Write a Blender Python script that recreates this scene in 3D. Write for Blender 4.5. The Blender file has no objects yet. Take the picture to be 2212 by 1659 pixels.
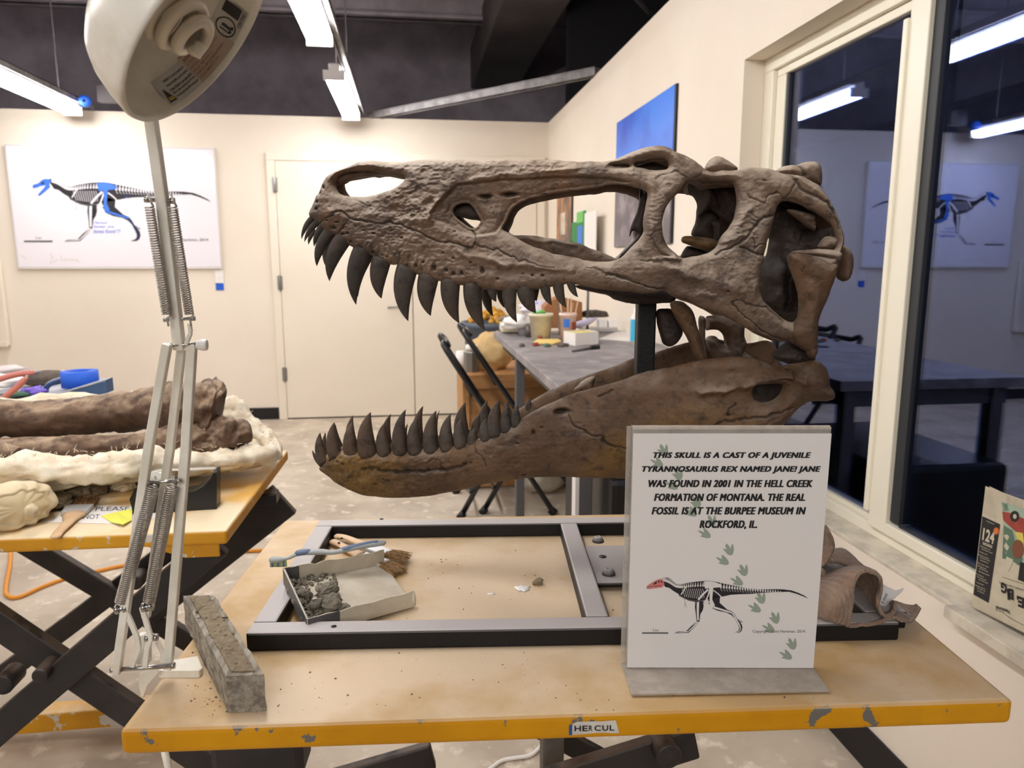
import bpy, bmesh, math, random
import numpy as np
from mathutils import Vector, Matrix
from mathutils.geometry import tessellate_polygon
random.seed(7); rng = np.random.default_rng(7)
scene = bpy.context.scene
COL = scene.collection
# ------------------------------------------------------------------ camera, world, exposure
F = 1580.0; YAW = math.radians(7.75); PIT = math.radians(9.5); CAMH = 1.30
cam_d = bpy.data.cameras.new('camera'); cam = bpy.data.objects.new('camera', cam_d); COL.objects.link(cam)
cam_d.sensor_width = 36.0; cam_d.lens = F / 2212 * 36.0; cam_d.clip_start = 0.02; cam_d.clip_end = 60
cam.location = (0, 0, CAMH); cam.rotation_euler = (math.radians(90) - PIT, 0, -YAW)
cam_d.dof.use_dof = True; cam_d.dof.focus_distance = 0.98; cam_d.dof.aperture_fstop = 8.0
scene.camera = cam
W = bpy.data.worlds.new('night'); scene.world = W; W.use_nodes = True
W.node_tree.nodes['Background'].inputs[0].default_value = (0.34, 0.31, 0.30, 1)
W.node_tree.nodes['Background'].inputs[1].default_value = 0.22
TUBE = 40.0
hl = bpy.data.lights.new('hall_fill', 'AREA'); hl.shape = 'RECTANGLE'; hl.size = 3.5; hl.size_y = 2.0; hl.energy = 120; hl.color = (1, .95, .9)  # broad unseen fill added behind the camera, standing for the hall's lamps
ho = bpy.data.objects.new('hall_fill', hl); COL.objects.link(ho); ho.location = (-1.2, -3.4, 2.9); ho.rotation_euler = (math.radians(62), 0, math.radians(-12))
vs = scene.view_settings; vs.view_transform = 'Standard'; vs.look = 'None'; vs.gamma = 1.0; vs.use_curve_mapping = False
vs.exposure = 0.07
scene.cycles.max_bounces = 8; scene.cycles.diffuse_bounces = 4; scene.cycles.glossy_bounces = 4
scene.cycles.transmission_bounces = 6; scene.cycles.transparent_max_bounces = 10
scene.cycles.caustics_reflective = False; scene.cycles.caustics_refractive = False

# ------------------------------------------------------------------ geometry of the view, used to read places off the floor, walls and table
V3 = lambda *a: np.array(a, float)
FWD = V3(math.sin(YAW) * math.cos(PIT), math.cos(YAW) * math.cos(PIT), -math.sin(PIT))
RGT = V3(math.cos(YAW), -math.sin(YAW), 0); UPV = np.cross(RGT, FWD); CAM = V3(0, 0, CAMH)
def ray(x, y): return FWD + RGT * (x - 1106) / F - UPV * (y - 829.5) / F
def hz(x, y, z): r = ray(x, y); return CAM + r * (z - CAMH) / r[2]
def hy(x, y, Y): r = ray(x, y); return CAM + r * Y / r[1]
def hx(x, y, X): r = ray(x, y); return CAM + r * X / r[0]
def hpl(x, y, p0, n): r = ray(x, y); return CAM + r * (np.dot(p0 - CAM, n) / np.dot(r, n))

# ------------------------------------------------------------------ noise
def _h(ix, iy, iz, seed):
    n = (ix * 374761393 + iy * 668265263 + iz * 1274126177 + seed * 974711) & 0xFFFFFFFF
    n = ((n ^ (n >> 13)) * 1103515245) & 0xFFFFFFFF
    n = ((n ^ (n >> 16)) * 2654435761) & 0xFFFFFFFF
    return (n & 0xFFFFFF) / float(0xFFFFFF) * 2 - 1
def noise3(p, seed=0):
    p = np.asarray(p, float); i = np.floor(p).astype(np.int64); f = p - i; f = f * f * (3 - 2 * f); r = 0
    for dx in (0, 1):
        for dy in (0, 1):
            for dz in (0, 1):
                w = (f[..., 0] if dx else 1 - f[..., 0]) * (f[..., 1] if dy else 1 - f[..., 1]) * (f[..., 2] if dz else 1 - f[..., 2])
                r = r + w * _h(i[..., 0] + dx, i[..., 1] + dy, i[..., 2] + dz, seed)
    return r
def fbm(p, o=4, seed=0, g=0.5):
    a, r, p = 1.0, 0, np.asarray(p, float)
    for k in range(o): r = r + a * noise3(p * 2 ** k, seed + k * 17); a *= g
    return r

# ------------------------------------------------------------------ mesh builder
def frames(path):
    P = [np.array(p, float) for p in path]; T = []
    for i in range(len(P)):
        t = P[min(i + 1, len(P) - 1)] - P[max(i - 1, 0)]; T.append(t / (np.linalg.norm(t) + 1e-12))
    a = V3(0, 0, 1) if abs(T[0][2]) < .9 else V3(1, 0, 0)
    u = np.cross(T[0], a); u /= np.linalg.norm(u); out = []
    for i in range(len(P)):
        u = u - T[i] * np.dot(u, T[i]); u /= np.linalg.norm(u); out.append((P[i], u.copy(), np.cross(T[i], u), T[i]))
    return out
class MB:
    def __init__(s): s.v = []; s.f = []; s.m = []; s.s = []
    def add(s, vs_, fs, m=0, sm=False):
        o = len(s.v); s.v += [tuple(map(float, p)) for p in vs_]
        for f in fs: s.f.append(tuple(int(i) + o for i in f)); s.m.append(m); s.s.append(sm)
        return s
    def obox(s, c, ex, ey, ez, m=0):
        c, ex, ey, ez = [np.array(a, float) for a in (c, ex, ey, ez)]
        if np.dot(np.cross(ex, ey), ez) < 0: ex = -ex
        v = [c + a * ex / 2 + b * ey / 2 + d * ez / 2 for d in (-1, 1) for b in (-1, 1) for a in (-1, 1)]
        return s.add(v, [(0, 2, 3, 1), (4, 5, 7, 6), (0, 1, 5, 4), (2, 6, 7, 3), (0, 4, 6, 2), (1, 3, 7, 5)], m)
    def box(s, x0, x1, y0, y1, z0, z1, m=0):
        return s.obox(((x0 + x1) / 2, (y0 + y1) / 2, (z0 + z1) / 2), (x1 - x0, 0, 0), (0, y1 - y0, 0), (0, 0, z1 - z0), m)
    def bar(s, a, b, w, h, up=(0, 0, 1), m=0):
        a, b = np.array(a, float), np.array(b, float); t = b - a; T = t / np.linalg.norm(t)
        x = np.cross(T, np.array(up, float)); x /= np.linalg.norm(x); y = np.cross(x, T)
        return s.obox((a + b) / 2, t, x * w, y * h, m)
    def tube(s, path, r, n=8, m=0, caps=True, flat=1.0, sm=True):
        fr = frames(path); k = len(fr); R = r if hasattr(r, '__len__') else [r] * k; vs_ = []
        for (p, u, w, t), q in zip(fr, R):
            for j in range(n):
                a = 2 * math.pi * j / n; vs_.append(p + q * (math.cos(a) * u + flat * math.sin(a) * w))
        fs = [(i * n + j, i * n + (j + 1) % n, (i + 1) * n + (j + 1) % n, (i + 1) * n + j) for i in range(k - 1) for j in range(n)]
        if caps: fs += [tuple(range(n))[::-1], tuple((k - 1) * n + j for j in range(n))]
        return s.add(vs_, fs, m, sm)
    def cyl(s, a, b, r, r2=None, n=16, m=0, caps=True): return s.tube([a, b], [r, r if r2 is None else r2], n, m, caps)
    def lathe(s, prof, o=(0, 0, 0), ax=(0, 0, 1), n=32, m=0, sm=True, a0=0, a1=2 * math.pi):
        o = np.array(o, float); ax = np.array(ax, float); ax /= np.linalg.norm(ax)
        q = V3(1, 0, 0) if abs(ax[0]) < .9 else V3(0, 1, 0)
        u = np.cross(q, ax); u /= np.linalg.norm(u); w = np.cross(ax, u); full = abs(a1 - a0 - 2 * math.pi) < 1e-6
        nn = n if full else n + 1; vs_ = []
        for r, z in prof:
            for j in range(nn):
                a = a0 + (a1 - a0) * j / n; vs_.append(o + ax * z + r * (math.cos(a) * u + math.sin(a) * w))
        fs = []
        for i in range(len(prof) - 1):
            for j in range(n):
                j2 = (j + 1) % nn; fs.append((i * nn + j, i * nn + j2, (i + 1) * nn + j2, (i + 1) * nn + j))
        return s.add(vs_, fs, m, sm)
    def poly(s, pts, m=0):
        tr = tessellate_polygon([[Vector(p) for p in pts]]); return s.add(pts, tr, m)
    def prism(s, pts, d, m=0):
        d = np.array(d, float); n = len(pts); P = [np.array(p, float) for p in pts]; tr = tessellate_polygon([[Vector(p) for p in P]])
        nn = sum((np.cross(P[i], P[(i + 1) % n]) for i in range(n)), V3(0, 0, 0))
        if np.dot(nn, d) > 0: P = P[::-1]; tr = [tuple(n - 1 - i for i in t) for t in tr]
        t0 = tr[0]; tn = np.cross(P[t0[1]] - P[t0[0]], P[t0[2]] - P[t0[0]])
        if np.dot(tn, d) > 0: tr = [t[::-1] for t in tr]
        vs_ = P + [p + d for p in P]
        fs = list(tr) + [tuple(i + n for i in t[::-1]) for t in tr] + [((i + 1) % n, i, i + n, (i + 1) % n + n) for i in range(n)]
        return s.add(vs_, fs, m)
    def stroke(s, pts, w, fr, m=0, w2=None):
        """flat band along 2-D points; fr maps (x, y) to a point in space"""
        n = len(pts); W2 = w if w2 is None else w2; L = []; Rr = []
        for i in range(n):
            a = pts[max(i - 1, 0)]; b = pts[min(i + 1, n - 1)]; dx, dy = b[0] - a[0], b[1] - a[1]; d = math.hypot(dx, dy) + 1e-9
            h = (w + (W2 - w) * i / max(1, n - 1)) / 2; L.append((pts[i][0] - dy / d * h, pts[i][1] + dx / d * h)); Rr.append((pts[i][0] + dy / d * h, pts[i][1] - dx / d * h))
        return s.add([fr(*p) for p in L + Rr], [(i, i + 1, n + i + 1, n + i) for i in range(n - 1)], m)
    def build(s, name, mats, parent=None, bevel=0, seg=2, label=None, solid=0, sub=0, auto=None):
        me = bpy.data.meshes.new(name); me.from_pydata(s.v, [], s.f)
        for mm in (mats if isinstance(mats, (list, tuple)) else [mats]): me.materials.append(mm)
        me.polygons.foreach_set('material_index', s.m); me.polygons.foreach_set('use_smooth', s.s); me.validate(); me.update()
        return place(me, name, parent, bevel, seg, label, solid, sub)
def place(me, name, parent=None, bevel=0, seg=2, label=None, solid=0, sub=0):
    o = bpy.data.objects.new(name, me); COL.objects.link(o)
    if solid: md = o.modifiers.new('solid', 'SOLIDIFY'); md.thickness = solid; md.offset = 0
    if sub: md = o.modifiers.new('sub', 'SUBSURF'); md.levels = sub; md.render_levels = sub
    if bevel: md = o.modifiers.new('bevel', 'BEVEL'); md.width = bevel; md.segments = seg; md.limit_method = 'ANGLE'; md.angle_limit = math.radians(35); md.harden_normals = False
    if parent is not None:
        o.parent = parent
        l = V3(0, 0, 0); q = parent
        while q is not None: l = l + np.array(q.location); q = q.parent
        if parent.type == 'EMPTY' and parent.parent is None: o.matrix_parent_inverse = Matrix.Translation(-Vector(l))
    if label: o['label'] = label
    return o
def thing(name, label, cat, loc=(0, 0, 0), group=None):
    o = bpy.data.objects.new(name, None); COL.objects.link(o); o.location = tuple(map(float, loc)); o.empty_display_size = .02
    o['label'] = label; o['category'] = cat
    if group: o['group'] = group
    return o
def tag(o, label, cat, group=None, kind=None):
    o['label'] = label; o['category'] = cat
    if group: o['group'] = group
    if kind: o['kind'] = kind
    return o
def struct(o): o['kind'] = 'structure'; return o
def clone(root, loc, label=None):
    r = root.copy(); COL.objects.link(r); r.location = tuple(map(float, loc))
    if label: r['label'] = label
    for ch in list(root.children):
        c = ch.copy(); COL.objects.link(c); c.parent = r; c.matrix_parent_inverse = ch.matrix_parent_inverse.copy()
        for g in ch.children:
            d = g.copy(); COL.objects.link(d); d.parent = c
    return r
def fastmesh(name, verts, quads, mats, smooth=True, attr=None):
    me = bpy.data.meshes.new(name); nv = len(verts); nf = len(quads); k = quads.shape[1]
    me.vertices.add(nv); me.vertices.foreach_set('co', np.asarray(verts, np.float32).ravel())
    me.loops.add(nf * k); me.loops.foreach_set('vertex_index', np.asarray(quads, np.int32).ravel())
    me.polygons.add(nf); me.polygons.foreach_set('loop_start', np.arange(0, nf * k, k, dtype=np.int32))
    try: me.polygons.foreach_set('loop_total', np.full(nf, k, np.int32))
    except Exception: pass
    me.polygons.foreach_set('use_smooth', np.full(nf, smooth))
    me.update(calc_edges=True); me.validate()
    for mm in mats: me.materials.append(mm)
    if attr:
        for nm, arr in attr.items():
            a = me.attributes.new(nm, 'FLOAT', 'POINT'); a.data.foreach_set('value', np.asarray(arr, np.float32))
    return me
def gridmesh(G, closed_u=False, closed_v=False):
    nu, nv = G.shape[:2]; q = []
    I = np.arange(nu * nv).reshape(nu, nv)
    A = I; 
    r = I[:-1] if not closed_u else I; r2 = I[1:] if not closed_u else np.roll(I, -1, 0)
    def cc(M): return (M[:, :-1], M[:, 1:]) if not closed_v else (M, np.roll(M, -1, 1))
    a, b = cc(r); d, c = cc(r2)
    return G.reshape(-1, 3), np.stack([a, b, c, d], -1).reshape(-1, 4)
def blob(c, rad, amp=.15, freq=3.0, seed=0, nu=18, nv=28, flat=None, rot=0, o=3):
    th = np.linspace(.001, math.pi - .001, nu)[:, None]; ph = np.linspace(0, 2 * math.pi, nv, endpoint=False)[None]
    d = np.stack([np.sin(th) * np.cos(ph), np.sin(th) * np.sin(ph), np.cos(th) + 0 * ph], -1)
    k = 1 + amp * fbm(d * freq + seed * 3.7, o, seed)
    P = d * k[..., None] * np.array(rad)
    if flat is not None: P[..., 2] = np.maximum(P[..., 2], -rad[2] * flat)
    ca, sa = math.cos(rot), math.sin(rot)
    P = np.stack([P[..., 0] * ca - P[..., 1] * sa, P[..., 0] * sa + P[..., 1] * ca, P[..., 2]], -1)
    v, q = gridmesh(P + np.array(c, float), closed_v=True); return v, q[:, ::-1]
def sweep(path, rads, n=28, amp=0, freq=8, seed=0, o=4, g=.5, cap=True):
    """displaced elliptical tube: rads = [(ra, rb)] per path point; path resampled smoothly"""
    fr = frames(path); ph = np.linspace(0, 2 * math.pi, n, endpoint=False); G = []
    for (p, u, w, t), (ra, rb) in zip(fr, rads): G.append(p + np.outer(np.cos(ph) * ra, u) + np.outer(np.sin(ph) * rb, w))
    G = np.array(G)
    if amp:
        ctr = G.mean(1, keepdims=True); d = G - ctr; L = np.linalg.norm(d, axis=-1, keepdims=True) + 1e-9
        R_ = np.array([max(a, b) for a, b in rads]); k = (R_ / R_.mean()) ** 2; N_ = fbm(G * freq, o, seed, g); N_ = N_ - .9 * np.clip(.16 - np.abs(fbm(G * freq * .8 + 7, 3, seed + 5)), 0, 1) / .16 * .5
        G = G + d / L * (amp * N_ * k[:, None])[..., None]
    if cap:
        a = G[0].mean(0); b = G[-1].mean(0)
        G = np.concatenate([(a + (G[0] - a) * .02)[None], (a + (G[0] - a) * .6)[None], G, (b + (G[-1] - b) * .6)[None], (b + (G[-1] - b) * .02)[None]])
    v, q = gridmesh(G, closed_v=True); return v, q[:, ::-1]
def resample(P, n):
    P = np.array(P, float); k = len(P); t = np.linspace(0, k - 1, n); out = []
    for x in t:
        i = min(int(x), k - 2); f = x - i; p0 = P[max(i - 1, 0)]; p1 = P[i]; p2 = P[i + 1]; p3 = P[min(i + 2, k - 1)]
        out.append(.5 * ((2 * p1) + (-p0 + p2) * f + (2 * p0 - 5 * p1 + 4 * p2 - p3) * f * f + (-p0 + 3 * p1 - 3 * p2 + p3) * f ** 3))
    return np.array(out)
def text2d(txt, size=1.0, bold=0.0, shear=0.0, sx=1.0, align='LEFT', spacing=1.0):
    cu = bpy.data.curves.new('text', 'FONT'); cu.body = txt; cu.size = size; cu.offset = bold; cu.shear = shear; cu.align_x = align; cu.space_character = spacing; cu.resolution_u = 3
    o = bpy.data.objects.new('text', cu); COL.objects.link(o); bpy.context.view_layer.update()
    me = o.evaluated_get(bpy.context.evaluated_depsgraph_get()).to_mesh()
    v = [(p.co.x * sx, p.co.y) for p in me.vertices]; f = [tuple(p.vertices) for p in me.polygons]
    o.evaluated_get(bpy.context.evaluated_depsgraph_get()).to_mesh_clear(); bpy.data.objects.remove(o); bpy.data.curves.remove(cu)
    return v, f
def text_fit(txt, w, h, bold=0.0, shear=0.0, align='CENTER', spacing=1.0):
    """text scaled to fit width w and cap height h, origin at lower left of the box"""
    v, f = text2d(txt, 1.0, bold, shear, 1, 'LEFT', spacing); a = np.array(v); lo, hi = a.min(0), a.max(0)
    a = (a - lo) / (hi - lo) * np.array([w, h]); return a, f

# ------------------------------------------------------------------ materials
def L(r, g, b):
    f = lambda c: (c / 255 / 12.92) if c / 255 <= .04045 else ((c / 255 + .055) / 1.055) ** 2.4
    return (f(r), f(g), f(b), 1)
def mat(name, c, rough=.6, metal=0, spec=.4, c2=None, scale=8, detail=5, lo=.4, hi=.6, bump=0, bscale=60, dust=None, dust_amt=.0, dscale=12, stretch=None,
        dust2=None, c3=None, s3=3, lo3=.55, hi3=.7, emit=0, alpha=None, sheen=0, trans=0):
    m = bpy.data.materials.new(name); m.use_nodes = True; nt = m.node_tree; N = nt.nodes; K = nt.links; b = N['Principled BSDF']
    b.inputs['Base Color'].default_value = L(*c); b.inputs['Roughness'].default_value = rough; b.inputs['Metallic'].default_value = metal
    b.inputs['Specular IOR Level'].default_value = spec
    tc = N.new('ShaderNodeTexCoord'); co = tc.outputs['Object']
    if stretch:
        mp = N.new('ShaderNodeMapping'); mp.inputs['Scale'].default_value = stretch; K.new(co, mp.inputs[0]); co = mp.outputs[0]
    def nz(sc, det=detail):
        n = N.new('ShaderNodeTexNoise'); n.inputs['Scale'].default_value = sc; n.inputs['Detail'].default_value = det; n.inputs['Roughness'].default_value = .6; K.new(co, n.inputs['Vector']); return n.outputs['Fac']
    def rng_(sock, a, d):
        r = N.new('ShaderNodeMapRange'); r.inputs['From Min'].default_value = a; r.inputs['From Max'].default_value = d; K.new(sock, r.inputs['Value']); return r.outputs['Result']
    def mix(fac, A, B):
        x = N.new('ShaderNodeMix'); x.data_type = 'RGBA'; K.new(fac, x.inputs['Factor'])
        for s_, i in ((A, 6), (B, 7)):
            if isinstance(s_, tuple): x.inputs[i].default_value = s_
            else: K.new(s_, x.inputs[i])
        return x.outputs[2]
    col = L(*c)
    if c2: col = mix(rng_(nz(scale), lo, hi), col, L(*c2))
    if c3: col = mix(rng_(nz(s3, 6), lo3, hi3), col, L(*c3))
    if dust:
        g = N.new('ShaderNodeNewGeometry'); sp = N.new('ShaderNodeSeparateXYZ'); K.new(g.outputs['Normal'], sp.inputs[0])
        up = rng_(sp.outputs['Z'], .25, .9); mu = N.new('ShaderNodeMath'); mu.operation = 'MULTIPLY'; K.new(up, mu.inputs[0])
        K.new(rng_(nz(dscale), .62 - dust_amt * .5, .75 - dust_amt * .5), mu.inputs[1]); col = mix(mu.outputs[0], col, mix(rng_(nz(3.1, 6), .45, .6), L(*dust), L(*dust2)) if dust2 else L(*dust))
    if not isinstance(col, tuple): K.new(col, b.inputs['Base Color'])
    if bump:
        bm_ = N.new('ShaderNodeBump'); bm_.inputs['Strength'].default_value = bump; bm_.inputs['Distance'].default_value = .002
        K.new(nz(bscale, 6), bm_.inputs['Height']); K.new(bm_.outputs[0], b.inputs['Normal'])
    if emit: b.inputs['Emission Color'].default_value = L(*c); b.inputs['Emission Strength'].default_value = emit
    if alpha is not None: b.inputs['Alpha'].default_value = alpha
    if trans: b.inputs['Transmission Weight'].default_value = trans
    if sheen: b.inputs['Sheen Weight'].default_value = sheen
    return m
M = {}
M['wall'] = mat('painted_plaster', (234, 223, 208), .75, c2=(230, 218, 202), scale=1.2, bump=.12, bscale=160)
M['white_paint'] = mat('white_vinyl', (232, 226, 208), .35, spec=.5)
M['dusty_sill'] = mat('dusty_sill_paint', (214, 206, 188), .8, c2=(188, 180, 164), scale=14, bump=.2, bscale=200)
M['floor'] = mat('concrete', (200, 187, 168), .7, c2=(176, 162, 144), scale=3.2, lo=.4, hi=.62, c3=(220, 208, 190), s3=12, lo3=.56, hi3=.66, bump=.3, bscale=30)
M['black_rubber'] = mat('black_rubber', (22, 20, 22), .5)
M['roof'] = mat('dark_roof_deck', (192, 182, 190), .8, c2=(170, 160, 168), scale=3)
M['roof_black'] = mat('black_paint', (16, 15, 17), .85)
M['strut'] = mat('galvanised_steel', (150, 146, 146), .5, .4, c2=(120, 116, 118), scale=12)
M['conduit'] = mat('dark_conduit', (92, 86, 88), .6)
M['tube'] = mat('lamp_diffuser', (255, 252, 250), .4, emit=TUBE)
M['fixture'] = mat('fixture_enamel', (225, 222, 220), .4)
M['door'] = mat('door_paint', (236, 226, 210), .5, c2=(232, 221, 204), scale=1)
M['steel'] = mat('brushed_steel', (150, 148, 145), .35, .9)
M['gasket'] = mat('dark_gasket', (44, 46, 50), .5)
M['plate'] = mat('white_plastic', (236, 232, 228), .4)
M['bluetape'] = mat('blue_tape', (32, 92, 205), .6)
M['black_plastic'] = mat('black_plastic', (20, 20, 22), .35)
def glass_mat():
    m = bpy.data.materials.new('window_glass'); m.use_nodes = True; nt = m.node_tree; N = nt.nodes; K = nt.links; N.clear()
    o = N.new('ShaderNodeOutputMaterial'); mx = N.new('ShaderNodeMixShader'); tr = N.new('ShaderNodeBsdfTransparent'); gl = N.new('ShaderNodeBsdfGlossy')
    gl.inputs['Roughness'].default_value = .012; gl.inputs['Color'].default_value = (.62, .70, 1, 1); tr.inputs[0].default_value = (.55, .62, .75, 1)
    lw = N.new('ShaderNodeFresnel'); lw.inputs['IOR'].default_value = 1.5
    mp = N.new('ShaderNodeMapRange'); mp.inputs['From Min'].default_value = 0; mp.inputs['From Max'].default_value = .4; mp.inputs['To Min'].default_value = .05; mp.inputs['To Max'].default_value = .5
    K.new(lw.outputs[0], mp.inputs['Value']); K.new(mp.outputs[0], mx.inputs[0]); K.new(tr.outputs[0], mx.inputs[1]); K.new(gl.outputs[0], mx.inputs[2]); K.new(mx.outputs[0], o.inputs[0])
    return m
M['glass'] = glass_mat()

# ------------------------------------------------------------------ the room
YB = 6.202; XR = 1.148; HW = 2.43; XL = -5.2
WZ0, WZ1, WY1 = .567, 1.982, 2.524
b = MB(); b.box(XL - .2, XR + .4, -1.0, YB + .2, -.06, 0); struct(b.build('floor', M['floor']))
b = MB(); b.box(XL - .2, XR, YB, YB + .12, 0, HW); struct(b.build('wall_back', M['wall']))
b = MB(); b.box(XL - .12, XL, -1.0, YB, 0, HW); struct(b.build('wall_left', M['wall']))
b = MB(); b.box(XR, XR + .16, WY1, YB + .12, 0, HW); b.box(XR, XR + .16, -1.0, WY1, 0, WZ0 - .012); b.box(XR, XR + .16, -1.0, WY1, WZ1, HW)
struct(b.build('wall_right', M['wall']))
b = MB(); b.box(XR - .001, XR + .09, -.99, WY1, WZ0 - .012, WZ0); b.box(XR - .028, XR + .02, -.99, 1.335, WZ0 - .022, WZ0 + .004)
struct(b.build('trim_1', M['dusty_sill'], bevel=.002))
b = MB(); b.box(-1.465 - .0, -1.12, YB - .012, YB, 0, .1); b.box(XL, -1.465, YB - .012, YB, 0, .1); struct(b.build('baseboard_back', M['black_rubber'], bevel=.003))
b = MB(); b.box(XR - .012, XR, -.9, YB, 0, .11); struct(b.build('baseboard_right', M['black_rubber'], bevel=.003))
# doors
def door(n, x0, x1, hinge_x, side):
    r = MB(); r.box(x0 + .003, x1 - .003, YB - .028, YB - .006, .012, 2.085)
    d = struct(r.build('door_%d' % n, M['door'], bevel=.002))
    for z in (.38, 1.13, 1.90):
        h = MB(); h.cyl((hinge_x, YB - .036, z - .06), (hinge_x, YB - .036, z + .06), .011, n=10); h.box(hinge_x - .02, hinge_x + .02, YB - .031, YB - .027, z - .055, z + .055)
        h.build('hinge', M['steel'], d, bevel=.001)
    return d
d1 = door(1, -1.05, .006, -1.055, 1); d2 = door(2, .009, 1.05, 1.055, -1)
h = MB(); h.cyl((-.075, YB - .028, .93), (-.075, YB - .075, .93), .012, n=12); h.tube([(-.075, YB - .07, .93), (-.13, YB - .075, .932), (-.2, YB - .072, .925)], .009, 10); h.lathe([(0, .03), (.03, .028), (.033, 0)], (-.075, YB - .028, .93), (0, -1, 0), 16)
h.build('door_handle', M['steel'], d1)
b = MB(); b.box(-1.115, -1.05, YB - .03, YB + .0, 0, 2.0879); b.box(1.053, 1.118, YB - .03, YB, 0, 2.0879); b.box(-1.115, 1.118, YB - .03, YB, 2.088, 2.15)
struct(b.build('trim_2', M['door'], bevel=.004))
b = MB(); b.box(-1.05, 1.05, YB - .02, YB - .003, 0, .012); struct(b.build('trim_3', M['black_rubber']))
# window in the right wall: vinyl frame, fixed left pane, sliding right sash
XF = 1.222
win = MB(); win.box(XF, XF + .07, 2.46, WY1 - .0005, WZ0 + .0302, WZ1 - .0452); win.box(XF, XF + .07, -1, WY1, WZ0, WZ0 + .030); win.box(XF, XF + .07, -1, WY1, WZ1 - .045, WZ1)
w1 = struct(win.build('window_1', M['white_paint'], bevel=.003))
p = MB(); p.box(XF + .015, XF + .05, 2.40, 2.4598, WZ0 + .0452, WZ1 - .0702); p.box(XF + .015, XF + .05, 1.75, 2.4598, WZ0 + .0302, WZ0 + .045); p.box(XF + .015, XF + .05, 1.75, 2.4598, WZ1 - .07, WZ1 - .045)
p.build('window_frame', M['white_paint'], w1, bevel=.003)
p = MB(); p.box(XF - .012, XF + .05, 1.675, 1.745, WZ0 + .0302, WZ1 - .0452); p.box(XF - .012, XF + .05, -.99, 1.6748, WZ0 + .0302, WZ0 + .060); p.box(XF - .012, XF + .05, -.99, 1.6748, WZ1 - .075, WZ1 - .0452)
p.build('sliding_sash', M['white_paint'], w1, bevel=.003)
p = MB(); p.box(XF - .020, XF - .006, 1.742, 1.760, WZ0 + .07, WZ1 - .10); p.build('pull_rail', M['white_paint'], w1, bevel=.003)
p = MB(); p.box(XF + .0, XF + .045, 1.640, 1.6746, WZ0 + .0662, WZ1 - .0754); p.box(XF + .0, XF + .045, -.98, 1.6398, WZ0 + .0602, WZ0 + .066)
p.box(XF + .02, XF + .045, 2.385, 2.3998, WZ0 + .0454, WZ1 - .0704); p.build('gasket', M['gasket'], w1, bevel=.002)
p = MB(); p.box(XF + .030, XF + .034, 1.70, 2.41, WZ0 + .04, WZ1 - .06); p.build('window_pane', M['glass'], w1)
p = MB(); p.box(XF + .012, XF + .016, -1, 1.66, WZ0 + .05, WZ1 - .06); p.build('window_pane', M['glass'], w1)
# unlit hall beyond the window: dark floor and a black outer wall
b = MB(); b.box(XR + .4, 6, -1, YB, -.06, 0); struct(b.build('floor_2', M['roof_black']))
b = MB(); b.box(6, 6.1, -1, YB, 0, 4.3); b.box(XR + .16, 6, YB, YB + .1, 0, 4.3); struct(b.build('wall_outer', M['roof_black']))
b = MB(); b.box(1.9, 2.5, 1.2, 3.2, 0, .72); tag(b.build('dark_cabinet', M['black_plastic'], bevel=.01), 'low black cabinet standing outside the window', 'cabinet')
# ceiling: ribbed roof deck over the wall tops, with beams, duct and conduit
b = MB(); b.box(XL - 1, 3.2, -1, 9.2, 4.0, 4.05)
for i in range(26): y = 1.2 + i * .3; b.box(XL - 1, .9, y, y + .12, 3.93, 4.0)
struct(b.build('ceiling', M['roof']))
b = MB(); b.box(XL - 1, 3.2, 9.0, 9.1, HW - .2, 4.0); b.box(3.2, 3.3, -1, 9.1, HW - .2, 4.05); struct(b.build('wall_far', M['roof']))
b = MB(); b.box(XL - 1, 3.2, YB + .12, 9.1, HW - .22, HW - .2); struct(b.build('trim_4', M['roof_black']))
for k, (y, z) in enumerate(((4.6, 3.62), (5.5, 3.6), (7.4, 3.55))):
    b = MB(); b.box(XL - 1, .62 + .1 * k, y, y + .05, z, z + .3); b.box(XL - 1, .62 + .1 * k, y - .06, y + .11, z, z + .03); b.box(XL - 1, .62 + .1 * k, y - .06, y + .11, z + .27, z + .3)
    tag(b.build('roof_beam', M['roof'], bevel=.004), ['dark roof beam nearest overhead crossing the ceiling', 'dark roof beam in the middle of the ceiling', 'dark roof beam farthest back under the roof'][k], 'beam', 'dark roof beams')
b = MB(); b.box(.72, 1.25, 2.0, 8.8, 3.25, 3.7); b.box(.70, 1.27, 3.3, 3.34, 3.23, 3.72); b.box(.70, 1.27, 5.6, 5.64, 3.23, 3.72)
tag(b.build('air_duct', mat('duct_paint', (96, 88, 86), .6, c2=(80, 74, 74), scale=2), bevel=.02), 'long grey rectangular duct running under the dark roof', 'duct')
for k, dx in enumerate((0, .07)):
    b = MB(); b.tube(resample([(-.05 + dx, 2.2, 3.1), (.32 + dx, 3.6, 3.1), (.50 + dx, 4.35, 3.1), (.62 + dx, 4.5 + dx, 3.1), (1.0, 4.5 + dx, 3.1), (1.15, 4.6 + dx, 3.1), (1.8, 5.6, 3.1)], 40), .011, 8)
    tag(b.build('conduit', M['conduit']), ['thin bent conduit pipe under the roof, left one of the pair', 'thin bent conduit pipe under the roof, right one of the pair'][k], 'pipe', 'bent conduits under the roof')
# truss posts above the right wall
t = thing('roof_truss', 'thin grey steel lattice truss rising above the right wall', 'truss', (1.55, 4.1, HW))
for x in (1.52, 1.62):
    b = MB(); b.bar((x, 4.1, 2.0), (x, 4.1, 4.0), .022, .022, (0, 1, 0)); b.build('post', M['strut'], t)
for i in range(6):
    b = MB(); z = 2.1 + i * .3; b.bar((1.52 + .1 * (i % 2), 4.1, z), (1.62 - .1 * (i % 2), 4.1, z + .3), .012, .012, (0, 1, 0)); b.build('brace', M['strut'], t)
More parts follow.
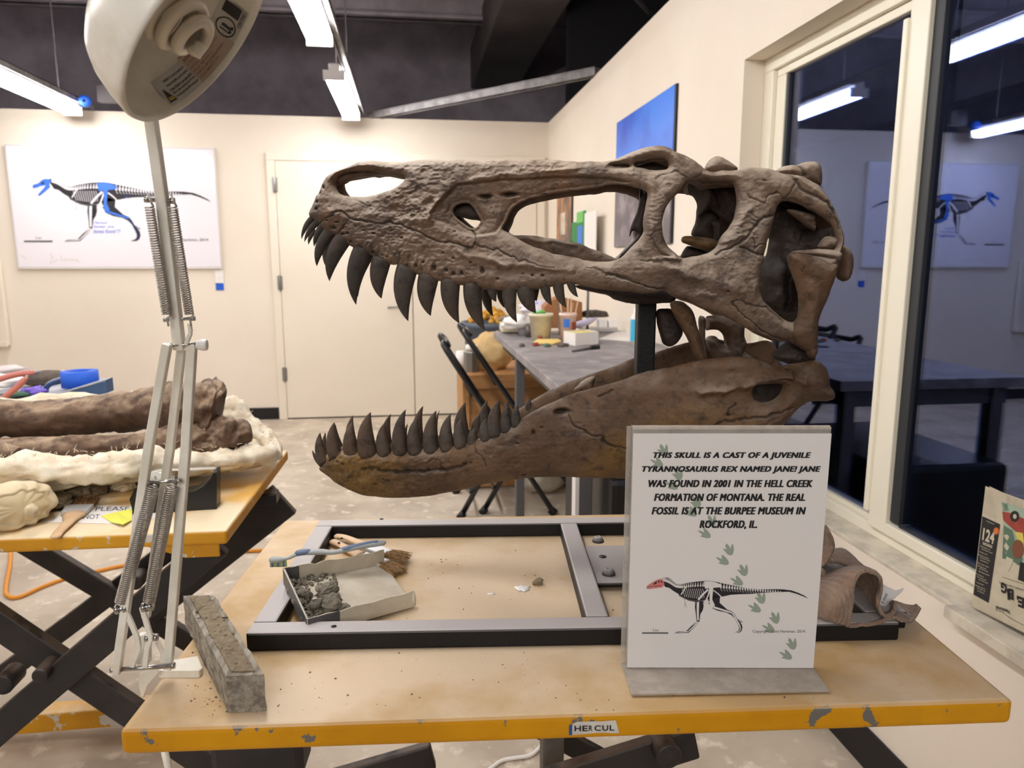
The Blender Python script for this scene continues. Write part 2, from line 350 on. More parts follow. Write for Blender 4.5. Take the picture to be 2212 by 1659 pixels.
# lights
def light(x, y0, y1, z, label):
    t = thing('tube_light', label, 'light', (x, y0, z), 'white ceiling tube lights')
    b = MB(); b.box(x - .03, x + .035, y0, y1, z + .035, z + .075); b.build('housing', M['fixture'], t, bevel=.004)
    b = MB(); pr = [(-.062, .034), (-.058, .0), (-.035, -.018), (.035, -.018), (.058, 0), (.062, .034)]
    b.prism([(x + a, y0 + .012, z + c) for a, c in pr], (0, y1 - y0 - .024, 0)); b.build('diffuser', M['tube'], t)
    for y in (y0, y1 - .012): b = MB(); b.box(x - .064, x + .064, y, y + .012, z - .02, z + .037); b.build('end_cap', M['fixture'], t)
    for y in (y0 + .2, y1 - .2):
        b = MB(); b.cyl((x, y, z + .07), (x, y, 4.0), .004, n=6); b.build('hanger', M['conduit'], t)
    return t
light(-.43, 4.69, 5.96, 2.385, 'bright ceiling tube light nearer the back wall, in the middle row')
light(-.43, 2.72, 4.0, 2.385, 'bright ceiling tube light nearer the viewer, in the middle row')
light(-2.45, 4.78, 6.05, 2.385, 'bright ceiling tube light at the left above the whiteboard')
light(-2.45, 2.72, 4.0, 2.385, 'ceiling tube light of the left row, nearer the viewer')
light(-.43, .75, 2.03, 2.385, 'ceiling tube light of the middle row, overhead of the viewer')
light(-2.45, .7, 1.9, 2.385, 'ceiling tube light of the left row, beside the viewer')
for k, x in enumerate((-.36, -2.38)):
    b = MB()
    b.box(x - .018, x + .022, .6, 6.2, 2.47, 2.475); b.box(x - .018, x - .014, .6, 6.2, 2.435, 2.475); b.box(x + .018, x + .022, .6, 6.2, 2.435, 2.475)
    tag(b.build('strut_channel', M['strut']), ['grey steel strut rail along the middle row of lights', 'grey steel strut rail along the left row of lights'][k], 'rail', 'strut rails carrying the lights')
b = MB(); a, c = V3(1.159, 4.633, 2.47), V3(-.299, 6.256, 2.47)
b.bar(a, c, .075, .006); b.bar(a + V3(.02, .02, -.02), c + V3(.02, .02, -.02), .004, .05); b.bar(a - V3(.02, .02, .02), c - V3(.02, .02, .02), .004, .05)
tag(b.build('diagonal_strut', M['strut']), 'grey slotted steel strut crossing diagonally over the back corner', 'rail')
b = MB(); b.box(-2.22, -2.07, 5.9, 5.96, 2.44, 2.56); tag(b.build('junction_box', M['conduit'], bevel=.004), 'grey junction box above the back wall beside the lamp shade', 'box')
b = MB(); b.lathe([(.012, 0), (.04, 0), (.04, .03), (.012, .03), (.012, 0)], (-2.30, 5.88, 2.44), (0, 1, 0), 20); tag(b.build('tape_roll', M['bluetape']), 'small roll of blue tape hung beside the left ceiling rail', 'tape')
# ------------------------------------------------------------------ the skull cast
def Z1(*p): return [(640 + x / 3.687, 290 + y / 3.687) for x, y in p]
def Z2(*p): return [(1200 + x / 3.3515, 290 + y / 3.3515) for x, y in p]
def Z3(*p): return [(660 + x / 3.687, 740 + y / 3.687) for x, y in p]
def Z4(*p): return [(1200 + x / 3.3515, 600 + y / 3.3515) for x, y in p]
TS = math.radians(13.0); SN = V3(math.sin(TS), math.cos(TS), 0); SQ = V3(.25, 1.06, 0)   # skull's median plane
def side_pt(px, py, w):
    """point of the skull's side at half width w (negative: far side), seen at px, py"""
    px, py, w = np.broadcast_arrays(*[np.asarray(a, float) for a in (px, py, w)])
    r = FWD + RGT * ((px - 1106) / F)[..., None] - UPV * ((py - 829.5) / F)[..., None]
    t = ((SQ - SN * w[..., None] - CAM) @ SN if False else np.einsum('...i,i->...', (SQ - w[..., None] * SN - CAM), SN)) / np.einsum('...i,i->...', r, SN)
    return CAM + r * t[..., None]
def chaikin(P, n=1):
    P = np.array(P, float)
    for _ in range(n): Q = np.roll(P, -1, 0); P = np.stack([P * .8 + Q * .2, P * .2 + Q * .8], 1).reshape(-1, 2)
    return P
def segdist(X, Y, P, closed=True):
    A = P if closed else P[:-1]; B = np.roll(P, -1, 0) if closed else P[1:]; D = np.full(X.shape, 1e9)
    for (ax, ay), (bx, by) in zip(A, B):
        dx, dy = bx - ax, by - ay; l = dx * dx + dy * dy + 1e-9; t = np.clip(((X - ax) * dx + (Y - ay) * dy) / l, 0, 1)
        D = np.minimum(D, (X - ax - t * dx) ** 2 + (Y - ay - t * dy) ** 2)
    return np.sqrt(D)
def inside(X, Y, P):
    r = np.zeros(X.shape, bool); Q = np.roll(P, -1, 0)
    for (ax, ay), (bx, by) in zip(P, Q):
        c = (ay > Y) != (by > Y); r ^= c & (X < (bx - ax) * (Y - ay) / (by - ay + 1e-12) + ax)
    return r
def sdf(X, Y, P): d = segdist(X, Y, P); return np.where(inside(X, Y, P), d, -d)
def rbf(pts):
    P = np.array([p[:2] for p in pts], float); v = np.array([p[2] for p in pts], float); n = len(P)
    K = np.sqrt(((P[:, None] - P[None]) ** 2).sum(-1)); A = np.zeros((n + 1, n + 1)); A[:n, :n] = K; A[:n, n] = 1; A[n, :n] = 1
    s = np.linalg.solve(A + np.eye(n + 1) * 1e-9, np.append(v, 0))
    def f(X, Y):
        r = s[n] * np.ones(np.shape(X))
        for (a, b_), c in zip(P, s[:n]): r = r + c * np.sqrt((X - a) ** 2 + (Y - b_) ** 2)
        return r
    return f
def relief(outer, holes, wf, T=.013, R=20, step=2.0, strokes=(), pits=(), dents=(), namp=None, seed=1, back=1.0, rough=.05, sides=(1,), bulge=.006):
    P = chaikin(outer, 2); H = [chaikin(h, 2) for h in holes]
    x0, y0 = P.min(0) - 2 * step; x1, y1 = P.max(0) + 2 * step
    X, Y = np.meshgrid(np.arange(x0, x1, step), np.arange(y0, y1, step), indexing='ij')
    jx = 2.2 * fbm(np.stack([X / 26, Y / 26, 0 * X], -1), 3, seed); jy = 2.2 * fbm(np.stack([X / 26, Y / 26, 0 * X + 9], -1), 3, seed + 3)
    XX, YY = X + jx * rough * 8, Y + jy * rough * 8
    S = sdf(XX, YY, P)
    for h in H: S = np.minimum(S, -sdf(XX, YY, h))
    gx, gy = np.gradient(S, step); g = np.sqrt(gx ** 2 + gy ** 2) + 1e-6; gx /= g; gy /= g
    out = S <= 0; m = np.where(out, -S, 0); m = np.minimum(m, 2.2 * step); Xc = X + gx * m; Yc = Y + gy * m
    d = np.maximum(S, 0); e = 1 - (1 - np.minimum(d, R) / R) ** 2; t = T * np.sqrt(e) + bulge * (1 - np.exp(-d / 55))
    edge = np.clip(d / 7, 0, 1); h = np.zeros(X.shape); cav = np.zeros(X.shape)
    for pl, wd, ht in strokes:
        q = segdist(XX + 2 * jx, YY + 2 * jy, np.array(pl, float), False); k = np.exp(-(q / wd) ** 2); h += ht * k
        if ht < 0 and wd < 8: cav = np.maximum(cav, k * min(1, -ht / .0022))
    for a in pits:
        px_, py_, r = a[:3]; ry = a[3] if len(a) > 3 else r; dp = a[4] if len(a) > 4 else .004
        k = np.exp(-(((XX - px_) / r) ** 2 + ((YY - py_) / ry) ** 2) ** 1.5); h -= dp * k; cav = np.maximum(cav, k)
    for pl, dp, ramp in dents:
        q = sdf(XX, YY, np.array(pl, float)); k = np.clip(q / ramp, 0, 1); h -= dp * k * k * (3 - 2 * k)
    A = namp(X, Y) if namp else .001
    p3 = np.stack([X / 30 + Y / 90, Y / 22, 0 * X + seed], -1); n1 = fbm(p3, 5, seed); n2 = 1 - np.abs(fbm(p3 * 2.3 + 5, 4, seed + 7)) * 1.8
    h += A * (n1 * .8 + n2 * .5)
    w = wf(Xc, Yc); front = w + t + h * edge; bk = w - t * back
    bk = np.minimum(bk, front - .0012 * np.clip(d / 3, 0, 1)); front = np.where(out, w, front); bk = np.where(out, w, bk)
    I = ~out; cell = I[:-1, :-1] | I[1:, :-1] | I[:-1, 1:] | I[1:, 1:]; used = np.zeros(X.shape, bool)
    for a in (0, 1):
        for c in (0, 1): used[a:a + cell.shape[0], c:c + cell.shape[1]] |= cell
    base = side_pt(Xc, Yc, w); nb = int(used.sum()); id1 = -np.ones(X.shape, int); id1[used] = np.arange(nb)
    inn = used & I; id2 = id1.copy(); id2[inn] = nb + np.arange(inn.sum())
    Fv = base[used] - SN * (front - w)[used][:, None]; Bv = base[inn] - SN * (bk - w)[inn][:, None]
    ci, cj = np.nonzero(cell)
    q1 = np.stack([id1[ci, cj], id1[ci, cj + 1], id1[ci + 1, cj + 1], id1[ci + 1, cj]], -1); q2 = np.stack([id2[ci, cj], id2[ci + 1, cj], id2[ci + 1, cj + 1], id2[ci, cj + 1]], -1)
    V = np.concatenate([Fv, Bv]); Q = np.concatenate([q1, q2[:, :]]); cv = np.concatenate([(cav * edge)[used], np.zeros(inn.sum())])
    Vs, Qs, Cs = [], [], []; o = 0
    for s in sides:
        if s == 1: Vs.append(V); Qs.append(Q + o)
        else:
            mv = V - 2 * ((V - SQ) @ SN)[:, None] * SN; Vs.append(mv); Qs.append(Q[:, ::-1] + o)
        Cs.append(cv); o += len(V)
    return np.concatenate(Vs), np.concatenate(Qs), np.concatenate(Cs)
def bone_mat(name, c1, c2, c3, dust, dust_amt, ocean=None):
    m = bpy.data.materials.new(name); m.use_nodes = True; nt = m.node_tree; N = nt.nodes; K = nt.links; b = N['Principled BSDF']
    b.inputs['Roughness'].default_value = .58; b.inputs['Specular IOR Level'].default_value = .32
    tc = N.new('ShaderNodeTexCoord')
    def nz(sc, det=6, ds=0, r=.6):
        n = N.new('ShaderNodeTexNoise'); n.inputs['Scale'].default_value = sc; n.inputs['Detail'].default_value = det; n.inputs['Roughness'].default_value = r; n.inputs['Distortion'].default_value = ds; K.new(tc.outputs['Object'], n.inputs['Vector']); return n.outputs['Fac']
    def rg(s, a, d):
        r = N.new('ShaderNodeMapRange'); r.inputs['From Min'].default_value = a; r.inputs['From Max'].default_value = d; K.new(s, r.inputs['Value']); return r.outputs[0]
    def mix(f, A, B):
        x = N.new('ShaderNodeMix'); x.data_type = 'RGBA'; K.new(f, x.inputs['Factor'])
        for s_, i in ((A, 6), (B, 7)):
            if isinstance(s_, tuple): x.inputs[i].default_value = s_
            else: K.new(s_, x.inputs[i])
        return x.outputs[2]
    col = mix(rg(nz(7), .38, .62), L(*c1), L(*c2)); col = mix(rg(nz(4.2, 4, .6), .5, .68), col, L(*c3)); col = mix(rg(nz(60, 6, .3, .7), .5, .72), col, L(*[v * .62 for v in c1]))
    g = N.new('ShaderNodeNewGeometry'); sp = N.new('ShaderNodeSeparateXYZ'); K.new(g.outputs['Normal'], sp.inputs[0])
    mu = N.new('ShaderNodeMath'); mu.operation = 'MULTIPLY'; K.new(rg(sp.outputs['Z'], .1, .95), mu.inputs[0]); K.new(rg(nz(22), .75 - dust_amt, .95 - dust_amt), mu.inputs[1]); col = mix(mu.outputs[0], col, L(*dust))
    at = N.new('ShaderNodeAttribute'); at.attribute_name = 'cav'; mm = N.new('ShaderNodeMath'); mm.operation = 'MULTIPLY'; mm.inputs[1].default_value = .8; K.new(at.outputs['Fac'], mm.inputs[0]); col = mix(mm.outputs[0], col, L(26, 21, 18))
    K.new(col, b.inputs['Base Color'])
    b1 = N.new('ShaderNodeBump'); b1.inputs['Strength'].default_value = .75; b1.inputs['Distance'].default_value = .0016; K.new(nz(110, 8, .6, .65), b1.inputs['Height'])
    b2 = N.new('ShaderNodeBump'); b2.inputs['Strength'].default_value = .5; b2.inputs['Distance'].default_value = .004
    vo = N.new('ShaderNodeTexNoise'); vo.noise_type = 'RIDGED_MULTIFRACTAL'; vo.inputs['Scale'].default_value = 26; vo.inputs['Detail'].default_value = 5; K.new(tc.outputs['Object'], vo.inputs['Vector'])
    K.new(vo.outputs['Fac'], b2.inputs['Height']); K.new(b1.outputs[0], b2.inputs['Normal']); K.new(b2.outputs[0], b.inputs['Normal'])
    return m
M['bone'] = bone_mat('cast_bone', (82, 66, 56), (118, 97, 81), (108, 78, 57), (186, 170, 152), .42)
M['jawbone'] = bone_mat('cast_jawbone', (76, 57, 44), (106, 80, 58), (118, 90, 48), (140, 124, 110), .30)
M['toothm'] = bone_mat('cast_tooth', (60, 54, 50), (80, 72, 65), (84, 66, 52), (100, 92, 86), .2)
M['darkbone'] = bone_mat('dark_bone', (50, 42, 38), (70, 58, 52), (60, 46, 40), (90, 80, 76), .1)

skull = thing('dinosaur_skull', 'dark brown cast of a toothed dinosaur skull, jaws wide open, on a black steel stand', 'skull', hz(1390, 1000, .86))
Wf = rbf([(655, 470, .016), (690, 400, .018), (720, 460, .036), (850, 560, .048), (1000, 590, .056), (1250, 610, .078), (1400, 600, .098), (1600, 600, .128), (1700, 680, .132), (1750, 745, .128), (1820, 560, .115),
          (740, 352, .010), (900, 358, .020), (1100, 355, .026), (1300, 350, .040), (1420, 325, .062), (1560, 390, .085), (1650, 370, .085), (1745, 400, .085), (1800, 480, .10), (950, 440, .040), (1100, 430, .036), (1100, 500, .048), (1430, 480, .10), (1330, 400, .05)])
Wj = rbf([(688, 1000, .012), (720, 1000, .026), (800, 1000, .036), (1000, 980, .048), (1250, 950, .070), (1500, 900, .105), (1700, 850, .125), (1790, 830, .125), (1450, 780, .085), (1250, 860, .062), (800, 1070, .02), (1000, 1060, .038), (1350, 1030, .07)])
upper = Z1((2212, 215), (2140, 212), (2060, 200), (1980, 208), (1890, 203), (1800, 199), (1700, 203), (1600, 200), (1500, 210), (1400, 206), (1310, 200), (1240, 211), (1150, 203), (1050, 203), (950, 208), (850, 222), (750, 223), (650, 215), (540, 213), (490, 222), (450, 240), (400, 258), (350, 278), (300, 300), (255, 330), (225, 370), (208, 400), (195, 435), (178, 470), (160, 490), (148, 525), (128, 570), (110, 605), (104, 640), (115, 660), (150, 685), (195, 715), (205, 740), (230, 768), (290, 797), (330, 808), (350, 835), (430, 890), (470, 915), (600, 960), (690, 1020), (740, 1040), (780, 1046), (810, 1036), (830, 1065), (960, 1115), (1030, 1142), (1100, 1165), (1160, 1170), (1240, 1200), (1340, 1205), (1430, 1220), (1530, 1236), (1620, 1240), (1740, 1246), (1850, 1240), (1940, 1236), (2020, 1216), (2120, 1205), (2165, 1188), (2212, 1192)) \
    + Z2((190, 1092), (270, 1112), (400, 1130), (520, 1142), (640, 1155), (740, 1150), (790, 1134), (830, 1162), (890, 1190), (960, 1205), (1010, 1235), (1060, 1265), (1130, 1285), (1200, 1310), (1300, 1360), (1370, 1400), (1450, 1450), (1540, 1488), (1640, 1508), (1680, 1500), (1740, 1525), (1800, 1560), (1850, 1585), (1875, 1580), (1893, 1530), (1893, 1440), (1898, 1360), (1914, 1300), (1958, 1210), (1998, 1100), (2034, 990), (2056, 900), (2062, 860), (2072, 830), (2085, 790), (2084, 740), (2070, 680), (2045, 610), (2010, 540), (1975, 470), (1930, 400), (1900, 368), (1850, 338), (1780, 300), (1700, 290), (1640, 285), (1600, 265), (1520, 245), (1460, 240), (1390, 238), (1340, 254), (1270, 262), (1200, 265), (1150, 275), (1110, 268), (1080, 250), (1050, 222), (1010, 190), (960, 168), (900, 140), (860, 125), (830, 103), (790, 87), (740, 83), (690, 88), (640, 95), (580, 115), (530, 140), (470, 168), (400, 188), (330, 200), (250, 196), (160, 205))
naris = Z1((320, 370), (330, 345), (370, 320), (420, 303), (500, 294), (600, 298), (700, 312), (800, 332), (872, 345), (862, 370), (820, 410), (770, 440), (700, 465), (620, 488), (560, 500), (500, 496), (400, 497), (350, 475), (325, 440), (315, 400))
maxfen = Z1((1252, 615), (1262, 585), (1290, 565), (1330, 555), (1385, 556), (1412, 592), (1442, 640), (1475, 690), (1450, 730), (1415, 752), (1380, 740), (1330, 708), (1290, 675), (1258, 645))
antorb = Z1((1640, 757), (1680, 690), (1700, 630), (1725, 590), (1780, 550), (1850, 520), (1950, 495), (2070, 470), (2212, 450)) + Z2((200, 402), (330, 385), (370, 370), (450, 366), (530, 372), (580, 385), (640, 402), (668, 425), (652, 500), (638, 590), (630, 660), (635, 715), (600, 762), (560, 805), (510, 862), (455, 908), (400, 922), (300, 925), (200, 908), (134, 893)) + Z1((2120, 965), (2050, 948), (1980, 925), (1900, 900), (1800, 852), (1720, 803), (1670, 775))
orbit = Z2((955, 348), (1000, 344), (1080, 350), (1180, 345), (1240, 342), (1285, 348), (1300, 400), (1310, 480), (1300, 560), (1285, 620), (1245, 690), (1200, 735), (1160, 820), (1110, 855), (1060, 870), (990, 885), (930, 900), (900, 888), (860, 860), (820, 822), (790, 775), (772, 710), (768, 650), (783, 580), (800, 525), (840, 470), (885, 430), (925, 395))
latfen = Z2((1602, 525), (1580, 585), (1567, 650), (1560, 710), (1530, 770), (1520, 830), (1506, 880), (1500, 940), (1485, 1000), (1475, 1070), (1480, 1150), (1505, 1205), (1560, 1262), (1635, 1328), (1700, 1358), (1728, 1360), (1752, 1325), (1764, 1250), (1758, 1170), (1735, 1085), (1710, 1010), (1686, 950), (1690, 900), (1720, 880), (1850, 870), (1960, 870), (2020, 840), (2035, 780), (2030, 720), (2005, 660), (1940, 608), (1850, 555), (1760, 505), (1680, 485), (1635, 490))
supra = Z2((572, 240), (572, 215), (600, 198), (640, 196), (680, 182), (740, 174), (795, 180), (815, 205), (820, 235), (805, 256), (770, 262), (720, 262), (670, 256), (620, 246))
supra2 = Z2((400, 228), (440, 222), (490, 220), (530, 224), (540, 234), (525, 242), (480, 240), (430, 236))
st = []
def S(pl, w, h): st.append((pl, w, h * (.78 if h < 0 and w < 4 else 1)))
S(Z1((205, 720), (262, 660), (330, 622), (390, 612)), 2.2, -.0026)
S(Z1((390, 612), (440, 670), (540, 700), (640, 713), (780, 715), (880, 740), (960, 778), (1060, 820), (1180, 865), (1300, 870), (1412, 895), (1432, 840), (1420, 800), (1410, 760)), 2.0, -.003)
S(Z1((330, 810), (385, 755), (440, 690)), 1.8, -.0022)
S(Z1((1432, 870), (1480, 905), (1530, 910), (1600, 955), (1625, 930), (1680, 962), (1740, 975), (1770, 1020), (1820, 1010), (1850, 1035), (1950, 1045), (2050, 1052)), 1.8, -.0026)
S(Z1((820, 945), (828, 1000), (820, 1050)), 1.8, -.002); S(Z1((455, 240), (462, 265), (450, 290)), 1.5, -.0015); S(Z1((530, 530), (560, 560), (600, 570)), 1.5, -.0015)
S(Z1((1200, 420), (1195, 480), (1120, 570), (1070, 640), (1075, 700)), 9, .004); S(Z1((1420, 370), (1600, 345), (1800, 320), (2000, 315), (2212, 290)), 6, .0035)
S(Z1((1300, 930), (1500, 990), (1700, 1040), (1900, 1060), (2212, 1070)), 7, .0035); S(Z1((1400, 1060), (1800, 1110), (2200, 1100)), 10, -.002)
S(Z1((1180, 790), (1300, 820), (1420, 860)), 9, .002); S(Z1((700, 470), (860, 400), (950, 350)), 14, .003)
S(Z1((470, 560), (700, 620), (900, 640)), 18, -.002); S(Z1((600, 640), (800, 670)), 8, .0024); S(Z1((900, 700), (980, 680), (1060, 690)), 8, .003)
S(Z2((380, 1025), (520, 1052), (640, 1092), (740, 1130), (790, 1134)), 2.4, -.004)
S(Z2((250, 965), (330, 990), (400, 1020), (560, 1045)), 1.8, -.002); S(Z2((700, 905), (760, 905), (820, 895), (900, 900)), 3, .004); S(Z2((620, 930), (700, 905), (760, 900)), 1.6, -.002)
S(Z2((1250, 1215), (1300, 1203), (1350, 1215), (1400, 1228), (1500, 1248), (1570, 1290), (1640, 1335)), 1.8, -.003); S(Z2((1250, 1215), (1262, 1250), (1300, 1290), (1380, 1335), (1440, 1385), (1520, 1440), (1620, 1500)), 1.8, -.003)
S(Z2((1380, 430), (1392, 465), (1440, 480), (1500, 500), (1515, 450), (1560, 435), (1620, 440), (1660, 462), (1690, 400), (1718, 350), (1690, 315), (1650, 292)), 1.7, -.0024)
S(Z2((1660, 465), (1740, 490), (1780, 512), (1850, 555)), 2.2, -.003); S(Z2((1700, 350), (1760, 402), (1850, 445), (1930, 500), (2000, 600), (2050, 680)), 3.2, -.004); S(Z2((1740, 330), (1840, 390), (1920, 450), (1990, 540)), 6, .003)
S(Z2((1140, 862), (1200, 840), (1260, 815), (1340, 760), (1400, 700), (1450, 645), (1520, 590), (1580, 565)), 2.6, -.0034); S(Z2((1310, 820), (1350, 822), (1400, 848), (1440, 870), (1500, 882)), 2, -.003)
S(Z2((1400, 755), (1425, 790), (1425, 830), (1470, 805), (1520, 798)), 1.6, -.0024); S(Z2((1240, 705), (1290, 680), (1340, 690)), 1.8, -.002); S(Z2((1200, 780), (1260, 760), (1330, 720)), 3, .002)
S(Z2((650, 735), (700, 700), (770, 695)), 1.8, -.0022); S(Z2((660, 745), (700, 810), (750, 870), (800, 880)), 1.8, -.0018); S(Z2((715, 330), (800, 300), (860, 290), (960, 330)), 2.4, -.002)
S(Z2((1050, 280), (1030, 320), (990, 340)), 2, -.002); S(Z2((1280, 330), (1310, 400), (1330, 470)), 2, -.002)
S(Z2((560, 1010), (760, 960), (960, 1000), (1200, 1090), (1420, 1140)), 16, .004); S(Z2((840, 960), (930, 1000), (1000, 1050)), 12, .003); S(Z2((1000, 1180), (1060, 1160), (1120, 1160)), 10, .003)
S(Z2((1350, 880), (1420, 1000), (1440, 1150)), 18, -.0026); S(Z2((1380, 560), (1330, 640), (1250, 760)), 10, .003); S(Z2((1450, 330), (1560, 380), (1640, 380)), 14, .003)
S(Z2((690, 380), (670, 500), (650, 620), (670, 740), (760, 840), (860, 890)), 10, .004)
for y in (560, 590, 620, 650, 690, 480, 520): S(Z2((640 + (720 - y) * .1, y), (700, y + 8), (780, y + 2)), 1.2, -.0009)
for y in (600, 640, 675, 720): S(Z2((1300, y), (1380, y - 12), (1450, y + 8)), 1.3, -.0012)
for x in range(620, 1150, 62): S(Z1((x, 880 + (x - 620) * .25), (x - 30, 960 + (x - 620) * .22), (x - 46, 1000 + (x - 620) * .22)), 2.5, -.0013 if (x // 62) % 2 else .0014)
pz = [Z1((a, c))[0] + (r / 3.687, r / 3.687 * k, .0045) for a, c, r, k in [(320, 745, 20, .8), (390, 800, 16, .7), (430, 795, 12, .8), (450, 860, 13, 1), (635, 935, 13, 1), (700, 960, 9, 1), (740, 975, 9, 1), (1110, 1065, 20, 1.1), (1210, 1085, 14, 1.1), (1265, 1110, 15, 1.2), (1330, 1105, 13, 1.3), (975, 1045, 13, 1.4), (1030, 1020, 10, 1), (1185, 945, 9, 1), (1265, 990, 10, 1), (1490, 1085, 15, 1.5), (1610, 1145, 10, 1), (1885, 1125, 9, 1.2), (1970, 1125, 9, 1), (200, 470, 15, 1.2), (185, 545, 14, 1), (185, 600, 12, 1), (235, 430, 12, 1.2), (640, 795, 16, .5), (1275, 775, 9, .8), (270, 690, 10, .6), (1400, 1020, 9, 1), (350, 705, 16, .5), (1810, 1110, 6, 1), (560, 770, 9, .6), (860, 830, 9, .8)]]
pz += [Z1((1512, 497))[0] + (14, 4.2, .010), Z1((1702, 485))[0] + (18, 5, .012), Z2((470, 234))[0] + (20, 4.5, .010), Z2((700, 220))[0] + (31, 13, .018), Z2((1230, 1135))[0] + (3, 2.4, .004), Z2((1570, 435))[0] + (5, 2, .003), Z2((1490, 345))[0] + (5, 2, .002)]
fossa = Z1((1290, 395), (1215, 470), (1120, 570), (1075, 640), (1085, 695), (1180, 725), (1300, 790), (1420, 825), (1600, 800), (1750, 620), (1950, 520), (2212, 470), (2480, 425), (2720, 385), (2480, 345), (2212, 335), (1950, 345), (1700, 355), (1500, 375))
NA = rbf([(660, 450, .0012), (740, 355, .0016), (900, 360, .0022), (1150, 355, .0026), (1300, 350, .0022), (1430, 320, .0016), (850, 480, .0026), (900, 450, .0030), (800, 560, .0018), (1000, 600, .0018), (1250, 610, .0010), (1100, 480, .0006), (1450, 620, .0014), (1600, 600, .0012), (1700, 400, .0008), (1760, 650, .0004), (1420, 480, .0012)])
V, Q, C = relief(upper, [naris, maxfen, antorb, orbit, latfen, supra, supra2], Wf, strokes=st, pits=pz, dents=[(fossa, .007, 6)], namp=lambda X, Y: .78 * NA(X, Y), seed=3, step=1.6, rough=.06, sides=(1,))
Vf, Qf, Cf = relief(upper, [naris, maxfen, antorb, orbit, latfen], Wf, strokes=st[:6], namp=NA, seed=5, step=4.0, rough=.06, sides=(-1,))
# skull roof between the two sides, arched
ro = resample([(x, y, 0) for x, y in Z1((300, 325), (450, 262), (650, 244), (900, 236), (1240, 229), (1600, 226), (2000, 226), (2212, 234)) + Z2((250, 219), (400, 209), (560, 152), (740, 110), (860, 147), (1000, 217), (1100, 285), (1300, 282), (1500, 268), (1700, 312), (1850, 362), (1950, 460), (2020, 600))], 120)
G = []
for i, (x, y, _) in enumerate(ro):
    hw = float(Wf(x, y)) - .002; p = side_pt(x, y, hw) + SN * hw; row = []
    for k in range(17): a = -1 + k / 8; row.append(p + SN * hw * a + V3(0, 0, 1) * (.005 * (1 - a * a) - .003))
    for k in range(16, -1, -1): a = -1 + k / 8; row.append(p + SN * hw * a * .98 + V3(0, 0, -.014))
    G.append(row)
G = np.array(G); G += SN * 0 + V3(0, 0, 1) * (.0018 * fbm(G * 70, 4, 4))[..., None]
Vr, Qr = gridmesh(G, closed_v=True)
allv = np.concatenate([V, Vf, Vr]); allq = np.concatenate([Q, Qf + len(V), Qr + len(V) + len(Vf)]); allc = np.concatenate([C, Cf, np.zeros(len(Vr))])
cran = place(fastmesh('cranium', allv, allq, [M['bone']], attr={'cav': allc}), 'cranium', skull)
# loose bones set on the skull: each is a shaped plate of its own at its own distance from the median plane
def plate(name, outer, w, T=.012, R=16, mat_='bone', holes=(), strokes=(), dents=(), pits=(), na=.0012, seed=1, step=2.4, parent=skull, bulge=.008, sides=(1,)):
    wf = w if callable(w) else (lambda X, Y: w + 0 * X)
    v, q, c = relief(outer, list(holes), wf, T=T, R=R, step=step, strokes=strokes, dents=dents, pits=pits, namp=lambda X, Y: na + 0 * X, seed=seed, sides=sides, bulge=bulge)
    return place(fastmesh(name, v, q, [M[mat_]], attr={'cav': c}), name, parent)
plate('quadrate', Z2((1676, 890), (1688, 862), (1725, 852), (1800, 860), (1870, 880), (1930, 900), (1985, 935), (2040, 940), (2030, 1005), (2000, 1100), (1960, 1205), (1915, 1300), (1899, 1365), (1896, 1440), (1899, 1530), (1888, 1575), (1860, 1597), (1820, 1580), (1775, 1552), (1730, 1515), (1690, 1460), (1700, 1390), (1738, 1352), (1764, 1305), (1768, 1240), (1758, 1150), (1732, 1068), (1700, 985), (1680, 930)),
      lambda X, Y: .137 + 0 * X, T=.014, R=22, mat_='jawbone', seed=11, na=.0007, strokes=[(Z2((1750, 880), (1840, 1000), (1850, 1200), (1830, 1400)), 16, .004), (Z2((1775, 950), (1750, 990)), 1.4, -.002)])
plate('quadrate', Z2((1680, 868), (1720, 842), (1800, 834), (1900, 828), (1990, 832), (2040, 840), (2064, 862), (2058, 905), (2030, 950), (1960, 935), (1900, 905), (1800, 880), (1720, 870)), .108, T=.02, R=14, mat_='bone', seed=12, na=.0006)
plate('quadrate', Z2((1890, 830), (1915, 780), (1945, 742), (1990, 738), (2035, 750), (2045, 800), (2030, 845), (1960, 850)), .095, T=.016, R=16, mat_='bone', seed=13)
plate('paroccipital_process', Z2((2060, 800), (2105, 808), (2145, 858), (2152, 930), (2140, 1000), (2112, 1060), (2080, 1070), (2036, 1042), (2040, 960), (2030, 880)), .06, T=.016, R=14, mat_='bone', seed=14, na=.0008)
plate('nuchal_crest', Z2((1580, 285), (1600, 255), (1640, 232), (1700, 222), (1740, 226), (1790, 202), (1850, 194), (1888, 204), (1912, 235), (1920, 300), (1916, 370), (1900, 392), (1850, 380), (1700, 340)), .035, T=.02, R=18, mat_='bone', seed=15, na=.001, strokes=[(Z2((1730, 225), (1760, 260), (1780, 310)), 5, -.006)])
plate('far_horn', Z2((1070, 262), (1092, 215), (1120, 185), (1155, 163), (1190, 162), (1240, 188), (1290, 222), (1325, 250), (1300, 290), (1150, 300)), -.05, T=.02, R=18, mat_='bone', seed=16)
plate('squamosal', Z2((1660, 545), (1720, 540), (1800, 560), (1860, 560), (1895, 580), (1885, 640), (1885, 700), (1850, 690), (1780, 640), (1720, 590)), .07, T=.01, R=12, mat_='bone', seed=17, na=.003)
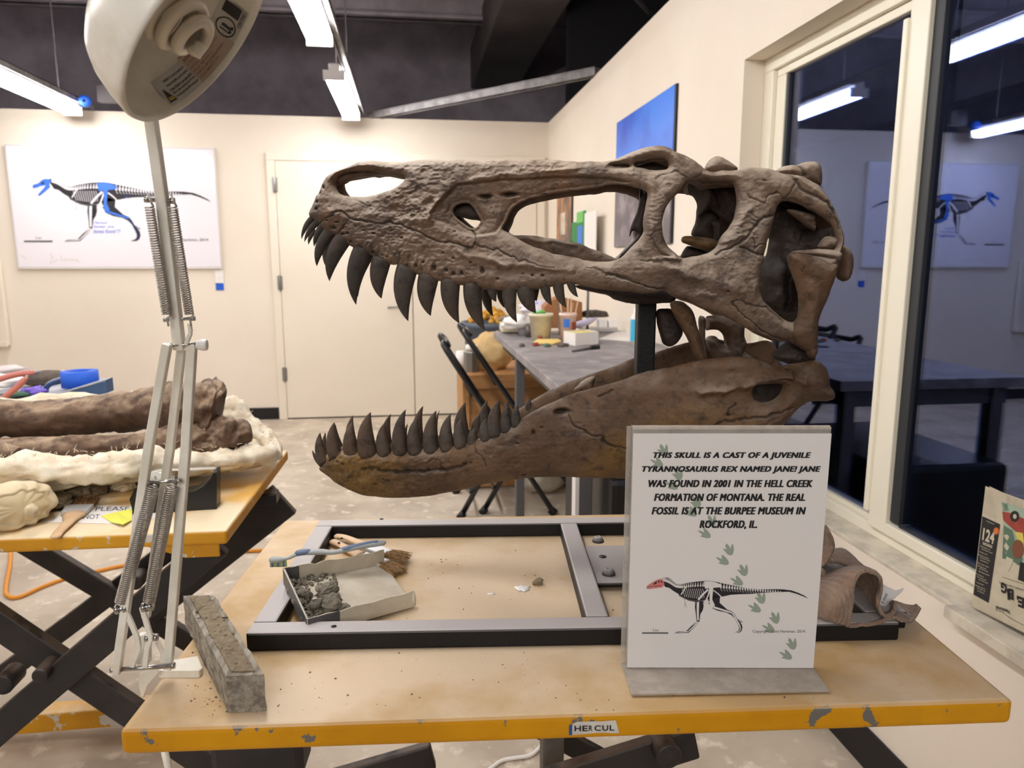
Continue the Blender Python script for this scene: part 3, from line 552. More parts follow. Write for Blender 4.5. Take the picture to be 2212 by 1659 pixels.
plate('braincase', Z2((960, 335), (960, 430), (1000, 452), (1022, 500), (1024, 560), (1020, 610), (1080, 560), (1120, 540), (1180, 590), (1250, 665), (1330, 690), (1480, 700), (1560, 740), (1520, 900), (1480, 1000), (1480, 1180), (1560, 1290), (1740, 1400), (1800, 1250), (1850, 1000), (2000, 880), (2040, 760), (2010, 640), (1880, 480), (1650, 330), (1300, 290)), .0, T=.03, R=40, mat_='darkbone', seed=18, na=.004, step=3,
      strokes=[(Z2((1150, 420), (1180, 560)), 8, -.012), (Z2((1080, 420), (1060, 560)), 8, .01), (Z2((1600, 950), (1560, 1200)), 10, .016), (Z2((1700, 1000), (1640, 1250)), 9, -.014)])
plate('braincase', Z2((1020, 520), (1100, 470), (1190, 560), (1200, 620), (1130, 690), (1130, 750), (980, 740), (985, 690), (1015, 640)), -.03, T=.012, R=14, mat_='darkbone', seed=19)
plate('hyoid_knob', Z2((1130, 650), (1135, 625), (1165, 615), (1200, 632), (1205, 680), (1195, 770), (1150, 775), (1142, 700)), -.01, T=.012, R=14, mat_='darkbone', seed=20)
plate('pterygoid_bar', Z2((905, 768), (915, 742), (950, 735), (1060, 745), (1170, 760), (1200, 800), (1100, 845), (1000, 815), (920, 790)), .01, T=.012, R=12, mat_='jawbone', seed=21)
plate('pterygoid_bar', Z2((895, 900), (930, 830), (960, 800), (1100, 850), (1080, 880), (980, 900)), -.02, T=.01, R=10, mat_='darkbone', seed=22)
plate('palatine', Z1((1690, 810), (1760, 803), (1840, 806), (1920, 808), (1990, 825), (2080, 838), (2150, 845), (2212, 850)) + Z2((60, 768), (150, 782), (200, 800), (260, 830), (330, 850), (400, 882), (460, 915), (440, 960), (250, 960), (60, 950)) + Z1((2100, 980), (1900, 930), (1760, 860)), -.045, T=.008, R=10, mat_='bone', seed=23, strokes=[(Z1((1750, 830), (1990, 850), (2212, 880)), 5, .004)])
plate('palatine', Z2((120, 1088), (170, 1122), (260, 1142), (380, 1165), (420, 1195), (500, 1215), (590, 1232), (840, 1222), (880, 1190), (830, 1140), (400, 1100)), .03, T=.012, R=10, mat_='darkbone', seed=24)
plate('lacrimal_strut', Z2((450, 905), (480, 860), (560, 780), (600, 720), (560, 690), (530, 760), (545, 660), (590, 560), (605, 480), (640, 420), (600, 370), (690, 360), (700, 420), (660, 560), (640, 700), (620, 760), (520, 870)), .02, T=.008, R=9, mat_='darkbone', seed=25)
plate('jugal_wing', Z2((470, 915), (560, 830), (635, 730), (700, 770), (760, 860), (800, 890), (740, 930), (600, 960), (420, 960), (380, 930)), lambda X, Y: Wf(X, Y) + .002, T=.006, R=12, seed=26, na=.0006)
pt = 'pterygoid'
plate(pt, Z4((828, 190), (850, 165), (930, 170), (1000, 240), (1024, 340), (1060, 480), (1086, 570), (1080, 606), (1030, 610), (998, 560), (970, 480), (920, 380), (872, 290), (842, 235)), .05, T=.016, R=14, mat_='jawbone', seed=31, na=.0008)
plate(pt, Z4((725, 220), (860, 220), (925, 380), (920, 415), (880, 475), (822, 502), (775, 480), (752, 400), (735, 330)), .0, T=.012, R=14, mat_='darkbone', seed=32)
plate(pt, Z4((1030, 270), (1092, 285), (1085, 400), (1090, 520), (1096, 600), (1066, 590), (1040, 440)), .02, T=.009, R=10, mat_='bone', seed=33)
plate(pt, Z4((1085, 300), (1100, 270), (1240, 270), (1370, 330), (1362, 420), (1385, 470), (1378, 510), (1360, 530), (1400, 560), (1445, 590), (1330, 620), (1150, 600), (1130, 560), (1095, 510), (1085, 440), (1120, 418), (1165, 425), (1190, 470), (1225, 490), (1215, 420), (1180, 380), (1130, 375), (1085, 385)), -.05, T=.016, R=14, mat_='bone', seed=34, na=.002)
plate('quadrate_condyle', Z4((1574, 560), (1585, 535), (1612, 518), (1640, 490), (1680, 462), (1790, 470), (1850, 505), (1882, 535), (1872, 585), (1858, 612), (1760, 630), (1690, 625), (1640, 605), (1590, 590)), .10, T=.02, R=18, mat_='darkbone', seed=35, na=.003)
plate('condyle_tip', Z4((1790, 480), (1830, 470), (1890, 480), (1896, 530), (1875, 575), (1850, 590), (1820, 560)), .138, T=.012, R=12, mat_='jawbone', seed=36)
# lower jaw, two rami
jaw = Z3((133, 985), (140, 962), (165, 930), (162, 885), (200, 890), (270, 868), (300, 856), (420, 864), (580, 870), (700, 862), (860, 860), (950, 846), (1080, 835), (1200, 811), (1310, 786), (1400, 756), (1480, 728), (1570, 690), (1650, 650), (1720, 610), (1800, 560), (1880, 512), (1950, 480), (2020, 452), (2120, 412)) \
    + Z4((205, 816), (300, 792), (400, 765), (500, 735), (580, 700), (650, 680), (720, 668), (800, 655), (900, 630), (1000, 605), (1100, 588), (1200, 577), (1300, 570), (1400, 570), (1450, 583), (1520, 608), (1580, 633), (1622, 650), (1650, 633), (1690, 624), (1760, 618), (1860, 595), (1920, 613), (1960, 650), (1980, 720), (1990, 780), (2015, 815), (2026, 850), (2012, 880), (1960, 895), (1880, 892), (1830, 896), (1790, 920), (1740, 960), (1700, 1010), (1640, 1075), (1560, 1150), (1440, 1250), (1250, 1340), (1000, 1410), (760, 1450), (520, 1455), (300, 1448)) \
    + Z3((2212, 1075), (2000, 1065), (1850, 1070), (1700, 1085), (1550, 1105), (1400, 1135), (1200, 1185), (1000, 1220), (850, 1235), (700, 1235), (560, 1226), (480, 1222), (430, 1208), (330, 1163), (250, 1122), (200, 1075), (150, 1040), (118, 1018), (110, 1000), (115, 985))
jfen = Z4((1430, 785), (1475, 770), (1560, 767), (1640, 768), (1645, 795), (1630, 840), (1590, 880), (1540, 900), (1490, 900), (1442, 882), (1425, 850))
js = [(Z3((470, 985), (700, 1000), (1000, 1003), (1110, 985), (1300, 935)), 3.2, -.0024), (Z3((1370, 800), (1385, 860), (1430, 902), (1450, 965)), 1.4, -.0016), (Z3((980, 950), (1020, 920), (1080, 930), (1090, 970)), 1.4, -.0014),
      (Z4((90, 985), (140, 1040), (200, 1080), (280, 1130), (400, 1190), (440, 1202), (530, 1195)), 1.8, -.0026), (Z4((1140, 1072), (1200, 1035), (1260, 1015), (1330, 1000), (1400, 994), (1500, 992), (1620, 962), (1700, 930)), 2, -.0024), (Z4((1235, 975), (1250, 930), (1300, 890)), 2.2, -.002),
      (Z4((1050, 800), (1200, 795), (1300, 785), (1440, 750), (1560, 712), (1680, 690)), 8, .007), (Z4((900, 730), (1100, 720), (1300, 690), (1500, 660)), 18, -.004), (Z4((1440, 765), (1560, 750), (1660, 752)), 5, .004),
      (Z4((560, 820), (800, 780), (1000, 780)), 16, .003), (Z4((310, 850), (360, 830), (412, 815)), 2.2, -.003), (Z4((1640, 660), (1680, 700), (1780, 740)), 9, .004), (Z4((1700, 960), (1640, 1000), (1500, 1080)), 6, .002),
      (Z3((300, 900), (700, 920), (1000, 920), (1300, 870)), 12, .0022), (Z3((300, 1120), (600, 1160), (1000, 1130), (1500, 1010)), 20, .002)]
jp = [Z3((a, c))[0] + (r / 3.687, r / 3.687 * .6, .0035) for a, c, r in [(490, 992, 20), (545, 996, 14), (600, 1000, 12), (645, 1006, 15), (740, 1011, 22), (845, 1006, 18), (945, 1006, 18), (990, 1000, 13), (1105, 990, 22), (1280, 940, 16), (1330, 932, 11), (1695, 785, 12), (1885, 660, 10), (1740, 1040, 18), (210, 930, 12), (275, 935, 12), (320, 950, 14), (580, 1105, 16), (390, 1170, 14), (930, 1205, 16), (1005, 1150, 10), (640, 1065, 10), (480, 1140, 12)]]
jp += [Z3((1820, 695))[0] + (3, 5, .004), Z3((2045, 535))[0] + (16, 6, .006), Z4((30, 965))[0] + (12, 5, .006), Z4((1660, 650))[0] + (4, 3, .005), Z4((1235, 975))[0] + (4, 2, .003)]
NJ = rbf([(700, 1000, .0018), (800, 1050, .0026), (1000, 1050, .0018), (1000, 950, .0008), (1150, 1000, .001), (1300, 950, .0005), (1500, 850, .0004), (1700, 850, .0005), (1790, 830, .0006)])
plate('dark_backing', Z2((380, 200), (600, 170), (760, 150), (860, 200), (850, 300), (700, 290), (400, 270)), .025, T=.006, R=8, mat_='darkbone', seed=41)  # dark plates added behind skull and jaw openings so they read as shaded
plate('dark_backing', Z4((1400, 740), (1680, 740), (1690, 850), (1600, 930), (1450, 930), (1390, 850)), .06, T=.006, R=8, mat_='darkbone', seed=43)
plate('dark_backing', Z1((1200, 520), (1440, 520), (1500, 640), (1490, 700), (1440, 685), (1380, 680), (1300, 655), (1230, 640)), .018, T=.006, R=8, mat_='darkbone', seed=42)
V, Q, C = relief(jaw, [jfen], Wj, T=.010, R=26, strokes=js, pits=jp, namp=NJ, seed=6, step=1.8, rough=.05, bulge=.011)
inner = Z3((2212, 500), (1900, 640), (1600, 740), (1300, 840)) + Z4((300, 900), (900, 760), (1200, 740), (1200, 900), (700, 1100), (200, 1200))
Vf, Qf, Cf = relief(jaw, [], Wj, T=.009, R=22, namp=NJ, strokes=js[:8], seed=8, step=3.4, rough=.05, sides=(-1,), bulge=.006)
# chin symphysis bridging the two rami
sym = resample([side_pt(x, y, .02) + SN * .02 for x, y in Z3((175, 985), (220, 1015), (310, 1070), (430, 1120), (560, 1140))], 14)
sv, sq = sweep(sym, [(.006, .010), (.010, .016), (.013, .020), (.015, .022)] + [(.016, .024)] * 8 + [(.012, .02), (.008, .015)], 24, .0015, 60, 3)
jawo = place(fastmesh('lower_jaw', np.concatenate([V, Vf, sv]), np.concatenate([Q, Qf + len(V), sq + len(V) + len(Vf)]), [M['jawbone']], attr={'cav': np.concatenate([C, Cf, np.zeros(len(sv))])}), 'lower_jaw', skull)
plate('jaw_wall', Z4((100, 830), (160, 770), (240, 720), (290, 708), (280, 770), (260, 815)), -.055, T=.006, R=10, mat_='bone', seed=37)
# teeth
def tooth(pl_, pr, tip, w, parent, bow=.13, mat_='toothm', up=False):
    cx, cy = (pl_[0] + pr[0]) / 2, (pl_[1] + pr[1]) / 2; r0 = math.hypot(pr[0] - pl_[0], pr[1] - pl_[1]) / 2; Lx, Ly = tip[0] - cx, tip[1] - cy; Ln = math.hypot(Lx, Ly)
    ux, uy = Lx / Ln, Ly / Ln; nx, ny = uy, -ux
    if nx > 0: nx, ny = -nx, -ny
    ox, oy = cx - ux * 9, cy - uy * 9; mx, my = (cx + tip[0]) / 2 + nx * bow * Ln * 1.6, (cy + tip[1]) / 2 + ny * bow * Ln * 1.6
    n = 18; m = 14; G = []; Nn = SN
    for i in range(n + 1):
        s = i / n; s_ = s ** .9; qx = (1 - s_) ** 2 * ox + 2 * s_ * (1 - s_) * mx + s_ ** 2 * tip[0]; qy = (1 - s_) ** 2 * oy + 2 * s_ * (1 - s_) * my + s_ ** 2 * tip[1]
        dx = 2 * (1 - s_) * (mx - ox) + 2 * s_ * (tip[0] - mx); dy = 2 * (1 - s_) * (my - oy) + 2 * s_ * (tip[1] - my); dd = math.hypot(dx, dy) + 1e-6
        r = r0 * (1 - s ** 1.75) ** .9 * (1.0 + .06 * math.sin(s * 3)) + .5 * (1 - s)
        c0 = side_pt(qx, qy, w * (1 - .04 * s)); e = side_pt(qx - dy / dd * r, qy + dx / dd * r, w * (1 - .04 * s)) - c0; rr = np.linalg.norm(e)
        G.append([c0 + e * math.cos(a) + Nn * rr * .8 * math.sin(a) for a in np.linspace(0, 2 * math.pi, m, endpoint=False)])
    G = np.array(G); G = np.concatenate([G[:1].mean(1, keepdims=True).repeat(m, 1), G]); v, q = gridmesh(G, closed_v=True)
    v = v + SN * (.0005 * fbm(v * 180, 3, int(cx)))[:, None]
    me = fastmesh('tooth', v, q[:, ::-1] if Ly > 0 else q, [M[mat_]]); o = bpy.data.objects.new('tooth', me); COL.objects.link(o); o.parent = parent
    o.matrix_parent_inverse = Matrix.Identity(4); return o
def teeth(zf, rows, wf, parent, farw=None):
    for a, b_, c, far in rows:
        (a1,), (b1,), (c1,) = zf(a), zf(b_), zf(c); mx, my = (a1[0] + b1[0]) / 2, (a1[1] + b1[1]) / 2
        w = float(wf(mx, my)); w = -w * .9 if far else w + .002
        tooth(a1, b1, c1, w, parent)
teeth(Z1, [((108, 668), (152, 690), (42, 835), 0), ((150, 695), (197, 718), (65, 860), 0), ((120, 780), (150, 800), (98, 880), 1), ((193, 722), (225, 772), (143, 895), 0), ((222, 772), (312, 815), (163, 1052), 0),
           ((322, 805), (432, 888), (265, 1172), 0), ((270, 800), (370, 830), (228, 1042), 1), ((465, 908), (602, 965), (478, 1360), 0), ((545, 965), (615, 1000), (492, 1297), 1), ((615, 990), (757, 1042), (680, 1310), 0),
           ((812, 1052), (968, 1112), (893, 1490), 0), ((985, 1125), (1140, 1168), (1072, 1448), 0), ((1163, 1172), (1312, 1200), (1300, 1507), 0), ((1342, 1205), (1487, 1228), (1505, 1562), 0),
           ((1480, 1215), (1568, 1225), (1570, 1453), 1), ((1530, 1232), (1602, 1240), (1593, 1335), 0), ((1605, 1225), (1670, 1225), (1660, 1385), 1), ((1652, 1240), (1764, 1245), (1760, 1500), 0),
           ((1765, 1240), (1900, 1240), (1910, 1423), 0), ((1860, 1225), (1942, 1225), (1915, 1330), 1), ((1952, 1230), (2028, 1218), (2038, 1362), 0), ((2053, 1210), (2138, 1205), (2153, 1382), 0), ((2163, 1186), (2225, 1192), (2245, 1297), 0)], Wf, cran)
teeth(Z3, [((105, 965), (132, 945), (55, 855), 0), ((118, 955), (172, 885), (118, 715), 0), ((150, 850), (188, 870), (160, 715), 1), ((188, 888), (295, 868), (232, 632), 0), ((240, 830), (308, 840), (240, 650), 1), ((315, 864), (432, 868), (380, 630), 0), ((340, 840), (432, 840), (378, 578), 1),
           ((430, 870), (578, 872), (520, 552), 0), ((580, 870), (692, 866), (632, 637), 0), ((612, 830), (702, 830), (680, 567), 1), ((705, 864), (822, 862), (800, 530), 0), ((790, 830), (828, 830), (817, 640), 1), ((825, 862), (942, 850), (893, 590), 0), ((858, 820), (962, 820), (937, 503), 1),
           ((950, 850), (1072, 838), (1043, 540), 0), ((1040, 820), (1078, 820), (1070, 537), 1), ((1080, 836), (1192, 814), (1157, 567), 0), ((1193, 812), (1297, 790), (1243, 605), 0), ((1200, 770), (1318, 740), (1275, 475), 1), ((1300, 788), (1372, 768), (1357, 680), 0), ((1325, 720), (1402, 705), (1385, 572), 1),
           ((1398, 760), (1487, 728), (1442, 602), 0), ((1393, 660), (1470, 640), (1450, 460), 1), ((1464, 732), (1572, 692), (1545, 458), 0), ((1520, 600), (1572, 600), (1548, 460), 1), ((1562, 695), (1652, 655), (1612, 505), 0), ((1590, 570), (1650, 560), (1610, 458), 1), ((1650, 655), (1722, 612), (1690, 497), 0), ((1758, 540), (1812, 515), (1787, 443), 1)], Wj, jawo)
# ------------------------------------------------------------------ the steel stand
TZ = .82; TA = math.radians(5.5); EX = V3(math.cos(TA), -math.sin(TA), 0); EY = V3(math.sin(TA), math.cos(TA), 0); EZ = V3(0, 0, 1)
M['stand'] = mat('black_steel', (24, 22, 24), .5, spec=.3, c2=(17, 16, 18), scale=20, dust=(176, 170, 168), dust_amt=1.0, dscale=26, bump=.3, bscale=220)
stand = thing('display_stand', 'black steel tube frame stand lying on the yellow table, holding the skull', 'stand', hz(1262, 1230, TZ))
FA, FB, FC, FD = hz(530, 1368, .845), hz(1945, 1345, .845), hz(1975, 1100, .845), hz(690, 1120, .845)
fx = (FB - FA); flen = np.linalg.norm(fx); fx /= flen; fy = V3(-fx[1], fx[0], 0); FD = FA + fx * .008 + fy * .405; w = .03
def rail(a, b_, wd=.03, name='rail'):
    m = MB(); m.bar(a - EZ * .0125, b_ - EZ * .0125, wd, .025); return m.build(name, M['stand'], stand, bevel=.003)
rail(FA + fy * .015, FA + fx * flen + fy * .015); rail(FA + fy * .390, FA + fx * (flen - .0) + fy * .390)
rail(FA + fx * .015 + fy * .03, FA + fx * .015 + fy * .375); rail(FA + fx * (flen - .015) + fy * .03, FA + fx * (flen - .015) + fy * .375)
cb = hz(1285, 1335, .845); cx_ = (cb - FA) @ fx; rail(FA + fx * (cx_ + .004) + fy * .03, FA + fx * (cx_ + .004) + fy * .375, .03, 'crossbar')
rail(FA + fx * (cx_ + .40) + fy * .03, FA + fx * (cx_ + .40) + fy * .375, .03, 'crossbar')
for px_, py_ in ((824, 1121), (721, 1353)):
    h = hz(px_, py_, .8452); m = MB(); m.cyl(h - EZ * .002, h + EZ * .0003, .0035, n=12); m.build('bolt_hole', M['black_rubber'], stand)
pc = FA + fx * (cx_ + .218) + fy * .228; m = MB(); m.obox(pc - EZ * .016, fx * .395, fy * .145, EZ * .008); m.build('mounting_plate', M['stand'], stand, bevel=.003)
for px_, py_ in ((1292, 1166), (1315, 1236)):
    h = hz(px_, py_, .836); m = MB(); m.lathe([(0.0004, .008), (.003, .008), (.0034, .0095), (.006, .008), (.0095, .003), (.0102, 0)], h - EZ * .003, EZ, 24); m.build('bolt', M['stand'], stand)
h = hz(1302, 1202, .8335); m = MB(); m.cyl(h - EZ * .002, h + EZ * .0003, .006, n=16); m.build('bolt_hole', M['black_rubber'], stand)
pt0 = side_pt(1395.5, 652, 0); pb = V3(pt0[0], pt0[1], .836); m = MB()
m.obox((pt0 + pb) / 2, fx * .0265, fy * .0265, EZ * (pt0[2] - pb[2])); m.build('post', M['stand'], stand, bevel=.003)
m = MB(); m.obox(V3(pt0[0], pt0[1], pt0[2] + .002), fx * .07, fy * .05, EZ * .005); m.build('post_cap', M['stand'], stand, bevel=.002)
m = MB(); r0, r1 = side_pt(1384, 385, .0), side_pt(1384, 530, .0); m.obox((r0 + r1) / 2 - EZ * .04, fx * .0045, fy * .0045, EZ * (abs(r0[2] - r1[2]) + .08)); m.build('rod', M['stand'], stand)
for k in (-1, 1):
    q = V3(pc[0], pc[1], .838) + fx * .12 + fy * .03 * k; m = MB(); m.prism([q - fx * .05, q + fx * .05, q + EZ * .05], fy * .004); m.build('gusset', M['stand'], stand)
# ------------------------------------------------------------------ front lift table
M['table'] = mat('yellow_table_paint', (214, 152, 18), .5, spec=.2, c2=(200, 138, 16), scale=6, bump=.25, bscale=90, dust=(214, 192, 162), dust2=(190, 158, 112), dust_amt=.75, dscale=5, c3=(112, 108, 102), s3=30, lo3=.61, hi3=.62)
M['table2'] = mat('yellow_table_paint_chipped', (214, 156, 34), .45, c2=(200, 142, 30), scale=6, bump=.25, bscale=90, dust=(230, 212, 178), dust2=(226, 176, 90), dust_amt=.7, dscale=4, c3=(205, 200, 190), s3=16, lo3=.585, hi3=.595)
M['scissor'] = mat('black_oily_steel', (30, 27, 28), .5, spec=.5, c2=(44, 39, 38), scale=9, dust=(96, 86, 78), dust_amt=.5, dscale=16, bump=.2, bscale=80)
M['grey_steel'] = mat('grey_steel', (110, 106, 102), .5, .3, c2=(86, 82, 80), scale=10)
M['sticker'] = mat('sticker_white', (216, 212, 204), .5, c2=(196, 190, 180), scale=40)
M['ink'] = mat('black_ink', (26, 24, 26), .6)
M['ink_blue'] = mat('blue_ink', (40, 84, 150), .5)
def diag(parent, p, q, w, t, x0=None, x1=None, name='scissor_arm', mt='scissor'):
    p, q = np.array(p), np.array(q)
    if x0 is not None: d = (q - p) / (q[0] - p[0]); p, q = p + d * (x0 - p[0]), p + d * (x1 - p[0])
    m = MB(); m.bar(p, q, t, w, (0, 0, 1)); return m.build(name, M[mt], parent, bevel=.004)
FL = hz(255, 1577, TZ); FR = hz(2193, 1512, TZ); ex = (FR - FL); TW = np.linalg.norm(ex); ex /= TW; ey = V3(-ex[1], ex[0], 0) ; BLc = hz(613, 1123, TZ); eyl = (BLc - FL); TD = np.linalg.norm(eyl); eyl /= TD
table = thing('lift_table', 'yellow scissor lift table with a dusty top, standing in front under the skull', 'table', ((FL + FR) / 2 + ey * .3) * V3(1, 1, 0))
m = MB(); m.prism([FL, FR, FR + eyl * TD, FL + eyl * TD], -EZ * .030); m.build('table_top', M['table'], table, bevel=.007, seg=3)
m = MB(); a = FL + ex * .10 + ey * .012 - EZ * .030; m.prism([a, a + ex * (TW - .13), a + ex * (TW - .13) + ey * .56, a + ey * .56], -EZ * .006); m.build('under_frame', M['table'], table, bevel=.002)
def front(px_, py_): return hpl(px_, py_, FL - ey * .0008, ey)
m = MB(); m.poly([front(*p) for p in ((1229, 1568), (1246, 1559), (1300, 1558), (1330, 1556), (1338, 1584), (1290, 1583), (1250, 1587), (1229, 1588))]); st_ = m.build('sticker', M['sticker'], table, label='torn white maker sticker on the yellow front edge')
m = MB(); m.poly([hpl(*p, FL - ey * .0012, ey) for p in ((1229, 1568), (1236, 1563), (1236, 1588), (1229, 1588))]); m.build('sticker_stripe', M['ink_blue'], st_)
m = MB()
for ch, x0, x1 in (('H', 1241, 1255), ('E', 1258, 1270), ('R', 1272, 1280), ('C', 1284, 1298), ('U', 1301, 1314), ('L', 1317, 1327)):
    v, f = text_fit(ch, x1 - x0, 12, .02); m.add([hpl(x0 + p[0], 1580 - p[1] - (x0 - 1241) * .02, FL - ey * .0013, ey) for p in v], f)
m.build('sticker_text', M['ink'], st_)
for k, (a, b_) in enumerate((((840, 1657), (1015, 1606)), ((1290, 1664), (1590, 1570)), ((1222, 1600), (1340, 1664)))):
    Y = (1.22, .98, 1.20)[k]; p, q = hy(*a, Y), hy(*b_, Y); X = ((-.25, .02), (.0, .42), (.02, .60))[k]
    diag(table, p, q, (.05, .055, .04)[k], .02, *X)
p = hy(1192, 1603, 1.1); m = MB(); m.bar(V3(p[0], 1.1, .06), V3(p[0], 1.1, .80), .036, .036, (0, 1, 0)); m.build('lift_column', M['grey_steel'], table, bevel=.004)
p = hy(1440, 1625, .955); m = MB(); m.cyl(p - V3(0, .012, 0), p + V3(0, .04, 0), .02, n=24); m.build('pivot', M['scissor'], table, bevel=.003)
p = FL + ex * .10 + ey * .05; m = MB(); m.obox(p - EZ * .062 + ex * .03, ex * .10, ey * .05, EZ * .05); m.build('bracket', M['scissor'], table, bevel=.008)
for k in (0, 1):
    a = FL + ex * .12 + ey * (.12 + .38 * k); a = V3(a[0], a[1], .03); m = MB(); m.obox(a + ex * .36, ex * .74, ey * .05, EZ * .06); m.build('base_rail', M['table2'], table, bevel=.004)
for k in (0, 1):
    a = FL + ex * (.14 + .68 * k) + ey * .31; a = V3(a[0], a[1], .03); m = MB(); m.obox(a, ex * .05, ey * .42, EZ * .05); m.build('base_rail', M['table2'], table, bevel=.004)
# ------------------------------------------------------------------ sign in its acrylic holder
M['acrylic'] = mat('dusty_acrylic', (205, 200, 192), .25, spec=.6, alpha=.42, c2=(190, 184, 176), scale=30)
M['acrylic_base'] = mat('dusty_acrylic_foot', (186, 176, 164), .4, alpha=.86, c2=(170, 160, 148), scale=60, bump=.2, bscale=300)
M['paper'] = mat('white_paper', (228, 225, 224), .6)
M['print_green'] = mat('print_green', (150, 163, 148), .6); M['print_black'] = mat('print_black', (38, 34, 40), .6); M['print_white'] = mat('print_white', (224, 221, 220), .6)
M['print_pink'] = mat('print_pink', (205, 120, 116), .6); M['print_grey'] = mat('print_grey', (90, 88, 92), .6); M['print_navy'] = mat('print_navy', (40, 56, 104), .5); M['print_blue'] = mat('print_blue', (62, 116, 214), .5)
BL_ = hz(1352, 1443, .8245); BR_ = hz(1757, 1443, .8245); sx = BR_ - BL_; SWd = np.linalg.norm(sx); sx /= SWd; sn = V3(sx[1], -sx[0], 0)
sign = thing('sign_holder', 'upright clear acrylic stand with a printed white sheet, on the front edge of the table', 'sign', (BL_ + BR_) / 2 * V3(1, 1, 0) + V3(0, 0, TZ))
SH = .291
m = MB(); m.obox(BL_ + sx * SWd / 2 + EZ * SH / 2, sx * SWd, sn * .0018, EZ * SH); m.build('front_panel', M['acrylic'], sign, bevel=.0005)
m = MB(); m.obox(BL_ + sx * (SWd / 2 - .004) + EZ * (SH / 2 + .001) - sn * .010, sx * (SWd + .002), sn * .0018, EZ * (SH - .001)); m.build('back_panel', M['acrylic'], sign, bevel=.0005)
m = MB(); m.prism([BL_ + EZ * SH + sn * (c_) + EZ * h_ for c_, h_ in ((.001, -.001), (.0, .0016), (-.004, .0028), (-.009, .0018), (-.011, -.001), (-.009, -.001), (-.005, .0008), (-.001, -.001))], sx * SWd); m.build('fold', M['acrylic_base'], sign)
m = MB(); q1, q2 = hz(1364, 1499, .8245), hz(1792, 1491, .8245); m.prism([BL_ - sx * .004 - sn * .012, BR_ + sx * .002 - sn * .012, q2, q1], -EZ * .0025); m.build('foot', M['acrylic_base'], sign, bevel=.0006)
def pan(px_, py_, k=0.0): return hpl(px_, py_, BL_ + sn * (.0014 + .00015 * k), sn)
def zs(x, y): return 1330 + x / 2.676, 900 + y / 2.676
m = MB(); m.prism([hpl(*zs(*p), BL_ + sn * .0010, sn) for p in ((102, 97), (1247, 97), (1142, 1452), (66, 1448))], sn * .0004); paper = m.build('printed_sheet', M['paper'], sign, label='white printed sheet with black lettering and green footprints')
m = MB()
fr_ = [(-35, -75), (-5, -55), (15, -15), (30, -60), (45, -70), (55, -20), (55, 20), (40, 55), (20, 65), (-15, 55), (-40, 25), (-73, -12), (-45, -10), (-25, -5), (-43, -40)]
fl_ = [(-85, -35), (-45, -30), (-10, -10), (-17, -60), (0, -60), (30, -35), (65, 10), (70, 35), (55, 55), (15, 55), (-55, 35), (-35, 20), (-25, 18), (-60, -10)]
for i, (x, y) in enumerate([(275, 195), (240, 265), (360, 335), (325, 395), (465, 498), (435, 550), (553, 605), (515, 675), (655, 770), (620, 830), (737, 890), (702, 950), (838, 1050), (805, 1105), (920, 1165), (885, 1222), (1018, 1315), (985, 1377)]):
    m.poly([pan(*zs(x + a * .5, y + c_ * .5), 1) for a, c_ in (fl_ if i % 2 else fr_)])
m.build('footprints', M['print_green'], paper)
m = MB()
for t_, x0, x1, y0, y1, bd in (('THIS SKULL IS A CAST OF A JUVENILE', 220, 1127, 207, 248, .0), ('TYRANNOSAURUS REX NAMED JANE! JANE', 155, 1183, 287, 328, .0), ('WAS FOUND IN 2001 IN THE HELL CREEK', 192, 1137, 367, 407, .0), ('FORMATION OF MONTANA. THE REAL', 224, 1092, 446, 487, .0), ('FOSSIL IS AT THE BURPEE MUSEUM IN', 210, 1098, 524, 565, .0), ('ROCKFORD, IL.', 487, 815, 601, 650, .0)):
    v, f = text_fit(t_, x1 - x0, y1 - y0, bd, .28, spacing=1.10)
    for i, (dx, dy) in enumerate(((-3, -1.2), (-1.5, 1.2), (0, -1.2), (1.5, 1.2), (3, -1.2), (-3, 1.2), (3, 1.2), (0, 1.2), (-1.5, -1.2), (1.5, -1.2))): m.add([pan(*zs(x0 + dx + p[0], y1 + dy - p[1]), 4 + i * .05) for p in v], f)
m.build('sign_lettering', M['ink'], paper)
m = MB()
for t_, x0, x1, y0, y1 in (('1m', 216, 246, 1226, 1242), ('Copyright Scott Hartman, 2014.', 791, 1099, 1233, 1254)):
    v, f = text_fit(t_, x1 - x0, y1 - y0, 0); m.add([pan(*zs(x0 + p[0], y1 - p[1]), 4) for p in v], f)
m.poly([pan(*zs(*p), 3) for p in ((152, 1247), (304, 1247), (304, 1255), (152, 1255))]); m.build('small_print', M['print_grey'], paper)
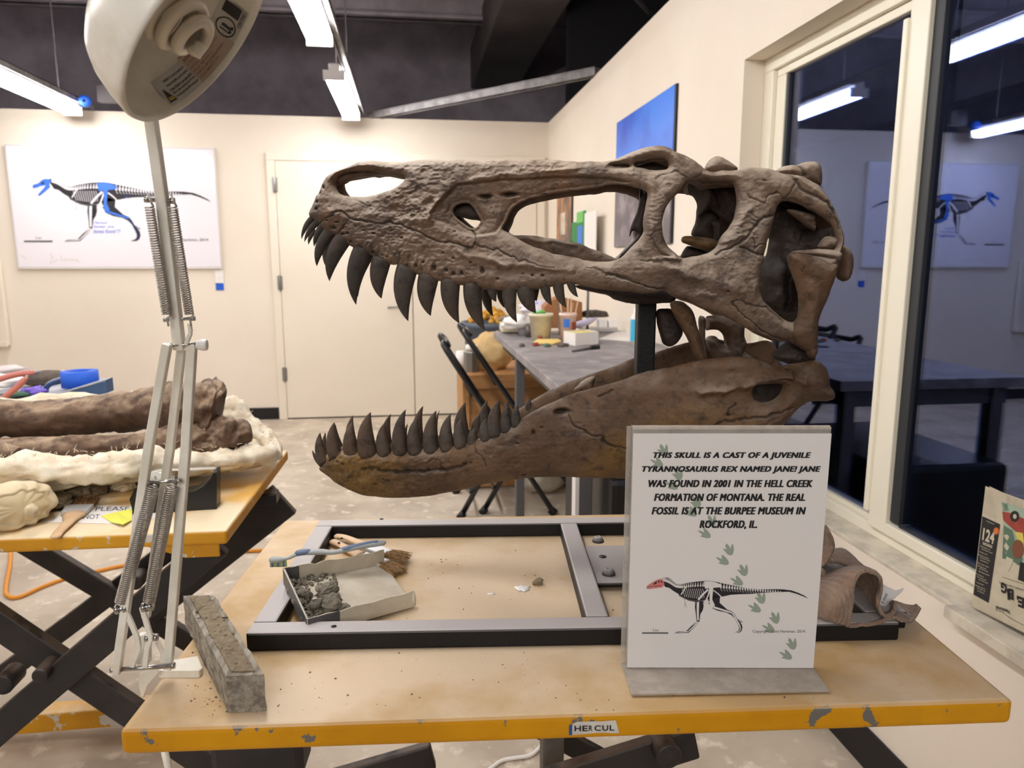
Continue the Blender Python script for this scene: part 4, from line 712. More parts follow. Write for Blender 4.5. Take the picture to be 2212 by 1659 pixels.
# skeleton drawing shared by the sheet and the whiteboard, in one set of drawing coordinates
def draw_skeleton(mb, mp, board=False):
    """materials: 0 black 1 white 2 accent 3 grey 4 dark accent"""
    P = lambda pts, m_, k: mb.poly([mp(x, y, k) for x, y in pts], m_)
    Sx = lambda pts, w, m_, k, w2=None: mb.stroke([tuple(q) for q in resample([(a, c_, 0) for a, c_ in pts], max(6, 4 * len(pts)))[:, :2]], w, lambda x, y: mp(x, y, k), m_, w2)
    hd = [(340, 215), (370, 205), (410, 212), (450, 240), (500, 285)] if not board else [(300, 222), (330, 212), (380, 225), (450, 260), (500, 288)]
    body = hd + [(560, 288), (640, 272), (740, 257), (830, 250), (900, 248), (960, 256), (1050, 275), (1150, 296), (1250, 316), (1350, 338), (1500, 350), (1650, 346), (1780, 349), (1880, 362), (1960, 390), (2040, 428), (2080, 460), (2020, 434), (1940, 403), (1850, 378), (1700, 382), (1550, 390), (1400, 403), (1250, 408), (1150, 415), (1050, 436), (1000, 445), (860, 470), (800, 495), (730, 500), (650, 484), (600, 460), (540, 430), (525, 402), (470, 370), (420, 332), (370, 320), (350, 290)]
    P(body, 0, 0)
    P([(930, 405), (1025, 440), (1020, 510), (1060, 545), (1110, 590), (1170, 615), (1200, 650), (1230, 700), (1262, 735), (1300, 740), (1265, 745), (1285, 770), (1293, 810), (1280, 850), (1250, 868), (1190, 868), (1245, 845), (1255, 810), (1240, 770), (1200, 695), (1160, 655), (1100, 625), (1000, 605), (930, 575), (890, 520), (880, 440)], 0, 0)
    P([(730, 490), (828, 490), (828, 560), (818, 600), (790, 645), (780, 730), (730, 790), (680, 840), (650, 868), (480, 875), (510, 856), (620, 850), (680, 790), (745, 735), (738, 650), (725, 560)], 0, 0)
    # backbone and neural spines
    n = 46; cx_ = resample([(350, 235, 0), (420, 262, 0), (500, 310, 0), (580, 318, 0), (700, 305, 0), (840, 300, 0)], 26)
    for i in range(26):
        x, y = cx_[i][:2]; P([(x - 9, y - 9), (x + 7, y - 11), (x + 8, y + 14), (x - 8, y + 16)], 1, 1); P([(x - 1, y - 34), (x + 8, y - 36), (x + 4, y - 8), (x - 4, y - 8)], 1, 2)
    for i in range(34):
        s = i / 33; x = 1035 + 1000 * s ** .95; y = 318 + 58 * min(1, s * 1.7) + max(0, s - .62) * 200; h = 15 * (1 - s) ** .7 + 2
        if s > .62: y -= 14 * (s - .62)
        P([(x - 11 * (1 - s * .4), y - h), (x + 10 * (1 - s * .4), y - h * .9), (x + 10 * (1 - s * .4), y + h), (x - 11 * (1 - s * .4), y + h * .9)], 1, 1)
        if s < .7: P([(x - 4, y - h * 2.5), (x + 5, y - h * 2.6), (x + 8, y - h * .8), (x, y - h * .8)], 1, 2); Sx([(x - 2, y + h), (x + 5, y + h * 2.2), (x + 16, y + h * 3)], 4, 1, 2)
    P([(832, 256), (900, 250), (960, 260), (1040, 290), (1040, 322), (960, 330), (900, 330), (850, 345), (838, 310)], 2 if board else 1, 3)
    for i in range(11):
        x = 575 + i * 24; Sx([(x, 340), (x + 14, 390), (x + 34 - i * 1.5, 462 - abs(i - 7) * 3)], 5, 1, 2)
    Sx([(625, 310), (560, 412)], 13, 1, 3); Sx([(530, 405), (560, 430), (640, 470), (740, 490), (840, 478)], 12, 3, 2); Sx([(600, 455), (608, 510), (598, 560)], 5, 3, 2, 2); Sx([(608, 510), (628, 570)], 4, 3, 2, 2)
    Sx([(885, 350), (820, 410), (765, 475)], 22, 1, 3); Sx([(905, 340), (880, 430), (840, 510)], 16, 1, 3); P([(815, 520), (885, 485), (900, 500), (870, 520)], 1, 3); Sx([(945, 360), (1000, 400), (1042, 440)], 12, 1, 3)
    ac = 2 if board else 1; dk = 4 if board else 1
    P([(890, 330), (920, 318), (945, 332), (938, 400), (932, 470), (965, 540), (940, 572), (915, 570), (898, 520), (903, 400)], ac, 4)
    Sx([(940, 560), (1040, 590), (1170, 630)], 26, ac, 4, 17); Sx([(1170, 632), (1215, 700), (1262, 785)], 16, dk, 5, 18); Sx([(1262, 785), (1268, 830), (1240, 858), (1195, 868)], 14, 4 if board else 1, 5, 5); Sx([(1240, 710), (1295, 738)], 7, 3, 5, 3)
    Sx([(762, 500), (760, 600), (762, 720)], 30, 1, 4, 22); Sx([(760, 735), (700, 800), (650, 845)], 24, 1, 4, 14); Sx([(650, 852), (570, 862), (500, 868)], 12, 1, 4, 5); Sx([(735, 505), (745, 610), (750, 720)], 4, 3, 5); Sx([(752, 745), (690, 800), (640, 846)], 4, 3, 5); Sx([(640, 862), (490, 872)], 4, 3, 5)
    if not board:
        P([(145, 330), (160, 302), (210, 270), (270, 236), (320, 222), (345, 240), (362, 290), (335, 325), (270, 334), (180, 346), (150, 342)], 2, 3)
        P([(225, 285), (268, 250), (272, 275), (240, 292)], 0, 4); P([(285, 246), (300, 240), (302, 262), (290, 272)], 0, 4); P([(312, 250), (328, 245), (338, 265), (325, 272)], 0, 4); Sx([(150, 322), (220, 318), (320, 300)], 5, 0, 4); Sx([(165, 330), (240, 325)], 3, 1, 5)
    else:
        P([(138, 296), (150, 275), (200, 262), (240, 225), (280, 212), (330, 220), (335, 250), (310, 285), (270, 285), (230, 290), (190, 305), (150, 312)], 2, 3)
        P([(318, 260), (330, 300), (280, 345), (215, 395), (195, 385), (215, 360), (260, 310), (290, 275)], 2, 4); P([(228, 262), (262, 240), (268, 262), (240, 276)], 0, 4)
        P([(1120, 392), (1180, 396), (1175, 418), (1125, 414)], 4, 4)
m = MB()
def mp_sheet(x, y, k): return pan(1370 + x / 5.53, 1210 + y / 5.53, 2 + k * .7)
draw_skeleton(m, mp_sheet); m.build('skeleton_drawing', [M['print_black'], M['print_white'], M['print_pink'], M['print_grey'], M['print_black']], paper)
# ------------------------------------------------------------------ whiteboard on the back wall
M['board'] = mat('glossy_whiteboard', (238, 234, 240), .12, spec=.7)
wb0, wb1, wb2, wb3 = hy(9, 320, 6.175), hy(456, 322, 6.175), hy(477, 577, 6.175), hy(40, 578, 6.175)
wb = thing('whiteboard', 'glossy white board on the back wall with a dinosaur skeleton drawing coloured blue', 'whiteboard', (wb0 + wb2) / 2 + V3(0, .02, 0))
m = MB(); m.box(wb3[0], wb2[0], 6.177, 6.195, wb2[2], wb1[2]); m.build('panel', M['board'], wb, bevel=.004)
m = MB(); xx0, xx1, zz0, zz1 = wb3[0], wb2[0], wb2[2], wb1[2]
for q in ((xx0 - .006, xx1 + .006, zz0 - .012, zz0 - .001), (xx0 - .006, xx1 + .006, zz1 + .001, zz1 + .008), (xx0 - .007, xx0 - .001, zz0, zz1), (xx1 + .001, xx1 + .007, zz0, zz1)): m.box(q[0], q[1], 6.176, 6.20, q[2], q[3])
m.build('frame', M['fixture'], wb, bevel=.001)
m = MB()
def mp_board(x, y, k): return hy((960 + (x - 480) * 1.40 - max(0, x - 1300) * .06) / 6.9125, 380 + (975 + (y - 870) * 1.42) / 6.9125, 6.1755 - .0004 * k)
draw_skeleton(m, mp_board, True); m.build('skeleton_drawing', [M['print_black'], M['board'], M['print_blue'], M['print_grey'], M['print_navy']], wb)
m = MB()
def bd(x, y, k=1): return hy(x / 6.9125, 380 + y / 6.9125, 6.1755 - .0004 * k)
def btext(mb, t_, x0, x1, y0, y1, mi=0, bold=0, shear=0):
    v, f = text_fit(t_, x1 - x0, y1 - y0, bold, shear); mb.add([bd(x0 + p[0], y1 - p[1], 3) for p in v], f, mi)
m.poly([bd(*p) for p in ((358, 965), (785, 965), (785, 990), (358, 990))]); btext(m, '1m', 535, 618, 905, 945)
btext(m, 'Copyright Scott Hartman, 2014', 2250, 3110, 930, 985)
for pl_ in ([(770, 1150), (755, 1200), (790, 1215), (765, 1260), (750, 1300), (790, 1290), (870, 1245)], [(905, 1190), (915, 1250), (905, 1275)], [(940, 1270), (975, 1230), (985, 1275), (1020, 1235), (1040, 1275), (1080, 1235), (1100, 1275), (1150, 1240), (1160, 1285), (1200, 1275)], [(310, 1190), (350, 1210), (400, 1245)]):
    m.stroke([tuple(q) for q in resample([(a, c_, 0) for a, c_ in pl_], 24)[:, :2]], 6, lambda x, y: bd(x, y, 2), 1)
m.build('handwriting', [M['print_grey'], M['dusty_sill']], wb)
m = MB(); btext(m, 'Marked', 1400, 1600, 680, 715, 0, 0, .3); btext(m, 'bones  are', 1400, 1700, 735, 775, 0, 0, .3); btext(m, 'bones found !!!', 1395, 1800, 795, 855, 0, 0, .3); m.build('blue_note', M['print_blue'], wb)
p = hy(474, 598, 6.2); m = MB(); m.box(p[0] - .033, p[0] + .033, 6.192, 6.2, p[2] - .05, p[2] + .05); m.box(p[0] - .006, p[0] + .006, 6.186, 6.192, p[2] - .012, p[2] + .012)
tag(m.build('switch_plate', M['plate'], bevel=.002), 'white wall plate below the whiteboard, left of the door', 'switch')
p = hy(475, 621, 6.2); m = MB(); m.box(p[0] - .03, p[0] + .03, 6.197, 6.2, p[2] - .022, p[2] + .05); tag(m.build('tape_piece', M['bluetape']), 'blue tape strip on the back wall under the wall plate', 'tape')
a, c_ = hy(-60, 560, 6.1), hy(11, 748, 6.1); m = MB(); m.box(a[0], c_[0], 6.15, 6.19, c_[2], a[2]); m.box(a[0], c_[0] + .0, 6.13, 6.15, c_[2] - .01, c_[2] + .03)
tag(m.build('wall_rack', M['door'], bevel=.004), 'cream paper rack on the back wall at the left edge', 'rack')
# ------------------------------------------------------------------ pictures and folders on the right wall
M['pic_blue'] = mat('print_sky', (22, 72, 200), .3, c2=(60, 130, 240), scale=1.3); M['pic_rock'] = mat('print_rock', (96, 88, 96), .35, c2=(150, 138, 146), scale=7, lo=.45, hi=.65, c3=(70, 62, 60), s3=5)
M['pic_orange'] = mat('print_canyon', (176, 118, 76), .35, c2=(84, 70, 64), scale=5, stretch=(1, 3, 1), lo=.45, hi=.55)
def wallpic(name, label, y0, y1, z0, z1, mats, split=None):
    t = thing(name, label, 'picture', (XR, (y0 + y1) / 2, (z0 + z1) / 2))
    m = MB(); m.box(XR - .012, XR, y0, y1, z0, z1); m.build('backing', M['black_plastic'], t, bevel=.001)
    zz = [z0, z1] if split is None else [z0, split, z1]
    for k in range(len(zz) - 1): m = MB(); m.box(XR - .0135, XR - .012, y0 + .012, y1 - .004, zz[k] + .001, zz[k + 1] - .001); m.build('print', mats[k], t)
    return t
wallpic('wall_picture', 'tall picture on the right wall, blue sky above grey rock', 3.16, 4.08, 1.38, 2.05, [M['pic_rock'], M['pic_blue']], 1.70)
t = wallpic('wall_picture', 'narrow orange and dark picture on the right wall near the corner', 5.21, 5.75, 1.44, 1.83, [M['pic_orange']])
m = MB(); m.box(XR - .0145, XR - .0135, 5.42, 5.58, 1.50, 1.66); m.build('light_figure', M['dusty_sill'], t)
M['folder_green'] = mat('green_folder', (22, 128, 62), .5); M['folder_lime'] = mat('light_green_folder', (110, 190, 100), .5)
for nm, lb, y0, y1, z0, z1, x, mt in (('folder', 'dark green folder leaning in the wall rack, lower left one', 4.83, 5.09, 1.34, 1.565, .03, 'folder_green'), ('folder', 'light green folder standing tallest in the wall rack', 4.63, 4.86, 1.30, 1.62, .045, 'folder_green'), ('paper_stack', 'white papers in the wall rack beside the green folders', 4.33, 4.62, 1.28, 1.60, .05, 'plate')):
    t = thing(nm, lb, 'folder' if nm == 'folder' else 'papers', (XR - x, (y0 + y1) / 2, z0)); m = MB(); m.box(XR - x - .008, XR - x, y0, y1, z0, z1); m.build('cover', M[mt], t, bevel=.002)
    if mt == 'folder_green' and y0 < 4.7:
        m = MB(); m.box(XR - x - .0095, XR - x - .008, y0 + .06, y0 + .2, z0 + .05, z1 - .09); m.build('label_strip', M['print_blue'], t); m = MB(); m.box(XR - x - .0095, XR - x - .008, y0 + .05, y1, z1 - .07, z1); m.build('tab', M['folder_lime'], t)
m = MB(); m.box(XR - .075, XR, 4.3, 5.12, 1.22, 1.30); m.box(XR - .075, XR - .07, 4.3, 5.12, 1.22, 1.34); tag(m.build('folder_rack', M['strut'], bevel=.002), 'metal wall rack holding green folders on the right wall', 'rack')
# ------------------------------------------------------------------ newspaper on the sill
M['news'] = mat('newsprint', (196, 186, 164), .8, c2=(184, 174, 152), scale=20); M['news_dark'] = mat('newsprint_black', (40, 38, 38), .75); M['news_green'] = mat('newsprint_green', (88, 112, 92), .8); M['news_sage'] = mat('newsprint_sage', (150, 168, 148), .8)
M['news_red'] = mat('newsprint_red', (156, 70, 56), .8, c2=(140, 60, 50), scale=60); M['news_orange'] = mat('newsprint_orange', (204, 112, 52), .8); M['news_brown'] = mat('newsprint_brown', (122, 76, 56), .8); M['news_yellow'] = mat('newsprint_yellow', (206, 190, 90), .8); M['news_grey'] = mat('newsprint_grey', (104, 98, 92), .8)
news = thing('newspaper', 'folded newspaper standing upside down on the window sill at the right edge', 'newspaper', hz(2143, 1337, WZ0 + .005))
nA, nB, nC = hz(2100, 1311, WZ0 + .005), hz(2143, 1337, WZ0 + .005), hz(2260, 1405, WZ0 + .005)
def plane(a, b_): d = b_ - a; n = V3(d[1], -d[0], 0); n /= np.linalg.norm(n); return (a, n if n @ (CAM - a) > 0 else -n)
pA, pB = plane(nA, nB), plane(nB, nC)
def nz_(x, y): return 2040 + x / 4.483, 1030 + y / 4.483
def nq(pl_, x, y, k): return hpl(*nz_(x, y), pl_[0] + pl_[1] * .0003 * k, pl_[1])
m = MB()
for k in range(3): m.prism([nq(pA, x + 5 * k, y + 3 * k, -4 * k) for x, y in ((398, 90), (525, 140), (575, 440), (560, 560), (478, 1362), (262, 1255))], -pA[1] * .0006)
A_ = m.build('front_fold', M['news'], news)
m = MB()
for k in range(4): m.prism([nq(pB, x, y, -5 * k) for x, y in ((432, 90), (560, 150), (1300, 420), (1300, 1780), (478, 1362), (520, 900), (575, 460), (545, 250))], -pB[1] * .0006)
B_ = m.build('front_page', M['news'], news)
m = MB(); m.poly([nq(pA, *p, 2) for p in ((368, 380), (540, 460), (428, 1222), (282, 1140))]); m.build('black_column', M['news_dark'], A_)
def ntext(mb, pl_, t_, o, u, w_, k, flip=False, bold=.01, mi=0):
    v, f = text_fit(t_, 1, 1, bold); o, u, w_ = np.array(o, float), np.array(u, float), np.array(w_, float)
    mb.add([nq(pl_, *(o + u * p[0] + w_ * p[1]), k) for p in v], f, mi)
m = MB(); ntext(m, pA, '124', (365, 610), (112, 45), (15, -118), 3, bold=.03); ntext(m, pA, 'DEGREES', (370, 655), (92, 38), (3, -26), 3, bold=.03); ntext(m, pA, 'TODAY', (404, 432), (80, 34), (2, -10), 3)
for i in range(17): y = 665 + i * 27; x = 348 - i * 2.6 + 14 * math.sin(i * 1.7); w_ = 96 + 16 * math.sin(i * 2.3); ntext(m, pA, 'the heat record in the valley'[: 12 + i % 5], (x, y + 10), (w_ - i, (w_ - i) * .42), (1, -13), 3, bold=.01)
m.build('white_lettering', M['news'], A_)
m = MB(); m.poly([nq(pA, 502 + (34 if i % 2 else 20) * math.cos(i * math.pi / 12), 525 + (42 if i % 2 else 26) * math.sin(i * math.pi / 12), 4) for i in range(24)]); m.build('sun_mark', M['news_orange'], A_)
m = MB()
for i in range(14): ntext(m, pA, 'old lines of small news type', (392 - i * 1.5, 130 + i * 17), (80 + i * 4, 32 + i * 2.2), (0, -8), 2, bold=0)
m.build('small_type', M['news_grey'], A_)
m = MB()
m.poly([nq(pB, *p, 1) for p in ((550, 235), (1300, 520), (1300, 1000), (1000, 900), (560, 790), (575, 470))], 0)
m.poly([nq(pB, *p, 2) for p in ((560, 335), (640, 350), (780, 410), (1300, 600), (1300, 850), (800, 620), (700, 540), (600, 450), (570, 420))], 1)
m.poly([nq(pB, 680 + 44 * math.cos(i * math.pi / 12), 383 + 54 * math.sin(i * math.pi / 12), 3) for i in range(24)], 2); m.poly([nq(pB, 682 + 18 * math.cos(i * math.pi / 10), 384 + 24 * math.sin(i * math.pi / 10), 4) for i in range(20)], 3)
m.poly([nq(pB, *p, 2) for p in ((575, 470), (660, 520), (690, 640), (760, 800), (720, 860), (640, 800), (560, 790))], 4)
m.poly([nq(pB, *p, 3) for p in ((600, 770), (640, 790), (665, 800), (650, 860), (615, 920), (590, 880))], 3); m.poly([nq(pB, 612 + 14 * math.sin(i * .9), 560 + i * 14 - (0 if i < 14 else 0), 3) if i < 14 else nq(pB, 590 + 14 * math.sin(i * .9), 560 + (27 - i) * 14, 3) for i in range(28)], 3)
m.poly([nq(pB, 712 + 56 * math.cos(i * math.pi / 10), 700 + 92 * math.sin(i * math.pi / 10), 4) for i in range(20)], 5); m.poly([nq(pB, *p, 4) for p in ((680, 530), (760, 545), (770, 640), (720, 640))], 6)
m.poly([nq(pB, *p, 4) for p in ((735, 820), (1300, 1060), (1300, 1230), (712, 995))], 2)
for i in range(4): m.stroke([(560 + i * 14, 250 + i * 4), (580 + i * 10, 300), (570 + i * 16, 330)], 5, lambda x, y: nq(pB, x, y, 3), 4)
m.build('cover_picture', [M['news_sage'], M['news_red'], M['news_dark'], M['news'], M['news_green'], M['news_brown'], M['news_yellow']], B_)
m = MB()
for ch, x, y in (('G', 604, 1052), ('I', 632, 1082), ('B', 668, 1082), ("'", 714, 1142), ('E', 775, 1165), ('R', 850, 1195)):
    w_ = {'I': 24, "'": 14}.get(ch, 66 if ch == 'E' else 58); hh = 104 if ch != "'" else 40; ntext(m, pB, ch, (x, y - (26 if ch == 'G' else 0) + 10), (-w_, -w_ * .36), (2, hh), 4, bold=.05)
ntext(m, pB, 'National', (630, 1290), (-130, -42), (0, 38), 4, bold=.02); ntext(m, pB, 'THE STANDARD LAW TIP THE', (860, 1122), (-330, -110), (0, 16), 4, bold=.01)
for i in range(6): ntext(m, pB, 'small type of the lower page', (900, 290 + i * 14), (-300, -110), (0, 7), 3, bold=0)
m.stroke([(498, 1290), (560, 1310), (640, 1370), (1000, 1560)], 4, lambda x, y: nq(pB, x, y, 3)); m.stroke([(560, 970), (800, 1050), (1000, 1130)], 3, lambda x, y: nq(pB, x, y, 3))
m.build('page_lettering', M['news_dark'], B_)
# ------------------------------------------------------------------ cloth on the stand
def knit():
    m = mat('knit_towel', (134, 108, 90), .95, c2=(150, 124, 104), scale=40, sheen=.3); nt = m.node_tree; N = nt.nodes; K = nt.links; b = N['Principled BSDF']
    tc = N.new('ShaderNodeTexCoord'); wv = N.new('ShaderNodeTexWave'); wv.inputs['Scale'].default_value = 5; wv.inputs['Distortion'].default_value = 2.2; mp = N.new('ShaderNodeMapping'); mp.inputs['Scale'].default_value = (10, 10, 34)
    K.new(tc.outputs['Object'], mp.inputs[0]); K.new(mp.outputs[0], wv.inputs[0]); n = N.new('ShaderNodeTexNoise'); n.inputs['Scale'].default_value = 420; K.new(tc.outputs['Object'], n.inputs[0])
    ad = N.new('ShaderNodeMath'); ad.operation = 'ADD'; K.new(wv.outputs['Fac'], ad.inputs[0]); K.new(n.outputs['Fac'], ad.inputs[1]); bp = N.new('ShaderNodeBump'); bp.inputs['Strength'].default_value = .9; bp.inputs['Distance'].default_value = .0022; K.new(ad.outputs[0], bp.inputs['Height']); K.new(bp.outputs[0], b.inputs['Normal']); return m
M['knit'] = knit()
def zc(x, y): return 1740 + x / 5.53, 1120 + y / 5.53
def loft(curves, n=60, k=24):
    C = [resample([hy(*zc(x, y), Y) for x, y, Y in c_], n) for c_ in curves]; C = np.array(C); G = np.array([resample(C[:, i], k) for i in range(n)]); G = G + .0012 * fbm(G * 60, 3, 2)[..., None]; return gridmesh(G)
cloth = thing('knit_towel', 'crumpled brown knit towel draped over the right end of the black stand', 'towel', hz(1850, 1350, .846))
rim = [(530, 1285, .80), (532, 1180, .80), (560, 1020, .80), (580, 880, .80), (590, 760, .80), (640, 670, .80), (740, 635, .80), (840, 655, .80), (895, 730, .80), (900, 850, .80), (865, 960, .80), (880, 1080, .80), (940, 1160, .80), (1010, 1155, .80), (1065, 1090, .805), (1075, 990, .815)]
mid = [(300, 1230, .81), (330, 1180, .80), (380, 1000, .80), (420, 850, .81), (440, 740, .82), (480, 640, .83), (560, 590, .84), (650, 590, .85), (740, 620, .86), (760, 760, .87), (750, 900, .87), (770, 1000, .87), (850, 1080, .87), (930, 1090, .87), (980, 1050, .86), (1000, 980, .86)]
lft = [(60, 1160, .84), (70, 1130, .83), (80, 1000, .83), (100, 900, .84), (110, 800, .86), (150, 730, .88), (220, 690, .90), (300, 640, .92), (400, 640, .93), (450, 760, .94), (460, 850, .94), (480, 960, .94), (560, 1010, .94), (640, 1030, .94), (700, 1000, .93), (720, 960, .93)]
v, q = loft([rim, mid, lft]); me = fastmesh('fold', v, q, [M['knit']]); place(me, 'fold', cloth, solid=.0045)
v, q = loft([[(530, 1285, .80), (700, 1272, .80), (880, 1235, .80), (1040, 1190, .80), (1150, 1215, .80), (1260, 1228, .81), (1320, 1150, .82), (1370, 1060, .83)], [(330, 1240, .82), (600, 1200, .83), (820, 1150, .84), (1000, 1100, .84), (1110, 1080, .84), (1200, 1110, .84), (1290, 1080, .84), (1340, 1040, .84)], [(120, 1180, .86), (500, 1120, .88), (760, 1080, .88), (900, 1040, .88), (1040, 1010, .87), (1100, 1010, .87), (1180, 1040, .86), (1300, 1050, .85)]]); place(fastmesh('fold', v, q, [M['knit']]), 'fold', cloth, solid=.0045)
v, q = loft([[(100, 660, .90), (200, 560, .90), (330, 520, .90), (480, 560, .90), (640, 600, .90), (760, 660, .90)], [(100, 520, .93), (220, 420, .93), (340, 380, .93), (470, 400, .93), (600, 500, .93), (720, 610, .93)], [(100, 600, .98), (240, 450, .98), (360, 420, .98), (480, 450, .98), (600, 560, .98), (700, 680, .98)]]); place(fastmesh('fold', v, q, [M['knit']]), 'fold', cloth, solid=.0045)
v, q = loft([[(150, 620, .86), (240, 540, .86), (300, 450, .86), (335, 360, .86), (315, 260, .86), (270, 160, .86), (225, 90, .87)], [(40, 560, .87), (150, 480, .87), (230, 400, .87), (270, 320, .87), (270, 250, .87), (250, 180, .88), (215, 110, .88)], [(20, 500, .90), (100, 420, .90), (160, 350, .90), (200, 280, .90), (215, 220, .90), (220, 160, .90), (200, 100, .90)]]); place(fastmesh('fold', v, q, [M['knit']]), 'fold', cloth, solid=.005)
v, q = blob(hy(*zc(195, 640), .855), (.004, .004, .005), .1, 3, 3); place(fastmesh('knot', v, q, [M['knit']]), 'knot', cloth)
m = MB(); tp = lambda x, y, k=0: hy(*zc(x, y), .842 - k)
m.poly([tp(*p) for p in ((930, 790), (1080, 860), (1040, 960), (950, 1055), (885, 1030), (920, 880))]); m.poly([tp(*p) for p in ((1080, 860), (1175, 825), (1160, 870), (1050, 970), (1040, 960))]); lb = m.build('care_label', M['paper'], cloth, solid=.0006, label='white care label with dark print')
m = MB(); v, f = text_fit('R. GUNG', 100, 34, .02); m.add([tp(905 + p[0] * .55 + p[1] * .8, 1000 - p[0] * 1.1 + p[1] * .5, .0006) for p in v], f); m.build('label_print', M['print_grey'], lb)
# ------------------------------------------------------------------ desk lamp
M['enamel'] = mat('lamp_enamel', (238, 234, 224), .32, spec=.5, c2=(220, 214, 200), scale=14, bump=.12, bscale=300); M['chrome'] = mat('zinc_steel', (176, 174, 170), .25, .95); M['cfl'] = mat('bulb_glass', (226, 216, 198), .15, spec=.6)
M['spring'] = mat('spring_steel', (176, 168, 158), .35, .7); M['lab_white'] = mat('label_paper', (198, 195, 190), .5); M['lab_pink'] = mat('label_cream', (196, 180, 166), .6); M['lab_ink'] = mat('label_ink', (58, 54, 54), .6); M['lab_red'] = mat('label_red_ink', (182, 130, 110), .6); M['lab_yellow'] = mat('label_yellow', (196, 172, 66), .5)
lamp = thing('desk_lamp', 'cream spring-arm desk lamp clamped to the left corner of the front table', 'lamp', hz(345, 1462, TZ))
def lp(x, y, d=0.0):
    Y = .83 - (1445 - y) / 700 * .03 if y > 745 else .80 - (745 - y) / 495 * .05
    return hy(x, y, Y + d)
def pxr(p, r): return r * ((p - CAM) @ FWD) / F
def lbar(pts, w, t=.006, name='arm', mt='enamel', d=0.0):
    P_ = [lp(x, y, d) for x, y in pts]; m = MB()
    for a, c_ in zip(P_[:-1], P_[1:]): m.bar(a - (c_ - a) * .01, c_ + (c_ - a) * .01, pxr(a, w), t, FWD)
    return m.build(name, M[mt], lamp, bevel=.0012)
lbar([(324, 240), (352, 440), (388, 752)], 24, .010)
lbar([(361, 745), (322, 965), (252, 1450)], 19, .008, d=-.012); lbar([(392, 755), (368, 965), (316, 1330)], 17, .008, d=.012); lbar([(415, 744), (402, 965), (363, 1440)], 20, .008, d=-.002)
def spring(a, b_, r, turns, rw=.0009):
    P_ = []; a, b_ = np.array(a), np.array(b_); T = (b_ - a); Ln = np.linalg.norm(T); T /= Ln; u = np.cross(T, FWD); u /= np.linalg.norm(u); w_ = np.cross(T, u); n = turns * 12
    for i in range(n + 1): t_ = i / n; an = 2 * math.pi * turns * t_; P_.append(a + T * Ln * t_ + r * (math.cos(an) * u + math.sin(an) * w_))
    m = MB(); m.tube(P_, rw, 5); m.tube([a - T * .012, a - T * .004 + u * .002, a + u * r], .001, 6); m.tube([b_ + T * .012, b_ + T * .004, b_ + u * r], .001, 6); return m.build('spring', M['spring'], lamp)
for a, c_, r in (((323, 446), (360, 680), 9), ((373, 446), (409, 680), 9), ((330, 1050), (262, 1302), 13), ((371, 1050), (322, 1300), 12)):
    p, q = lp(*a, -.012), lp(*c_, -.012); n = int(np.linalg.norm(p - q) / .0024); spring(p, q, pxr(p, r), n)
def pin(a, c_, r, d=-.012, name='pin', mt='chrome'):
    p, q = lp(*a, d), lp(*c_, d); m = MB(); R_ = pxr(p, r); m.cyl(p, q, R_, n=16)
    T = (q - p) / np.linalg.norm(q - p)
    for e in (p, q): m.cyl(e - T * .002, e + T * .002, R_ * 1.35, n=16)
    return m.build(name, M[mt], lamp)
pin((317, 431), (373, 434), 5, 0); pin((358, 690), (417, 688), 4, 0); pin((320, 1043), (386, 1038), 4); pin((243, 1447), (374, 1438), 5); pin((366, 746), (425, 744), 4, -.004); pin((254, 1316), (272, 1313), 8); pin((312, 1312), (326, 1309), 8); pin((318, 1378), (337, 1377), 6)
p, q = lp(424, 745, -.004), lp(448, 745, -.004); m = MB(); m.tube([p, p * .4 + q * .6, q], [pxr(p, 9), pxr(p, 13), pxr(p, 12)], 20); m.build('tension_knob', M['fixture'], lamp, bevel=.001)
lbar([(268, 1310), (296, 1375), (300, 1400), (285, 1440)], 12, .004, 'lever', d=-.014); lbar([(307, 1312), (326, 1378), (318, 1400), (314, 1442)], 12, .004, 'lever', d=-.014)
lbar([(409, 697), (412, 718), (402, 745)], 9, .004, 'lever', d=-.006)
p = lp(312, 1400, .004); m = MB(); m.obox(p, RGT * .012, FWD * .012, UPV * .034); m.tube([lp(338, 1384), lp(352, 1410), lp(350, 1440)], .003, 8); m.build('pivot_block', M['enamel'], lamp, bevel=.002)
f1, f2, f3, f4 = hz(352, 1428, TZ + .009), hz(428, 1416, TZ + .009), hz(438, 1441, TZ + .009), hz(340, 1449, TZ + .009)
m = MB(); m.prism([f1, f2, f3, hz(430, 1449, TZ + .009), f4], -EZ * .009); m.build('clamp_foot', M['enamel'], lamp, bevel=.0015)
m = MB(); cpt = [lp(300, 1455, -.004), lp(334, 1444, -.004), lp(344, 1452, -.004), lp(318, 1482, -.004), lp(308, 1510, -.004), lp(303, 1500, -.004), lp(298, 1475, -.004)]; m.prism(cpt, FWD * .004); m.build('clamp_plate', M['enamel'], lamp, bevel=.001)
